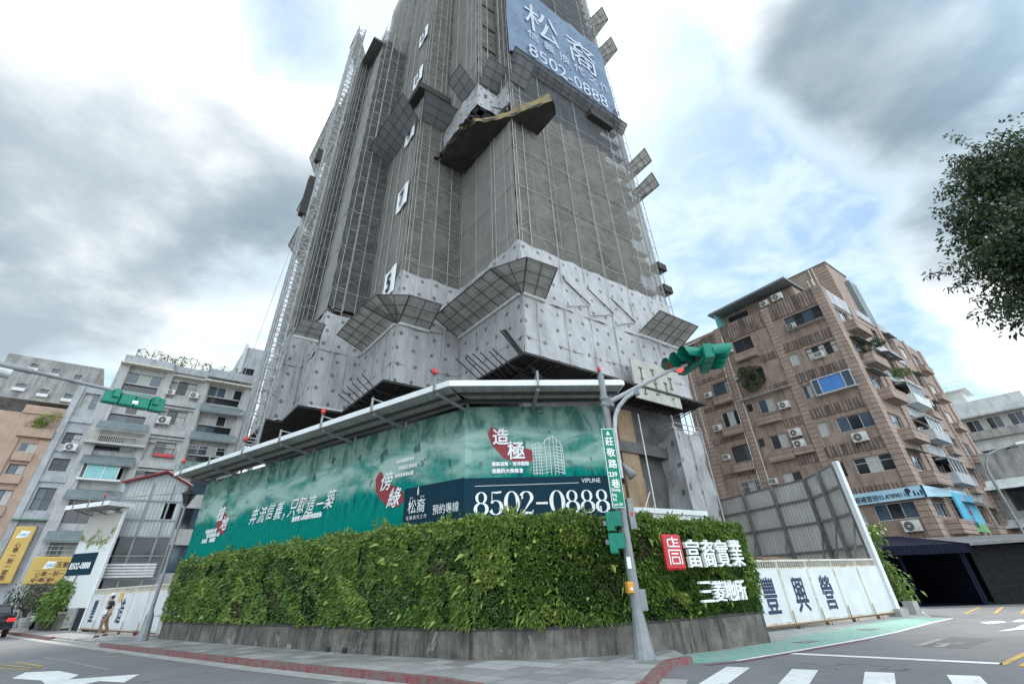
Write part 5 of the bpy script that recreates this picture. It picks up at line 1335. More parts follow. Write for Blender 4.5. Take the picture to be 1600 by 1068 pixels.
lettering('小博士', 'seal_red', sg2, My, 1.9, 1.5, .14, .42, .004, .01, 0, 1.6, 'lettering', vertical=.40); lettering('幼兒', 'navy_ink', sg2, My, 1.6, .3, .14, .42, .004, .01, 0, 1.5)
# dark shop shed on the corner
shp = thing('dark_garage', 'dark navy corrugated garage with an open front beside the gate post', 'garage', (19.9, 28.9, 0), -8)
m = MB(); m.sheet([(0, 0), (3.6, 0), (3.6, 5.5), (0, 5.5)], .01); m.box(.0, 3.6, 5.5, 5.6, 0, 2.5); m.box(-.1, 0, .3, 5.5, 0, 2.45); m.box(3.6, 3.7, .3, 5.5, 0, 2.45)
m.box(.5, .62, .2, .34, 0, 2.4); m.box(3.4, 3.66, .1, .28, 0, 2.4); parts(m, 'wall', 'navy_sheet', shp)
m = MB(); m.add([(-.3, -.35, 2.42), (3.85, -.35, 2.5), (3.85, 5.8, 3.3), (-.3, 5.8, 3.25), (-.3, -.35, 2.5), (3.85, -.35, 2.58), (3.85, 5.8, 3.38), (-.3, 5.8, 3.33)], [(0, 1, 2, 3), (7, 6, 5, 4), (0, 4, 5, 1), (0, 3, 7, 4), (1, 5, 6, 2), (2, 6, 7, 3)]); m.build('roof', 'navy_sheet', shp)
m = MB(); m.box(-.32, 3.87, -.42, -.36, 2.2, 2.62); m.build('fascia', 'navy_sheet', shp)
m = MB(); m.box(1.0, 2.9, 4.2, 5.4, .0, 1.1); m.build('stored_crate', 'navy_sheet', shp)
sh2 = thing('dark_screened_shed', 'charcoal mesh-screened lean-to shed right of the dark garage', 'shed', (23.75, 28.36, 0), -8)
m = MB(); m.box(.0, 6.6, .0, .08, 0, 2.5); m.box(.0, 6.6, 3, 3.1, 0, 2.8); parts(m, 'screen', 'screen_dark', sh2)
m = MB(); m.add([(-.2, -.6, 2.52), (3.4, -.6, 2.6), (7.2, -.9, 2.2), (7.2, 3.2, 3), (-.2, 3.2, 3)], [(0, 1, 2, 3, 4)]); m.add([(-.2, -.6, 2.6), (3.4, -.6, 2.68), (7.2, -.9, 2.28), (7.2, 3.2, 3.08), (-.2, 3.2, 3.08)], [(0, 1, 2, 3, 4)]); m.quad((-.2, -.6, 2.5), (3.4, -.6, 2.58), (3.4, -.6, 2.72), (-.2, -.6, 2.64)); m.quad((3.4, -.6, 2.58), (7.2, -.9, 2.16), (7.2, -.9, 2.3), (3.4, -.6, 2.72)); m.build('roof', 'fence_steel', sh2)
bl = thing('bollard', 'orange and white flexible bollard at the lane edge before the charcoal shed', 'bollard', (24.6, 26.4, 0))
MB().lathe((0, 0, 0), [(.12, 0), (.12, .04), (.05, .05), (.045, .45)], 10).build('post', 'orange_box', bl); MB().lathe((0, 0, .451), [(.046, 0), (.042, .35), (.02, .37)], 10).build('reflective_band', 'white_letter', bl)
# far white building beyond
fb_ = thing('pale_far_building', 'pale stained low apartment building at the far end of the lane', 'building', (55, 57.6, 0), -50)
m = MB(); hol = [(.4, 5.6, 14.9+0, 16.3), (.4, 5.6, 11.2, 12.9), (1.0, 5.0, 8.0, 9.3)]
m.wall(My, -6, 6.5, 0, 18.4, hol, .5); m.quad((6.5, 0, 0), (6.5, 12, 0), (6.5, 12, 18.4), (6.5, 0, 18.4)); m.sheet([(-6, 0), (6.5, 0), (6.5, 12), (-6, 12)], 18.35); m.quad((-6, .6, 0), (6.5, .6, 0), (6.5, .6, 18), (-6, .6, 18)); m.build('wall', 'pale_render', fb_)
m = MB(); m.box(-3, 1.6, 2, 6, 18.3, 20.3); m.box(-3.2, 2.2, 1.6, 6.2, 20.3, 20.45); parts(m, 'roof_house', 'pale_render', fb_, 2)
m = MB(); m.box(-6, 6.9, -.7, 0, 14.0, 14.9); m.box(-6, 6.9, -.7, 0, 10.2, 11.0); m.box(-6, 6.9, -.8, 0, 16.4, 16.55); m.box(-6, 6.9, -.5, 0, 6.6, 7.4); parts(m, 'balcony', 'stained_concrete', fb_)
for z0, z1 in ((14.9, 16.3), (11.2, 12.9), (8.0, 9.3)): window(fb_, My, .45, 5.55, z0, z1, d=-.3, mull=8, fr='frame_white', pane=['glass', 'glass_blue', 'curtain'])
m = MB()
for x in (-2.5, -1, .5, 2): m.tube((x, 1.7, 20.4), (x, 1.7, 21.4), .03, n=4)
m.tube((-2.5, 1.7, 21.4), (2, 1.7, 21.4), .03, n=4); m.tube((-2.5, 1.7, 20.9), (2, 1.7, 20.9), .03, n=4); m.build('roof_railing', 'frame_white', fb_)
place_ac(fb_, My, .9, 11.0, .9, 'left of two outdoor units on the pale far building balcony', 'split', 1.5); place_ac(fb_, My, 3.0, 11.0, .9, 'right of two outdoor units on the pale far building balcony', 'split', 1.5)
fb2 = thing('grey_rear_block', 'low grey building with wide pale awnings at the right edge of the lane', 'building', (47, 43, 0), -55)
m = MB(); m.wall(My, -5, 14, 0, 10.5, [(-4, 13, 5.6, 7.4)], .6); m.quad((-5, .62, 0), (14, .62, 0), (14, .62, 10), (-5, .62, 10)); m.sheet([(-5, 0), (14, 0), (14, 9), (-5, 9)], 10.4); m.quad((-5, 0, 0), (-5, 9, 0), (-5, 9, 10.4), (-5, 0, 10.4)); m.build('wall', 'stained_concrete', fb2)
m = MB(); m.add([(-5.2, -1.6, 7.3), (14, -1.6, 7.3), (14, 0, 8.2), (-5.2, 0, 8.2)], [(0, 1, 2, 3)]); m.add([(-5.2, -1.6, 4.3), (14, -1.6, 4.3), (14, 0, 5.0), (-5.2, 0, 5.0)], [(0, 1, 2, 3)]); parts(m, 'awning', 'pale_render', fb2)
m = MB(); m.box(-5, 14, -.3, -.0, 2.4, 3.6); m.build('shop_fascia', 'awning_grey', fb2)
window(fb2, My, -3.95, 12.95, 5.62, 7.38, d=-.3, mull=9, fr='frame_dark', pane=['glass', 'curtain', 'glass'])
lp = thing('lane_street_lamp', 'grey curved-arm street lamp far down the lane by the brown block', 'street lamp', (35.5, 37.2, 0))
m = MB(); m.path([(0, 0, 0), (0, 0, 7.3), (.15, -.05, 8.0), (.6, -.2, 8.6), (1.4, -.4, 8.9), (2.6, -.7, 9.2)], .09, 8); m.build('pole', 'galv', lp); m = MB(); m.obox((3.0, -.8, 9.25), (.5, -.12, .06), (.03, .14, 0), (0, 0, .07)); m.build('lamp_head', 'frame_white', lp)

# ================================================================= RIGHT GATE, FENCE
GA = math.radians(31)
def gate(name, lab, loc, rz, L, chars, M_rev=False):
    t = thing(name, lab, 'gate', loc, rz)
    n = len(chars); w = L/n
    for k in range(n):
        b = MB(); b.ubox(My, k*w+.008, (k+1)*w-.008, -.03, .03, .14, 1.70); p = b.build('gate_panel', 'gate_panel', t)
        fr = MB()
        for u in (k*w+.035, (k+1)*w-.035): fr.ubox(My, u-.025, u+.025, .03, .045, .14, 1.70)
        fr.ubox(My, k*w+.06, (k+1)*w-.06, .03, .043, .14, .20); fr.build('panel_frame', 'ivory', p)
        if chars[k].strip():
            lettering(chars[k], 'navy_ink', p, My, k*w+w*.5-.40, .52, .034, 1.12, .004, .016, 0, .72, 'painted_character')
    f = MB(); f.ubox(My, 0, L, -.03, .03, 1.94, 2.0); f.ubox(My, 0, L, -.03, .03, 1.70, 1.75)
    for k in range(n+1): f.ubox(My, k*w-.03 if k else 0, k*w+.03 if k < n else L, -.035, .035, 1.75, 1.94)
    k = .13
    while k < L-.1:
        f.ubox(My, k-.013, k+.013, -.02, .02, 1.75, 1.94); k += .14
    f.build('gate_railing', 'ivory', t)
    r = MB(); r.ubox(My, 0, L, .035, .06, .09, .14); r.tube(My(.2, .25, .12), My(L-.3, .25, .16), .02, n=5)
    for k in range(1, n): u = k*w; r.lathe(My(u, .12, .06), [(.07, 0), (.07, .05)], 8, (1, 0, 0)); r.tube(My(u, .1, .06), My(u, .1, .5), .015, n=5); r.tube(My(u+.15, .22, .0), My(u+.15, .22, .14), .014, n=5)
    r.build('gate_roller', 'wood', t)
    return t
gate('sliding_gate', 'white folding site gate on the lane, painted with large navy characters', (8.0, 19.0, 0), 31, 8.75, ['豐', '豐', '興', '營', ' ', ' '][1:])
fp = thing('fence_post', 'tall white steel post ending the corrugated fence at the gate', 'post', (15.55, 23.5, 0), 31)
MB().box(-.16, .12, -.10, .10, .0, 5.95).build('post', 'steel_white', fp); MB().box(-.3, .35, -.25, .25, 0, .25).build('footing', 'concrete', fp)
cf = thing('corrugated_fence', 'tall grey corrugated steel fence with dark posts behind the white gate', 'fence', (15.6, 23.6, 0))
FP = [(15.6, 23.7), (16.4, 27.9), (14.3, 35.2), (11.5, 44)]
sm = WMB(cf); pm = WMB(cf)
for i in range(3):
    a, b = FP[i], FP[i+1]; L = math.dist(a, b); d = ((b[0]-a[0])/L, (b[1]-a[1])/L); nn = (-d[1], d[0])
    sm.quad((*a, .2), (*b, .2), (*b, 5.9), (*a, 5.9), [(0, .2), (L, .2), (L, 5.9), (0, 5.9)])
    n = max(2, round(L/2.3))
    for k in range(n+1):
        x, y = a[0]+d[0]*L*k/n+nn[0]*.1, a[1]+d[1]*L*k/n+nn[1]*.1
        pm.obox((x, y, 2.98), (d[0]*.07, d[1]*.07, 0), (nn[0]*.09, nn[1]*.09, 0), (0, 0, 2.95))
        if k < n: pm.tube((x+nn[0]*1.3, y+nn[1]*1.3, .1), (x+nn[0]*.1, y+nn[1]*.1, 3.4), .05, n=5)
    for z in (1.2, 2.5, 3.8, 4.95):
        pm.obox(((a[0]+b[0])/2+nn[0]*.05, (a[1]+b[1])/2+nn[1]*.05, z), (d[0]*L/2, d[1]*L/2, 0), (nn[0]*.04, nn[1]*.04, 0), (0, 0, .05))
    pm.obox(((a[0]+b[0])/2, (a[1]+b[1])/2, 5.93), (d[0]*L/2, d[1]*L/2, 0), (nn[0]*.05, nn[1]*.05, 0), (0, 0, .04))
sm.build('corrugated_sheet', 'corrugated', cf); pm.build('frame', 'fence_steel', cf)
iv = thing('climbing_ivy', 'green ivy climbing behind the white end post of the gate', 'ivy', (16.6, 24.9, 0))
m = MB(); o = np.array((0, 0, 0))
for k in range(1500):
    z = RNG.uniform(.5, 3.4); m_ = np.array((.25*math.sin(z*2)+RNG.normal(0, .22), RNG.normal(0, .30), z)); leaf_cloud(m, [m_], [np.array((0, -1., .3))], .2, .09, .9, 0, [int(RNG.integers(0, 3))], .6)
m.build('foliage', ['leaf_a', 'leaf_b', 'leaf_c'], iv); m = MB(); m.path([(0, .1, 0), (.1, 0, 1), (-.1, 0, 2), (.1, 0, 3.2)], .03, 5); m.build('stem', 'bark', iv)
pm_ = MB().box(-.22, .22, -.2, .2, 0, .45).build('concrete_block', 'concrete', loc=(16.75, 24.3, 0), rz=31); tag(pm_, 'concrete block at the foot of the ivy beside the white post', 'block')
tb_ = MB(); 
for k in range(3): tb_.obox((0, k*.22, 2.02+.04*k), (.9, .06, 0), (0, .09, 0), (0, 0, .02))
tag(tb_.build('timber_plank', 'wood', loc=(9.6, 20.05, -.0), rz=31), 'few timber planks lying above the white gate by the hedge', 'plank')

# ================================================================= WHITE TILED BLOCK (left)
wb = thing('white_apartment_block', 'white tiled seven-storey apartment block with grey green awnings and rooftop creepers', 'building', (-38.9, 43.0, 0), TR)
Z7 = [(18.9, 20.7), (15.9, 17.65), (12.85, 14.5), (9.9, 11.7), (6.9, 8.7), (3.4, 5.6)]
hol = []
for k, (a, b) in enumerate(Z7):
    hol += [(.55, 3.5, a+.75, b), (.55, 3.4, a-.1, a+.62)] if k in (0, 1) else [(.5, 3.3, a+.2, b-.05)] if k in (2, 4) else [(.5, 3.3, a+.6, b)]
    hol += [(5.0, 6.7, a+.25, b-.1), (4.35, 4.95, a+.6, b-.25)]
    hol += [(7.85, 11.2, a+.7, b), (7.95, 11.1, a-.1, a+.6)] if k < 3 else [(7.9, 11.1, a, b)]
m = MB(); m.wall(My, -.3, 11.9, 0, 21.6, hol, .35); m.quad((-.3, 0, 0), (-.3, 12, 0), (-.3, 12, 21.6), (-.3, 0, 21.6)); m.quad((11.9, 0, 0), (11.9, 0, 21.6), (11.9, 12, 21.6), (11.9, 12, 0)); m.sheet([(-.3, 0), (11.9, 0), (11.9, 12), (-.3, 12)], 21.2); m.build('wall', 'white_tile', wb)
m = MB(); m.box(-.1, 11.7, .8, 11.8, 0, 21); m.build('interior', 'core_dark', wb)
m = MB(); m.ubox(My, -.35, .5, -.02, .35, 0, 21.4); m.ubox(My, 3.7, 4.3, -.02, .30, 0, 21.4); m.ubox(My, 7.2, 7.75, -.02, .30, 0, 21.4); m.ubox(My, 11.3, 11.95, -.02, .35, 0, 21.4); parts(m, 'pilaster', 'white_tile', wb)
m = MB(); m.ubox(My, -.2, 4.05, -.3, .8, 21.42, 22.15); m.ubox(My, 4.05, 7.3, -.3, .25, 21.42, 22.1); m.ubox(My, 7.3, 11.8, -.3, .8, 21.42, 22.3); parts(m, 'parapet', 'grey_render', wb)
m = MB(); m.ubox(My, -.35, 4.2, .0, 1.0, 21.25, 21.4); m.ubox(My, 7.2, 11.95, .0, 1.0, 20.9, 21.05); m.ubox(My, 4.3, 7.2, .0, .7, 20.9, 20.98); parts(m, 'roof_eave', 'ivory', wb)
def awn(u0, u1, z, o, m='awning_grey', h=.75):
    b = MB(); b.add([My(u0, .30, z+h), My(u1, .30, z+h), My(u1, o, z), My(u0, o, z), My(u0, .30, z+h+.04), My(u1, .30, z+h+.04), My(u1, o, z+.04), My(u0, o, z+.04)], [(0, 1, 2, 3), (7, 6, 5, 4), (2, 3, 7, 6), (0, 3, 7, 4), (1, 2, 6, 5)])
    b.ubox(My, u0, u1, o-.03, o, z-.14, z); return b.build('awning', m, wb)
for k, (a, b) in enumerate(Z7):
    if k in (0, 1):
        window(wb, My, .55, 3.5, a+.75, b, d=-.25, mull=3, fr='frame_white', pane=['curtain', 'glass', 'curtain'] if k else ['glass_blue', 'curtain', 'glass_blue']); window(wb, My, .55, 3.4, a-.1, a+.62, d=-.3, mull=2, fr='frame_dark')
    elif k in (2, 4): window(wb, My, .5, 3.3, a+.2, b-.05, d=-.3, mull=3, fr='frame_dark')
    else:
        if k != 3: window(wb, My, .5, 3.3, a+.6, b, d=-.28, mull=3, fr='frame_alu', pane=['glass', 'curtain'])
    window(wb, My, 5.0, 6.7, a+.25, b-.1, d=-.25, mull=2, fr='frame_dark', pane=['glass', 'curtain', 'glass'], trans=.4); window(wb, My, 4.35, 4.95, a+.6, b-.25, d=-.3, mull=1, fr='frame_alu', pane='curtain')
    if k < 3: window(wb, My, 7.85, 11.2, a+.7, b, d=-.25, mull=4, fr='frame_white', pane=['curtain', 'curtain', 'glass'] if k == 1 else ['glass', 'glass_blue', 'curtain']); window(wb, My, 7.95, 11.1, a-.1, a+.6, d=-.3, mull=2, fr='frame_dark')
    else: window(wb, My, 7.9, 11.1, a, b, d=-.3, mull=3, fr='frame_dark')
for z, k in ((14.95, 0), (11.85, 0), (8.95, 0), (5.75, 0)): awn(.0, 3.9, z, .95, h=.75)
for z in (17.75, 14.9, 12.0): awn(7.55, 11.7, z, .95, 'awning_grey' if z > 13 else 'awning_green', .8)
m = MB()
for k, (a, b) in enumerate(Z7): m.ubox(My, 4.3, 7.2, -.02, .35, a-.95, a-.35); m.ubox(My, 4.3, 7.2, -.02, .2, a-1.25, a-1.05)
parts(m, 'spandrel', 'white_tile', wb)
g = grille(wb, My, -.35, 4.2, 13.65, 14.75, 1.0, .16, 'ivory', 3); b = MB(); b.ubox(My, -.35, 4.2, 0, 1.05, 13.5, 13.62); b.build('balcony_slab', 'frame_alu', wb); grille(wb, My, 7.4, 11.6, 13.9, 14.2, .9, .3, 'frame_alu', 2)
grille(wb, My, 4.9, 6.9, 12.95, 13.7, .2, .3, 'frame_dark', 2)
b = MB(); b.ubox(My, .25, 3.4, .0, .75, 10.45, 10.62); b.ubox(My, .25, 3.4, .0, .75, 11.85, 11.95)
for u in (.3, .62, 1.9, 2.98): b.ubox(My, u, u+.07, .68, .75, 10.62, 11.85)
b = b.build('bay_window', 'frame_white', wb); p = MB(); p.quad(*[My(u, .71, z) for u, z in ((.69, 10.64), (2.98, 10.64), (2.98, 11.84), (.69, 11.84))]); p.quad(*[My(.33, d, z) for d, z in ((0, 10.64), (.7, 10.64), (.7, 11.84), (0, 11.84))]); p.build('pane', 'glass_teal', b)
grille(wb, My, .2, 3.7, 4.75, 5.7, .6, .5, 'frame_alu', 4)
m = MB(); m.ubox(My, 5.1, 6.8, .12, .3, 13.0, 13.25); m.build('red_awning_cloth', 'lamp_red', wb)
m = MB(); m.box(.6, 3.0, .1, .7, 0, 2.4); m.build('shop_front', 'sign_yellow', wb)
for M, u, z, d, lab, sc in ((My, 4.9, 15.95, .2, 'large outdoor unit beside the middle window of the white block', 1.35), (My, 6.7, 18.95, .2, 'outdoor unit on the top-floor ledge of the white block, nearer the right bay', 1.0), (My, 4.6, 18.95, .2, 'outdoor unit on the top-floor ledge of the white block, nearer the left bay', .9)):
    place_ac(wb, M, u, z, d, lab, 'split', sc)
rc = thing('roof_creeper', 'straggling creepers on a wire trellis along the roof of the white block', 'plant', (-38.9, 43.0, 21.6), TR)
m = MB(); st = MB(); prev = None
for k in range(9):
    u = .5+k*1.35; st.tube((u, .1, 0), (u, .1, 1.6), .04, n=5)
for k in range(40):
    u = .4+k*.28; zz = 1.5+.25*math.sin(k*.9)+RNG.uniform(-.15, .15)-.5*(k/40); q = (u, .1, zz)
    if prev: st.tube(prev, q, .03, n=4)
    prev = q
for c, n, r in (((1.0, .1, 1.3), 60, .5), ((3.3, .1, .8), 230, .75), ((4.4, .1, 1.1), 150, .6), ((7.0, .1, .9), 120, .5), ((8.6, .1, .7), 60, .5), ((2.2, .1, 1.5), 50, .5), ((5.6, .1, 1.3), 60, .6), ((9.8, .1, 1.0), 50, .5)):
    P, N = blob_points(n, c, (r, .3, r)); leaf_cloud(m, P, N, .24, .11, .4, 0, RNG.integers(0, 3, n))
st.build('trellis', 'bark', rc); m.build('foliage', ['leaf_b', 'leaf_f', 'leaf_c'], rc)
# grey block, tan block and concrete rooftop wall further left
gb = thing('grey_apartment_block', 'narrow pale grey rendered block squeezed between the white and the tan buildings', 'building', (-38.9, 43.0, 0), TR)
hol = []; GZ = [(16.6, 18.1), (13.35, 14.4), (11.1, 12.15), (8.0, 9.75), (5.4, 6.8)]
for a, b in GZ: hol.append((-1.95, -.75, a, b))
m = MB(); m.wall(My, -2.65, -.36, 0, 18.6, hol, .35, d=-.1); m.quad((-2.65, .1, 0), (-2.65, 12, 0), (-2.65, 12, 18.6), (-2.65, .1, 18.6)); m.sheet([(-2.65, .1), (-.36, .1), (-.36, 12), (-2.65, 12)], 18.5); m.build('wall', 'grey_render', gb)
m = MB(); m.ubox(My, -2.65, -2.15, -.12, .15, 0, 18.62); 
for z in (15.3, 12.7, 10.2, 7.3): m.ubox(My, -2.15, -.4, -.12, .05, z, z+.5)
parts(m, 'pilaster', 'grey_render', gb)
for k, (a, b) in enumerate(GZ): window(gb, My, -1.95, -.75, a, b, d=-.4, mull=2, fr='frame_dark' if k else 'frame_alu', pane='glass', trans=.5)
m = MB(); m.ubox(My, -2.6, -.36, .0, .5, 7.2, 7.3); m.build('awning', 'awning_green', gb)
place_ac(gb, My, -1.1, 12.75, .1, 'outdoor unit on the narrow grey block beside the white balcony rail', 'split', 1.1)
rw = thing('rooftop_concrete_wall', 'stained grey concrete upper block with six small windows over the narrow grey roof', 'building', (-38.9, 43.0, 0), TR)
hol = [(-6.75, -6.2, 19.75, 20.15), (-5.15, -4.6, 19.5, 20.0), (-3.4, -2.85, 19.25, 19.75), (-6.95, -6.3, 17.8, 18.2), (-5.2, -4.6, 17.55, 18.0), (-3.4, -2.8, 17.4, 17.85)]
m = MB(); m.wall(My, -8.6, -1.5, 16.85, 20.75, hol, .25, d=-.5)
m.quad((-8.6, .5, 16.85), (-1.5, .5, 16.85), (-1.5, 6, 16.85), (-8.6, 6, 16.85)); m.quad((-1.5, .5, 16.85), (-1.5, 6, 16.85), (-1.5, 6, 20.75), (-1.5, .5, 20.75)); m.sheet([(-8.6, .5), (-1.5, .5), (-1.5, 6), (-8.6, 6)], 20.75); m.quad((-8.6, 6, 16.85), (-1.5, 6, 16.85), (-1.5, 6, 20.75), (-8.6, 6, 20.75)); m.build('wall', 'stained_concrete', rw)
for h in hol: window(rw, My, *h, d=-.72, mull=1, fr='frame_alu', pane='glass_blue'); 
m = MB()
for h in hol: m.ubox(My, h[0]-.1, h[1]+.1, -.5, -.3, h[2]-.3, h[2]-.02)
parts(m, 'window_sill', 'frame_white', rw)
tn = thing('tan_apartment_block', 'tan tiled apartment block at the far left with a leafy roof corner', 'building', (-38.9, 43.0, 0), TR)
hol = []; TZ = [(12.4, 13.15), (10.6, 11.4), (8.2, 9.4), (5.8, 6.9)]
for a, b in TZ: hol.append((-4.5, -3.4, a, b))
m = MB(); m.wall(My, -8, -2.66, 0, 15.6, hol, .25); m.quad((-5.5, 0, 15.6), (-2.66, 0, 15.6), (-2.66, 0, 16.35), (-5.5, 0, 16.35)); m.sheet([(-5.5, 0), (-2.66, 0), (-2.66, 8), (-5.5, 8)], 16.3); m.build('wall', 'tan_tile', tn)
m = MB(); m.ubox(My, -5.5, -2.66, .0, .12, 15.6, 15.75); m.ubox(My, -5.0, -2.66, .0, .4, 13.6, 14.35); m.ubox(My, -5.3, -4.75, -.02, .15, 0, 13.4); m.ubox(My, -3.3, -2.66, -.02, .15, 0, 13.4)
for a, b in TZ: m.ubox(My, -4.6, -3.3, .0, .3, a-.75, a-.1)
parts(m, 'balcony', 'tan_tile', tn)
for k, (a, b) in enumerate(TZ): window(tn, My, -4.5, -3.4, a, b, d=-.2, mull=2, fr='frame_white' if k == 0 else 'frame_dark', pane=['glass_blue', 'curtain'])
m = MB(); m.box(-6.4, -5.4, 2, 4, 0, 13.6); m.build('side_wing', 'tan_tile', tn)
Tl = lambda x, y, z: tuple(Vector((-38.9, 43.0, 0))+Vector((x*.7983-y*.6023, x*.6023+y*.7983, z)))
bush('roof_shrub', 'bright lime shrub growing on the tan building balcony', 'shrub', Tl(-3.9, -.25, 14.95), (.95, .35, .75), 900, ['lime', 'leaf_e', 'leaf_a'], .17)
# yellow shop signs
def ysign(name, lab, u0, u1, z0, z1, d, vertical):
    t = thing(name, lab, 'sign', Tl(u0, -d, z0), TR); W_, H_ = u1-u0, z1-z0; M = My
    b = MB().box(0, W_, -.18, 0, 0, H_).build('sign_board', 'sign_yellow', t); bevel(b, .05)
    if vertical:
        e = MB(); e.add([My(.25, .185, H_-.85), My(.95, .185, H_-.75), My(1.0, .185, H_-.35), My(.45, .185, H_-.30)], [(0, 1, 2, 3)]); e.build('logo_plate', 'white_letter', t)
        lettering('UAC', 'sign_blue_deep', t, M, .38, H_-.68, .19, .27, .003, .01, .2); lettering('心專一對一家教', 'ink_brown', t, M, .42, H_-1.45, .19, .38, .003, .01, vertical=.37)
    else:
        e = MB(); e.add([My(.8, .185, H_-.85), My(1.45, .185, H_-.78), My(1.5, .185, H_-.35), My(.95, .185, H_-.32)], [(0, 1, 2, 3)]); e.build('logo_plate', 'white_letter', t)
        lettering('UAC', 'sign_blue_deep', t, M, .92, H_-.70, .19, .27, .003, .01, .2); lettering('互動數', 'ink_brown', t, M, 1.55, H_-.72, .19, .42, .003, .01); lettering('心專一對一', 'ink_brown', t, M, .5, H_-1.32, .19, .36, .003, .006); lettering('幼・國・高中', 'maroon', t, M, .4, H_-1.68, .19, .24, .003, .01)
        e = MB(); e.ubox(My, .3, W_-.2, .183, .188, H_-.95, H_-.93); e.build('rule_line', 'ink_brown', t)
    return t
ysign('yellow_vertical_sign', 'tall yellow vertical shop sign on the grey block at the left edge', -2.05, -.80, 2.85, 6.75, .35, True)
ysign('yellow_wide_sign', 'wide yellow shop sign above the ground floor of the white block', -.05, 3.6, 2.75, 4.62, .9, False)

# ================================================================= LEFT GATE, SHED, BILLBOARD, IVY
gl = (-16.4+11.1*math.cos(R(142)), 26.0+11.1*math.sin(R(142)))
gate('sliding_gate', 'white folding site gate on the left street behind the walker, partly hidden', (gl[0], gl[1], .1), 142-180, 11.2, ['豐', '營', '造', ' ', ' '])
yl = MB(); yl.box(-.25, .25, -.01, .01, 0, .4); q = yl.build('yellow_notice', 'sign_yellow', loc=(gl[0]+5.0*.788+.0-.03, gl[1]-5.0*.6157-.05, 1.45), rz=-38); tag(q, 'small yellow notice stuck on the white gate by the walker', 'notice')
gs = thing('glass_shed', 'corrugated and glazed site shed with a maroon ridge behind the left gate', 'shed', (-25.1, 35.0, 0), 33)
m = MB(); F2 = (4.2, 2.3)
m.wall(My, -1.9, 1.7, 5.0, 8.3, [(.7, 1.35, 6.1, 7.1)], .1); m.add([(-1.9, 0, 8.3), (1.7, 0, 8.3), (.2, 0, 9.0)], [(0, 1, 2)]); m.quad((-1.9, 0, 0), (-1.9, 5, 0), (-1.9, 5, 8.3), (-1.9, 0, 8.3)); m.quad((1.7, 0, 0), (1.7, 5, 0), (1.7, 5, 8.3), (1.7, 0, 8.3)); m.quad((-1.9, 5, 0), (1.7, 5, 0), (1.7, 5, 8.3), (-1.9, 5, 8.3)); m.build('sheet_wall', 'shed_sheet', gs)
m = MB(); m.add([(-2.1, -.3, 8.25), (.2, -.3, 9.1), (.2, 5, 9.1), (-2.1, 5, 8.25)], [(0, 1, 2, 3)]); m.add([(1.9, -.3, 8.25), (.2, -.3, 9.1), (.2, 5, 9.1), (1.9, 5, 8.25)], [(0, 1, 2, 3)]); m.build('roof', 'rust_panel', gs)
m = MB(); m.tube((-2.2, -.32, 8.22), (.2, -.32, 9.1), .09, n=6); m.tube((.2, -.32, 9.1), (2.0, -.32, 8.22), .09, n=6); m.build('ridge_trim', 'maroon', gs)
m = MB(); m.quad((-1.9, .05, 0), (1.7, .05, 0), (1.7, .05, 5.0), (-1.9, .05, 5.0)); m.build('glazing', 'glass', gs)
m = MB()
for x in (-1.9, -.35, .9, 1.7): m.box(x-.06, x+.06, -.06, .02, 0, 8.3)
for z in (1.2, 2.6, 3.9, 5.0, 6.0, 7.2): m.box(-1.9, 1.7, -.075, -.062, z-.04, z+.04)
m.build('frame', 'galv', gs)
m = MB()
for k in range(5): m.box(-1.3, 1.4, -.3-.02*k, -.22-.02*k, 2.7+.16*k, 2.82+.16*k)
parts(m, 'leaning_sheet', 'frame_white', gs)
# poster hoarding beyond the gate
pb = thing('poster_billboard', 'tall narrow white billboard with plants and a phone panel beside the left gate', 'billboard', (-25.7, 33.35, 0), 160)
Mp = lambda u, d, z: (u, d, z)
L_ = 3.3
m = MB(); m.box(.0, L_, -.1, .0, 1.2, 6.35); m.build('poster', 'poster', pb)
m = MB(); m.ubox(lambda u, d, z: (u, d, z), .9, L_-.02, .003, .03, 2.9, 4.1); m.build('phone_panel', 'navy_panel', pb)
lettering('8502-0888', 'white_letter', pb, lambda u, d, z: (u, d, z), L_-.15, 3.25, .04, .48, .003, .012, 0, .95, 'lettering', True)
m = MB(); m.box(-.14, .0, -.12, .04, 0, 6.6); m.build('edge_post', 'white_metal', pb)
m = MB(); m.box(-.3, L_+.6, -.3, 1.3, 6.62, 6.7); m.build('roof_sheet', 'canopy_sheet', pb); m = MB(); m.box(-.35, L_+.6, 1.3, 1.36, 6.58, 6.84); m.box(-.36, -.3, -.3, 1.3, 6.58, 6.82); m.build('fascia', 'white_metal', pb)
m = MB()
for u in (.2, 1.6, 3.1): m.tube((u, 0, 6.3), (u, 1.25, 6.55), .045, n=6); m.box(u-.03, u+.03, 1.37, 1.42, 6.6, 7.0)
m.tube((0, 1.3, 6.98), (-3.2, -1., 7.3), .03, n=5); parts(m, 'bracket', 'galv', pb)
l = thing('warning_lamp', 'red warning lamp on the small canopy over the narrow billboard', 'warning lamp', (-25.7-.94*.2-.342*1.4, 33.35+.342*.2-.94*1.4, 7.0), 0, 'red warning lamps on the hoarding canopy')
MB().lathe((0, 0, 0), [(.05, 0), (.05, .06)], 10).build('lamp_base', 'frame_dark', l); MB().lathe((0, 0, .06), [(.075, 0), (.085, .05), (.08, .13), (.045, .18)], 12).build('lamp_lens', 'lamp_red', l, True)
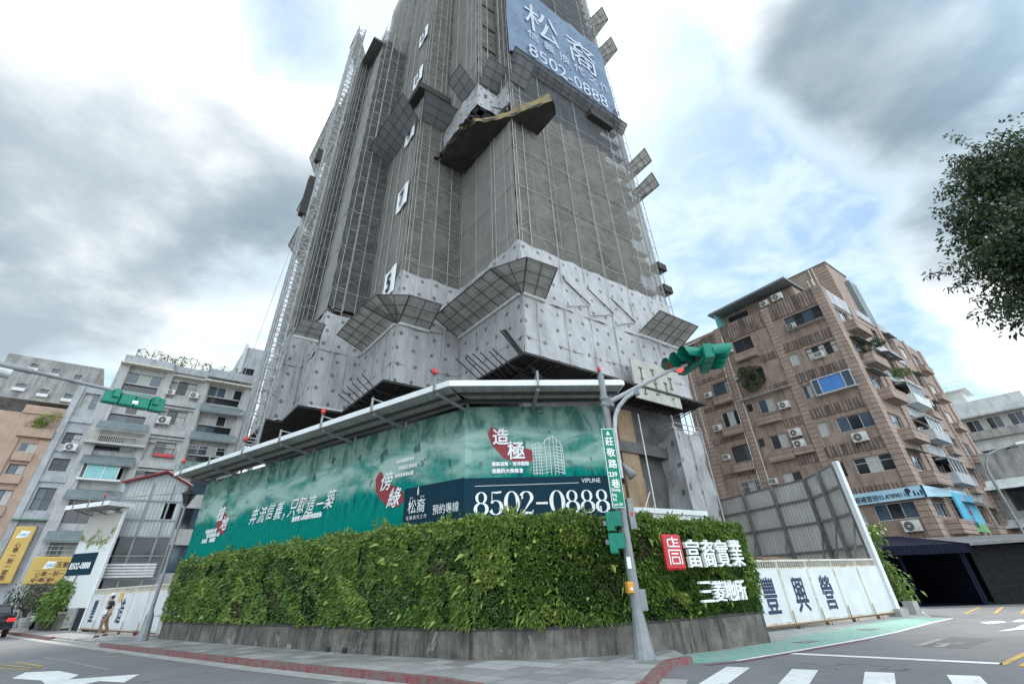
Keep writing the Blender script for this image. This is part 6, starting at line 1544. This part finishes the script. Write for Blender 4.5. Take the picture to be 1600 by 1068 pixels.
# low wall with ivy in front of the billboard
lw = thing('low_wall', 'short low concrete wall under the ivy at the left pavement', 'wall', (-27.3, 34.0, 0), 142)
m = MB(); m.box(0, 5.2, 0, .4, 0, .95); m.build('wall_face', 'wall_stained', lw); m = MB(); m.box(-.02, 5.22, -.05, .43, .952, 1.02); m.build('coping', 'concrete', lw)
iv = thing('climbing_ivy', 'bushy green ivy mass covering the low wall left of the gate', 'ivy', (-27.3, 34.0, 1.0), 142)
m = MB(); st = MB()
for k in range(2600):
    u = RNG.uniform(0, 3.6); zz = RNG.uniform(-.5, 1.75)*(.75+.25*math.sin(u*1.7)); d = RNG.uniform(-.1, .7); leaf_cloud(m, [np.array((u, d, zz))], [np.array((0, .9, .4))], .30, .12, .9, 0, [int(RNG.integers(0, 4))], .6)
for k in range(6): st.path([(.3+k*.6, .2, 0), (.4+k*.6, .3, 1), (.2+k*.6, .2, 2.0)], .03, 5)
m.build('foliage', ['leaf_a', 'leaf_b', 'leaf_a', 'leaf_c'], iv); st.build('stem', 'bark', iv)
# withered trees at the far end
for (x, y, h, lab) in ((-32.0, 37.8, 2.9, 'withered brown climber with bare stems left of the green ivy'), (-35.6, 40.4, 2.5, 'dark drooping street tree in front of the yellow shop front')):
    t = thing('withered_tree', lab, 'tree', (x, y, 0)); st = MB(); m = MB()
    st.path([(0, 0, 0), (.1, .1, 1.2), (-.1, 0, h*.7)], .10, 6)
    for k in range(9):
        a = k*2.4; q = (math.cos(a)*.9, math.sin(a)*.9, h*(.45+.06*k)); st.tube((0, 0, h*.4), q, .04, .012, 5); P, N = blob_points(90, q, (.6, .6, .6)); leaf_cloud(m, P, N, .26, .08, 1.2, 0, RNG.integers(0, 2, 90))
    st.build('trunk', 'bark', t); m.build('crown', ['dry', 'tree_a'] if x > -34 else ['tree_c', 'tree_a'], t)
for (x, y, s_, lab) in ((-34.5, 39.6, 1., 'larger grey planter pot beside the white scooter'), (-36.2, 41.0, .75, 'smaller grey planter pot near the left tile pillar')):
    m = MB(); m.lathe((0, 0, 0), [(.28*s_, 0), (.4*s_, .5*s_), (.42*s_, .6*s_), (.36*s_, .6*s_)], 12); q = m.build('planter_pot', 'concrete', loc=(x, y, .1)); tag(q, lab, 'planter')

# ================================================================= STREET FURNITURE
lm = thing('street_lamp', 'slim grey street lamp with a lantern head leaning over the left kerb', 'street lamp', (-15.3, 23.5, .1))
m = MB(); m.lathe((0, 0, 0), [(.24, 0), (.22, .1), (.15, .85), (.085, 1.0), (.075, 1.2), (.055, 5.0)], 10); m.build('pole', 'galv', lm)
m = MB(); m.lathe((0, 0, 4.95), [(.06, 0), (.12, .06), (.10, .1)], 8); m.build('lamp_collar', 'frame_dark', lm); m = MB(); m.lathe((0, 0, 5.45), [(.34, 0), (.34, .04), (.05, .22), (.02, .32)], 6); m.build('lantern_roof', 'frame_dark', lm)
m = MB(); m.lathe((0, 0, 5.05), [(.11, 0), (.27, .40)], 6); m.build('lantern_glass', 'glass', lm)
m = MB()
for k in range(6):
    a = 2*math.pi*k/6; m.tube((.12*math.cos(a), .12*math.sin(a), 5.05), (.30*math.cos(a), .30*math.sin(a), 5.46), .018, n=4)
m.build('lantern_frame', 'frame_dark', lm)
# traffic signal pole on the corner
tp = thing('traffic_pole', 'tall grey traffic pole on the corner with curved arm over the lane', 'traffic pole', (2.72, 12.8, 0))
m = MB(); m.box(-.28, .28, -.28, .28, 0, .06); m.lathe((0, 0, .06), [(.25, 0), (.21, .22), (.14, .75), (.125, .9), (.11, 2), (.09, 6.45)], 12); m.build('pole', 'galv', tp)
m = MB()
for k in range(4):
    a = math.pi/4+k*math.pi/2; m.lathe((.24*math.cos(a)*1.0, .24*math.sin(a), .06), [(.028, 0), (.028, .06)], 6)
m.box(-.33, .33, -.33, .33, -.1, .0); m.build('base_bolts', 'concrete', tp)
ad = Vector((math.cos(R(-37)), math.sin(R(-37)), 0))
m = MB(); m.tube(ad*.12+Vector((0, 0, 5.68)), ad*1.95+Vector((0, 0, 6.1)), .062, .05, 10); m.tube(ad*1.9+Vector((0, 0, 6.09)), ad*3.3+Vector((0, 0, 6.2)), .045, n=8)
pts = [(.14, 3.7), (.15, 4.4), (.17, 4.9), (.24, 5.25), (.4, 5.5), (.65, 5.68), (1.05, 5.82)]
for (a, z), (b, w) in zip(pts, pts[1:]): m.tube(ad*a+Vector((0, 0, z)), ad*b+Vector((0, 0, w)), .055, n=8)
m.build('arm', 'steel_pole', tp)
m = MB()
for z in (5.6, 5.78): m.lathe((0, 0, z), [(.12, 0), (.125, .02), (.125, .07), (.12, .09)], 12)
m.obox(ad*.15+Vector((0, 0, 5.68)), ad*.08, ad.cross(Vector((0, 0, 1)))*.09, (0, 0, .12)); m.obox(ad*1.0+Vector((0, 0, 5.78)), ad*.05, ad.cross(Vector((0, 0, 1)))*.06, (0, 0, .09)); m.tube((-.02, 0, 6.4), (.0, 0, 6.75), .03, n=6); parts(m, 'clamp', 'galv', tp)
m = MB(); m.box(.085, .23, -.09, .09, .95, 1.35); m.build('junction_box', 'galv', tp)
m = MB(); m.box(-.09, .0, -.13, -.105, 1.75, 1.98); m.build('paper_label', 'white_letter', tp)
m = MB(); m.lathe((-.02, 0, 6.62), [(.05, 0), (.055, .1), (.03, .16)], 10); m.build('beacon', 'lamp_red', tp, True)
ob = thing('push_button_box', 'small orange push button box strapped on the traffic pole', 'button box', (2.60, 12.66, 1.28), 20)
b = MB().box(-.09, .07, -.08, .05, 0, .22).build('casing', 'orange_box', ob); bevel(b, .015); m = MB(); m.lathe((-.01, -.081, .08), [(.03, 0), (.03, .012)], 10, (0, -1, 0)); m.build('button', 'white_letter', ob)
# traffic signal heads
def signal(parent, n, lit, spacing=.36, lens_r=.165):
    """row of n lamps along x, facing -y"""
    for k in range(n):
        x = (k-(n-1)/2)*spacing; b = MB(); b.box(x-spacing*.48, x+spacing*.48, -.02, .20, -.19, .19); h = b.build('lamp_housing', 'signal_green', parent); bevel(h, .03)
        v = MB(); N = 18; a0, a1 = -35, 215
        for i in range(N):
            t0, t1 = R(a0+(a1-a0)*i/N), R(a0+(a1-a0)*(i+1)/N)
            f = lambda t, r, y: (x+r*math.cos(t), y, r*math.sin(t))
            e = lambda t: -.48+.10*max(0, -math.sin(t)*1.8)
            v.quad(f(t0, lens_r+.03, -.02), f(t1, lens_r+.03, -.02), f(t1, lens_r+.02, e(t1)), f(t0, lens_r+.02, e(t0)))
            v.quad(f(t1, lens_r+.022, -.02), f(t0, lens_r+.022, -.02), f(t0, lens_r+.012, e(t0)), f(t1, lens_r+.012, e(t1)))
        v.build('visor', 'signal_green', h, True)
        d = MB(); d.lathe((x, -.021, 0), [(lens_r, 0), (lens_r*.9, .03), (lens_r*.3, .05)], 16, (0, -1, 0)); d.build('lens', 'lens_red' if k in lit else 'lens_dark', h, True)
sc_ = Vector((2.72, 12.8, 0))+ad*2.55+Vector((0, 0, 6.22))
sg = thing('traffic_signal', 'green traffic signal with three hooded lamps, red lit, on the curved arm', 'traffic signal', tuple(sc_), -72)
signal(sg, 3, (0,), .37); bk = MB(); bk.box(-.75, .75, .21, .27, -.08, .08); bk.build('mounting_bar', 'signal_green', sg)
sc2 = Vector((2.72, 12.8, 0))+ad*3.05+Vector((0, 0, 6.14))
sg2 = thing('traffic_signal', 'green traffic signal seen from behind at the tip of the curved arm', 'traffic signal', tuple(sc2), 78)
signal(sg2, 3, (), .37)
bk = MB(); bk.box(-.1, .1, .201, .22, -.06, .06); bk.build('paper_label', 'white_letter', sg2)
# pedestrian signal on the pole, seen edge-on
pdg = thing('pedestrian_signal', 'green two-box pedestrian signal seen from the side on the traffic pole', 'pedestrian signal', (2.47, 12.72, 2.05), 72)
for z in (.0, .46):
    b = MB().box(-.2, .2, -.02, .16, z, z+.42).build('lamp_housing', 'signal_green', pdg); bevel(b, .02)
    v = MB(); v.box(-.2, .2, -.22, -.02, z+.40, z+.415); v.box(-.2, -.185, -.22, -.02, z+.1, z+.40); v.box(.185, .2, -.22, -.02, z+.1, z+.40); v.build('visor', 'signal_green', b); d = MB(); d.box(-.16, .16, -.026, -.021, z+.06, z+.36); d.build('lens', 'lens_dark', b)
m = MB(); m.box(-.05, .05, .16, .26, .2, .3); m.box(-.05, .05, .16, .26, .6, .7); m.build('bracket', 'galv', pdg)
# street name sign
sn = thing('street_name_sign', 'tall narrow green street name sign with white characters on the traffic pole', 'street sign', (2.62, 12.58, 3.0), 5)
b = MB().box(-.165, .165, -.02, .02, 0, 1.92).build('sign_plate', 'white_letter', sn); bevel(b, .012)
m = MB(); m.box(-.15, .15, -.024, -.0205, .018, 1.902); m.build('green_face', 'sign_green', sn)
m = MB(); m.add([My(0, .027, 1.86), My(-.055, .027, 1.75), My(.055, .027, 1.75)], [(0, 1, 2)]); m.build('arrow', 'white_letter', sn)
for ch, z, s_ in (('莊', 1.50, .225), ('敬', 1.22, .225), ('路', .94, .225), ('239', .72, .15), ('巷', .47, .225)):
    w = s_*len(ch)*(.98 if len(ch) == 1 else .60); lettering(ch, 'white_letter', sn, My, -w/2+(.0 if len(ch) == 1 else -.01), z, .026, s_, .0015, .005)
for s_, z, x in (('Zhuang', .375, -.135), ('Jing', .265, -.135), ('Rd.', .155, -.135), ('Lane 239', .05, -.135)): lettering(s_, 'white_letter', sn, My, x, z, .026, .105 if len(s_) < 7 else .09, .0015, .002, 0, .72 if len(s_) > 5 else .8)
m = MB(); m.box(-.02, .1, .02, .2, .4, .46); m.box(-.02, .1, .02, .2, 1.5, 1.56); m.build('bracket', 'galv', sn)
hs = thing('horn_speaker', 'grey horn speaker and small box fixed on the back of the traffic pole', 'speaker', (2.95, 12.95, 4.1), -20)
m = MB(); m.lathe((0, 0, 0), [(.05, 0), (.06, .1), (.14, .42)], 12, (.6, -.1, -.85)); m.build('horn', 'galv', hs, True); m = MB(); m.box(-.2, 0, -.08, .08, -.1, .1); m.build('mount_box', 'galv', hs)
cb = thing('control_cabinet', 'grey control box with red tag on the back of the traffic pole', 'control box', (2.88, 12.92, 2.55), 5)
b = MB().box(.0, .16, -.1, .08, 0, .7).build('casing', 'galv', cb); bevel(b, .02); m = MB(); m.box(.04, .11, -.106, -.1005, .3, .38); m.build('red_tag', 'lamp_red', cb)
# left traffic arm reaching in from outside
ta = thing('traffic_arm_pole', 'grey traffic arm reaching in from the left edge over the street', 'traffic pole', (-14.6, 4.6, 0))
v = Vector((math.cos(R(50)), math.sin(R(50)), 0)); o0 = Vector((-11, 9.0, 0))-Vector((-14.6, 4.6, 0))
m = MB(); m.tube((0, 0, 0), (0, 0, 6.0), .13, .1, 12); m.build('pole', 'galv', ta)
m = MB(); m.tube((0, 0, 5.75), o0+v*0+Vector((0, 0, 5.8)), .075, .065, 10); m.tube(o0+Vector((0, 0, 5.8)), o0+v*.62+Vector((0, 0, 5.79)), .062, .058, 10); m.tube(o0+v*.62+Vector((0, 0, 5.79)), o0+v*2.95+Vector((0, 0, 5.72)), .042, .035, 10); m.build('arm', 'galv', ta)
m = MB(); m.tube(o0-v*.5+Vector((.1, -.1, 5.62)), o0+v*.32+Vector((.1, -.1, 5.60)), .10, n=12); m.build('camera_housing', 'frame_alu', ta)
m = MB(); m.tube(o0-v*.6+Vector((.2, -.15, 5.2)), o0+v*.1+Vector((.2, -.15, 5.17)), .055, .05, n=10); m.build('lower_arm', 'galv', ta)
sl_ = thing('traffic_signal', 'green traffic signal seen from behind on the arm at the left', 'traffic signal', tuple(Vector((-11, 9, 0))+v*2.52+Vector((.02, .14, 5.62))), 50)
for k in range(4):
    x = (k-1.5)*.32; b = MB(); b.box(x-.155, x+.155, -.10, .11, -.17, .17); h = b.build('lamp_housing', 'signal_green', sl_); bevel(h, .03)
    vz = MB(); N = 12
    for i in range(N):
        t0, t1 = R(-35+250*i/N), R(-35+250*(i+1)/N); f = lambda t, r, y: (x+r*math.cos(t), y, r*math.sin(t))
        vz.quad(f(t0, .15, .11), f(t1, .15, .11), f(t1, .14, .42), f(t0, .14, .42)); vz.quad(f(t1, .143, .11), f(t0, .143, .11), f(t0, .133, .42), f(t1, .133, .42))
    vz.build('visor', 'signal_green', h, True)
m = MB()
for x in (-.42, .42):
    m.box(x-.06, x+.06, -.17, -.10, -.03, .16); m.tube((x-.08, -.14, .12), (x+.08, -.14, .12), .025, n=6); m.tube((x, -.14, .05), (x, -.14, .17), .02, n=6)
parts(m, 'clamp', 'signal_green', sl_, 3); m = MB(); m.box(-.05, .07, -.105, -.101, -.10, -.02); m.build('paper_label', 'white_letter', sl_)

sb = thing('slim_grey_building', 'slim pale building with a dark window strip just left of the hoist mast', 'building', (-33.0, 52.5, 0), TR)
hol = [(.5, 1.7, 4+k*3.2, 5.7+k*3.2) for k in range(7)]
m = MB(); m.wall(My, 0, 3.0, 0, 27.6, hol, .4); m.quad((0, 0, 0), (0, 9, 0), (0, 9, 27.6), (0, 0, 27.6)); m.quad((3, 0, 0), (3, 9, 0), (3, 9, 27.6), (3, 0, 27.6)); m.sheet([(0, 0), (3, 0), (3, 9), (0, 9)], 27.5); m.quad((0, .5, 0), (3, .5, 0), (3, .5, 27), (0, .5, 27)); m.build('wall', 'grey_render', sb)
m = MB(); m.ubox(My, -.12, .25, -.02, .25, 0, 27.9); m.build('pilaster', 'pale_render', sb)
for h in hol: window(sb, My, *h, d=-.3, mull=2, fr='frame_dark')

# ================================================================= PERSON, CAR, SCOOTER, TREE
def skin_mesh(name, nodes, edges, m, parent, sub=2, loc=None):
    """nodes: {key: (x,y,z,r)}; grows one continuous surface along the edges"""
    keys = list(nodes); idx = {k: i for i, k in enumerate(keys)}
    me = bpy.data.meshes.new(name); me.from_pydata([nodes[k][:3] for k in keys], [(idx[a], idx[b]) for a, b in edges], [])
    o = bpy.data.objects.new(name, me); COL.objects.link(o); s = o.modifiers.new('skin', 'SKIN'); s.use_smooth_shade = True
    for k in keys:
        r = nodes[k][3]; me.skin_vertices[0].data[idx[k]].radius = (r if not isinstance(r, tuple) else r[0], r if not isinstance(r, tuple) else r[1])
    me.skin_vertices[0].data[0].use_root = True
    u = o.modifiers.new('sub', 'SUBSURF'); u.levels = sub; u.render_levels = sub
    dg = bpy.context.evaluated_depsgraph_get(); dg.update(); nm = bpy.data.meshes.new_from_object(o.evaluated_get(dg)); bpy.data.objects.remove(o)
    nm.materials.clear(); nm.materials.append(MATS[m]); nm.name = name
    for p in nm.polygons: p.use_smooth = True
    r = bpy.data.objects.new(name, nm); COL.objects.link(r)
    if parent is not None: r.parent = parent
    return r
pe = thing('person', 'person in white cap, black t-shirt and tan trousers walking with a cane past the gate', 'person', (-19.4, 26.7, .12), -35)
pe.scale = (.96, .96, .96)
N = {'pel': (0, 0, .92, (.155, .115)), 'waist': (0, -.02, 1.06, (.135, .10)), 'chest': (0, -.05, 1.26, (.16, .115)), 'neckb': (0, -.06, 1.40, (.075, .07)), 'neck': (0, -.08, 1.46, .052), 'head0': (0, -.10, 1.54, (.072, .085)), 'head1': (0, -.11, 1.63, (.076, .092)), 'head2': (0, -.10, 1.69, (.055, .065)),
     'shl': (.17, -.05, 1.37, .062), 'ell': (.27, .02, 1.12, .045), 'wrl': (.30, -.12, .90, .030), 'shr': (-.17, -.05, 1.37, .062), 'elr': (-.29, .08, 1.13, .045), 'wrr': (-.36, .04, .90, .030),
     'hipl': (.09, 0, .88, .095), 'knl': (.10, -.20, .50, .062), 'anl': (.10, -.12, .10, .042), 'tol': (.10, -.30, .05, .035), 'hipr': (-.09, 0, .88, .095), 'knr': (-.09, .08, .49, .062), 'anr': (-.09, .30, .14, .042), 'tor': (-.09, .20, .02, .035)}
E_ = [('pel', 'waist'), ('waist', 'chest'), ('chest', 'neckb'), ('neckb', 'neck'), ('neck', 'head0'), ('head0', 'head1'), ('head1', 'head2'), ('chest', 'shl'), ('shl', 'ell'), ('ell', 'wrl'), ('chest', 'shr'), ('shr', 'elr'), ('elr', 'wrr'),
      ('pel', 'hipl'), ('hipl', 'knl'), ('knl', 'anl'), ('anl', 'tol'), ('pel', 'hipr'), ('hipr', 'knr'), ('knr', 'anr'), ('anr', 'tor')]
# hands: palm plus separate fingers as chains on the same skeleton
def hand(pref, w, d):
    w = Vector(w); d = Vector(d).normalized(); sd = d.cross(Vector((0, 1, .2))).normalized(); bk = d.cross(sd)
    N[pref+'p'] = (*(w+d*.05), (.030, .018)); E_.append((('wrl' if pref == 'L' else 'wrr'), pref+'p'))
    for i, (o, l) in enumerate(((-.024, .070), (-.008, .080), (.008, .076), (.024, .060))):
        a = w+d*.095+sd*o; b = a+d*l*.5+bk*.008; c = b+d*l*.4+bk*.028
        N[pref+'f%da' % i] = (*a, .0095); N[pref+'f%db' % i] = (*b, .0085); N[pref+'f%dc' % i] = (*c, .0075); E_.extend([(pref+'p', pref+'f%da' % i), (pref+'f%da' % i, pref+'f%db' % i), (pref+'f%db' % i, pref+'f%dc' % i)])
    a = w+d*.04+sd*.035; b = a+d*.035+sd*.018+bk*.015; N[pref+'ta'] = (*a, .011); N[pref+'tb'] = (*b, .009); E_.extend([(pref+'p', pref+'ta'), (pref+'ta', pref+'tb')])
hand('L', N['wrl'][:3], (.02, -.15, -1)); hand('R', N['wrr'][:3], (-.1, -.05, -1))
skin_mesh('body', N, E_, 'skin', pe)
sh_n = {'a': (0, -.02, 1.00, (.165, .125)), 'b': (0, -.03, 1.12, (.155, .115)), 'c': (0, -.05, 1.28, (.18, .13)), 'd': (0, -.06, 1.39, (.10, .085)), 'sl': (.17, -.05, 1.37, .085), 'el': (.245, .0, 1.20, .070), 'sr': (-.17, -.05, 1.37, .085), 'er': (-.26, .04, 1.20, .070)}
skin_mesh('t_shirt', sh_n, [('a', 'b'), ('b', 'c'), ('c', 'd'), ('c', 'sl'), ('sl', 'el'), ('c', 'sr'), ('sr', 'er')], 'cloth_black', pe)
tr_n = {'w': (0, -.01, 1.0, (.16, .12)), 'p': (0, 0, .90, (.165, .125)), 'hl': (.09, 0, .86, .108), 'kl': (.10, -.19, .50, .078), 'al': (.10, -.12, .16, .060), 'hr': (-.09, 0, .86, .108), 'kr': (-.09, .08, .49, .078), 'ar': (-.09, .27, .20, .060)}
skin_mesh('trousers', tr_n, [('w', 'p'), ('p', 'hl'), ('hl', 'kl'), ('kl', 'al'), ('p', 'hr'), ('hr', 'kr'), ('kr', 'ar')], 'cloth_tan', pe)
for k, (x, y, z, tilt) in enumerate(((.10, -.16, .0, 0), (-.09, .24, .03, .2))):
    skin_mesh('shoe', {'a': (x, y+.07, z+.05, (.042, .05)), 'b': (x, y-.06, z+.04, (.045, .038)), 'c': (x, y-.17, z+.03, (.04, .028))}, [('a', 'b'), ('b', 'c')], 'cloth_black', pe, 1)
cp = MB(); cp.lathe((0, -.10, 1.64), [(.105, 0), (.104, .06), (.085, .11), (.03, .135)], 14); cp.obox((0, -.225, 1.645), (.075, 0, 0), (0, .075, -.012), (0, .002, .008)); cp.build('cap', 'cloth_white', pe, True)
hr = MB(); hr.lathe((0, -.075, 1.50), [(.055, 0), (.088, .05), (.098, .12), (.09, .16)], 12); hr.build('hair', 'hair', pe, True)
fc = MB()
for x in (-.03, .03): fc.lathe((x, -.198, 1.60), [(.009, 0), (.007, .006)], 8, (0, -1, 0))
fc.obox((0, -.196, 1.525), (.022, 0, 0), (0, .004, 0), (0, 0, .004)); fc.build('eyes_and_mouth', 'cap_ink', pe)
ns = MB(); ns.lathe((0, -.205, 1.545), [(.016, 0), (.011, .035), (.005, .05)], 8, (0, .25, 1)); ns.build('nose', 'skin', pe, True)
pr_ = MB(); pr_.obox((.02, -.182, 1.26), (.085, .01, 0), (0, .004, 0), (0, 0, .018)); pr_.build('shirt_print', 'cloth_white', pe)
bg = thing('shoulder_bag', 'small white shoulder bag slung across the walker in the cap', 'bag', (-19.4+.0, 26.7, .12), -35)
b = MB(); b.obox((.06, -.20, .95), (.14, .01, 0), (0, .045, 0), (0, 0, .10)); b = b.build('pouch', 'cloth_white', bg); bevel(b, .03); s = MB(); s.path([(-.02, -.19, 1.03), (-.12, -.19, 1.28), (-.14, -.08, 1.46), (-.05, .08, 1.38), (.12, .09, 1.1), (.16, -.1, 1.02), (.14, -.2, 1.02)], .012, 5); s.build('strap', 'cloth_white', bg)
cn = thing('walking_cane', 'thin dark walking cane held out by the walker in the cap', 'cane', (-19.4, 26.7, .12), -35)
s = MB(); s.path([(.30, -.12, .86), (.32, -.22, .80), (.48, -.42, .0)], .012, 6); s.tube((.27, -.09, .87), (.34, -.20, .80), .016, n=6); s.build('shaft', 'rod_dark', cn)
dg_ = thing('red_trolley', 'low dark red wheeled trolley with a handle under the left gate', 'trolley', (-17.9, 27.1, .12), -38)
s = MB(); s.box(-.4, .4, -.12, .12, .04, .16); s.tube((.3, 0, .15), (.55, -.1, .75), .02, n=5); s.lathe((-.3, -.14, .06), [(.06, 0), (.06, .03)], 8, (0, 1, 0)); s.lathe((.3, -.14, .06), [(.06, 0), (.06, .03)], 8, (0, 1, 0)); s.build('trolley_body', 'maroon', dg_)
# dark car leaving the picture at the left
car = thing('dark_car', 'dark car at the left edge showing only its tail with a red light', 'car', (-30.35, 32.2, 0), 142)
def car_build():
    prof = [(-2.15, .35), (-2.2, .55), (-2.18, .85), (-2.05, 1.0), (-1.45, 1.08), (-.95, 1.42), (-.4, 1.52), (.5, 1.5), (1.15, 1.05), (2.0, .92), (2.2, .75), (2.2, .35)]
    secs = [(-.86, .92), (-.80, 1.0), (0, 1.02), (.80, 1.0), (.86, .92)]
    m = MB(); n = len(prof)
    V = []; 
    for y, s_ in secs:
        for x, z in prof: V.append((x, y*(1 if z < 1.05 else .82), .35+(z-.35)*s_))
    F = [(k*n+i, k*n+i+1, (k+1)*n+i+1, (k+1)*n+i) for k in range(len(secs)-1) for i in range(n-1)]
    F += [tuple(range(n)), tuple(range((len(secs)-1)*n+n-1, (len(secs)-1)*n-1, -1))]
    m.add(V, F); b = m.build('body', 'car_dark', car, True); bevel(b, .05)
    for s_ in (-1, 1):
        for x in (-1.35, 1.35):
            w = MB(); w.lathe((x, s_*.72, .32), [(.32, 0), (.32, .18)], 20, (0, s_, 0)); w = w.build('wheel', 'rubber', car); r = MB(); r.lathe((x, s_*.905, .32), [(.2, 0), (.19, .01)], 14, (0, s_, 0)); r.build('rim', 'frame_alu', w)
        t = MB(); t.obox((-2.10, s_*.68, .80), (.11, 0, 0), (0, .17, 0), (.01, 0, .085)); t.obox((-1.98, s_*.83, .84), (.16, 0, 0), (0, .045, 0), (0, 0, .06)); bevel(t.build('tail_light', 'tail_red', car), .02)
        g = MB(); g.add([(-1.3, s_*.80, 1.08), (1.0, s_*.80, 1.06), (.45, s_*.73, 1.42), (-.85, s_*.73, 1.40)], [(0, 1, 2, 3)]); g.build('side_window', 'glass', car)
    g = MB(); g.add([(-1.52, -.66, 1.10), (-1.52, .66, 1.10), (-.98, .6, 1.42), (-.98, -.6, 1.42)], [(0, 1, 2, 3)]); g.build('rear_window', 'glass', car)
    p = MB(); p.box(-2.215, -2.2, -.2, .2, .6, .72); p.build('number_plate', 'white_letter', car); p = MB(); p.box(-2.24, -2.1, -.8, .8, .36, .5); p.build('bumper', 'rubber', car)
car_build()
scm = thing('parked_scooter', 'white motor scooter parked beside the low wall at the far left', 'scooter', (-31.5, 36.9, .1), 120)
s = MB()
for x in (-.6, .6): s.lathe((x, -.05, .24), [(.24, 0), (.24, .1)], 16, (0, 1, 0))
s.build('wheel', 'rubber', scm)
s = MB(); s.add([(-.75, -.16, .45), (-.1, -.18, .35), (-.1, .18, .35), (-.75, .16, .45), (-.85, -.12, .75), (-.15, -.16, .70), (-.15, .16, .70), (-.85, .12, .75)], [(0, 3, 2, 1), (4, 5, 6, 7), (0, 1, 5, 4), (1, 2, 6, 5), (2, 3, 7, 6), (3, 0, 4, 7)]); s.box(-.1, .4, -.15, .15, .25, .33); s.add([(.38, -.2, .3), (.55, -.12, .35), (.45, -.1, 1.0), (.35, -.18, .95), (.38, .2, .3), (.55, .12, .35), (.45, .1, 1.0), (.35, .18, .95)], [(0, 1, 2, 3), (7, 6, 5, 4), (0, 4, 5, 1), (1, 5, 6, 2), (2, 6, 7, 3), (3, 7, 4, 0)]); b = s.build('fairing', 'white_metal', scm); bevel(b, .05)
s = MB(); s.box(-.8, -.15, -.14, .14, .762, .84); b = s.build('seat', 'rubber', scm); bevel(b, .04)
s = MB(); s.tube((.42, -.32, 1.02), (.42, .32, 1.02), .02, n=6); s.tube((.6, 0, .3), (.42, 0, 1.02), .03, n=6)
for y in (-.28, .28): s.tube((.42, y, 1.02), (.45, y*1.2, 1.25), .01, n=4); s.obox((.45, y*1.22, 1.28), (.012, 0, 0), (0, .06, 0), (0, 0, .04))
s.build('handlebar', 'frame_dark', scm)

# tree leaning in from the right edge
tr = thing('street_tree', 'leafy dark green street tree leaning in at the right edge', 'tree', (14.6, 8.2, 0))
st = MB(); o = np.array((14.6, 8.2, 0.))
st.tube((0, 0, 0), (-.1, .1, 1.6), .26, .21, 10); st.tube((-.1, .1, 1.6), (-.35, .2, 3.6), .21, .17, 10); st.tube((-.35, .2, 3.6), (-.3, .1, 6.), .17, .11, 8); st.tube((-.3, .1, 6.), (-.1, .3, 9.2), .11, .04, 6)
m = MB(); tips = []
clusters = [(11.55, 8.6, 7.35), (11.9, 9.0, 6.7), (12.0, 8.3, 7.9), (12.35, 8.8, 8.7), (12.7, 8.5, 9.6), (13.2, 8.6, 10.4), (12.6, 9.3, 7.6), (12.9, 8.2, 6.6), (13.0, 9.2, 8.6), (13.5, 8.4, 9.2), (13.4, 9.4, 7.2), (13.9, 8.8, 10.2), (14.3, 9.2, 8.4),
            (14.2, 8.0, 7.6), (13.4, 7.6, 8.3), (14.8, 8.8, 9.8), (15.2, 8.2, 8.8), (15.4, 9.4, 7.6), (14.9, 7.2, 7.2), (15.8, 8.6, 9.6), (12.5, 8.0, 5.8), (13.2, 9.0, 6.2), (12.25, 8.9, 5.9), (12.1, 8.4, 5.2), (12.6, 8.6, 4.9), (13.6, 8.2, 6.4), (16, 7.6, 8), (14.6, 9.6, 6.4), (12.2, 8.5, 7.0), (12.5, 8.9, 8.2), (12.75, 8.3, 7.5), (13.0, 8.7, 9.9), (13.2, 8.9, 7.9), (12.9, 8.6, 5.3), (13.1, 8.0, 4.6), (13.8, 8.8, 5.4), (14.0, 8.4, 8.9)]
for c in clusters:
    q = np.array(c)-o; h = np.array((-.32, .15, min(max(q[2]-2.2, 2.6), 7.5))); mid = h*.5+q*.5+np.array((0, 0, .25)); st.tube(h, mid, .055, .03, 5); st.tube(mid, q, .03, .010, 4)
    for k in range(16):
        sub = q+RNG.normal(0, 1, 3)*np.array((.42, .42, .30)); st.tube(q, sub, .010, .004, 3, False)
        P, Nn = blob_points(44, sub, (.34, .34, .20)); leaf_cloud(m, P, Nn+np.array((0, 0, .3)), .145, .072, .5, 0, RNG.integers(0, 3, 44), .7)
    e = q/np.linalg.norm(q[:2]+1e-6)
    for k in range(8):
        tip = q+np.array((-RNG.uniform(.3, 1.35), RNG.normal(0, .45), RNG.normal(.05, .42))); st.tube(q, tip, .009, .003, 3, False)
        for t in np.linspace(.3, 1, 8):
            P, Nn = blob_points(11, q*(1-t)+tip*t, (.11, .11, .08)); leaf_cloud(m, P, Nn, .12, .052, .5, 0, RNG.integers(0, 3, 11), .7)
st.build('trunk', 'bark', tr); m.build('crown', ['tree_a', 'tree_b', 'tree_c'], tr)
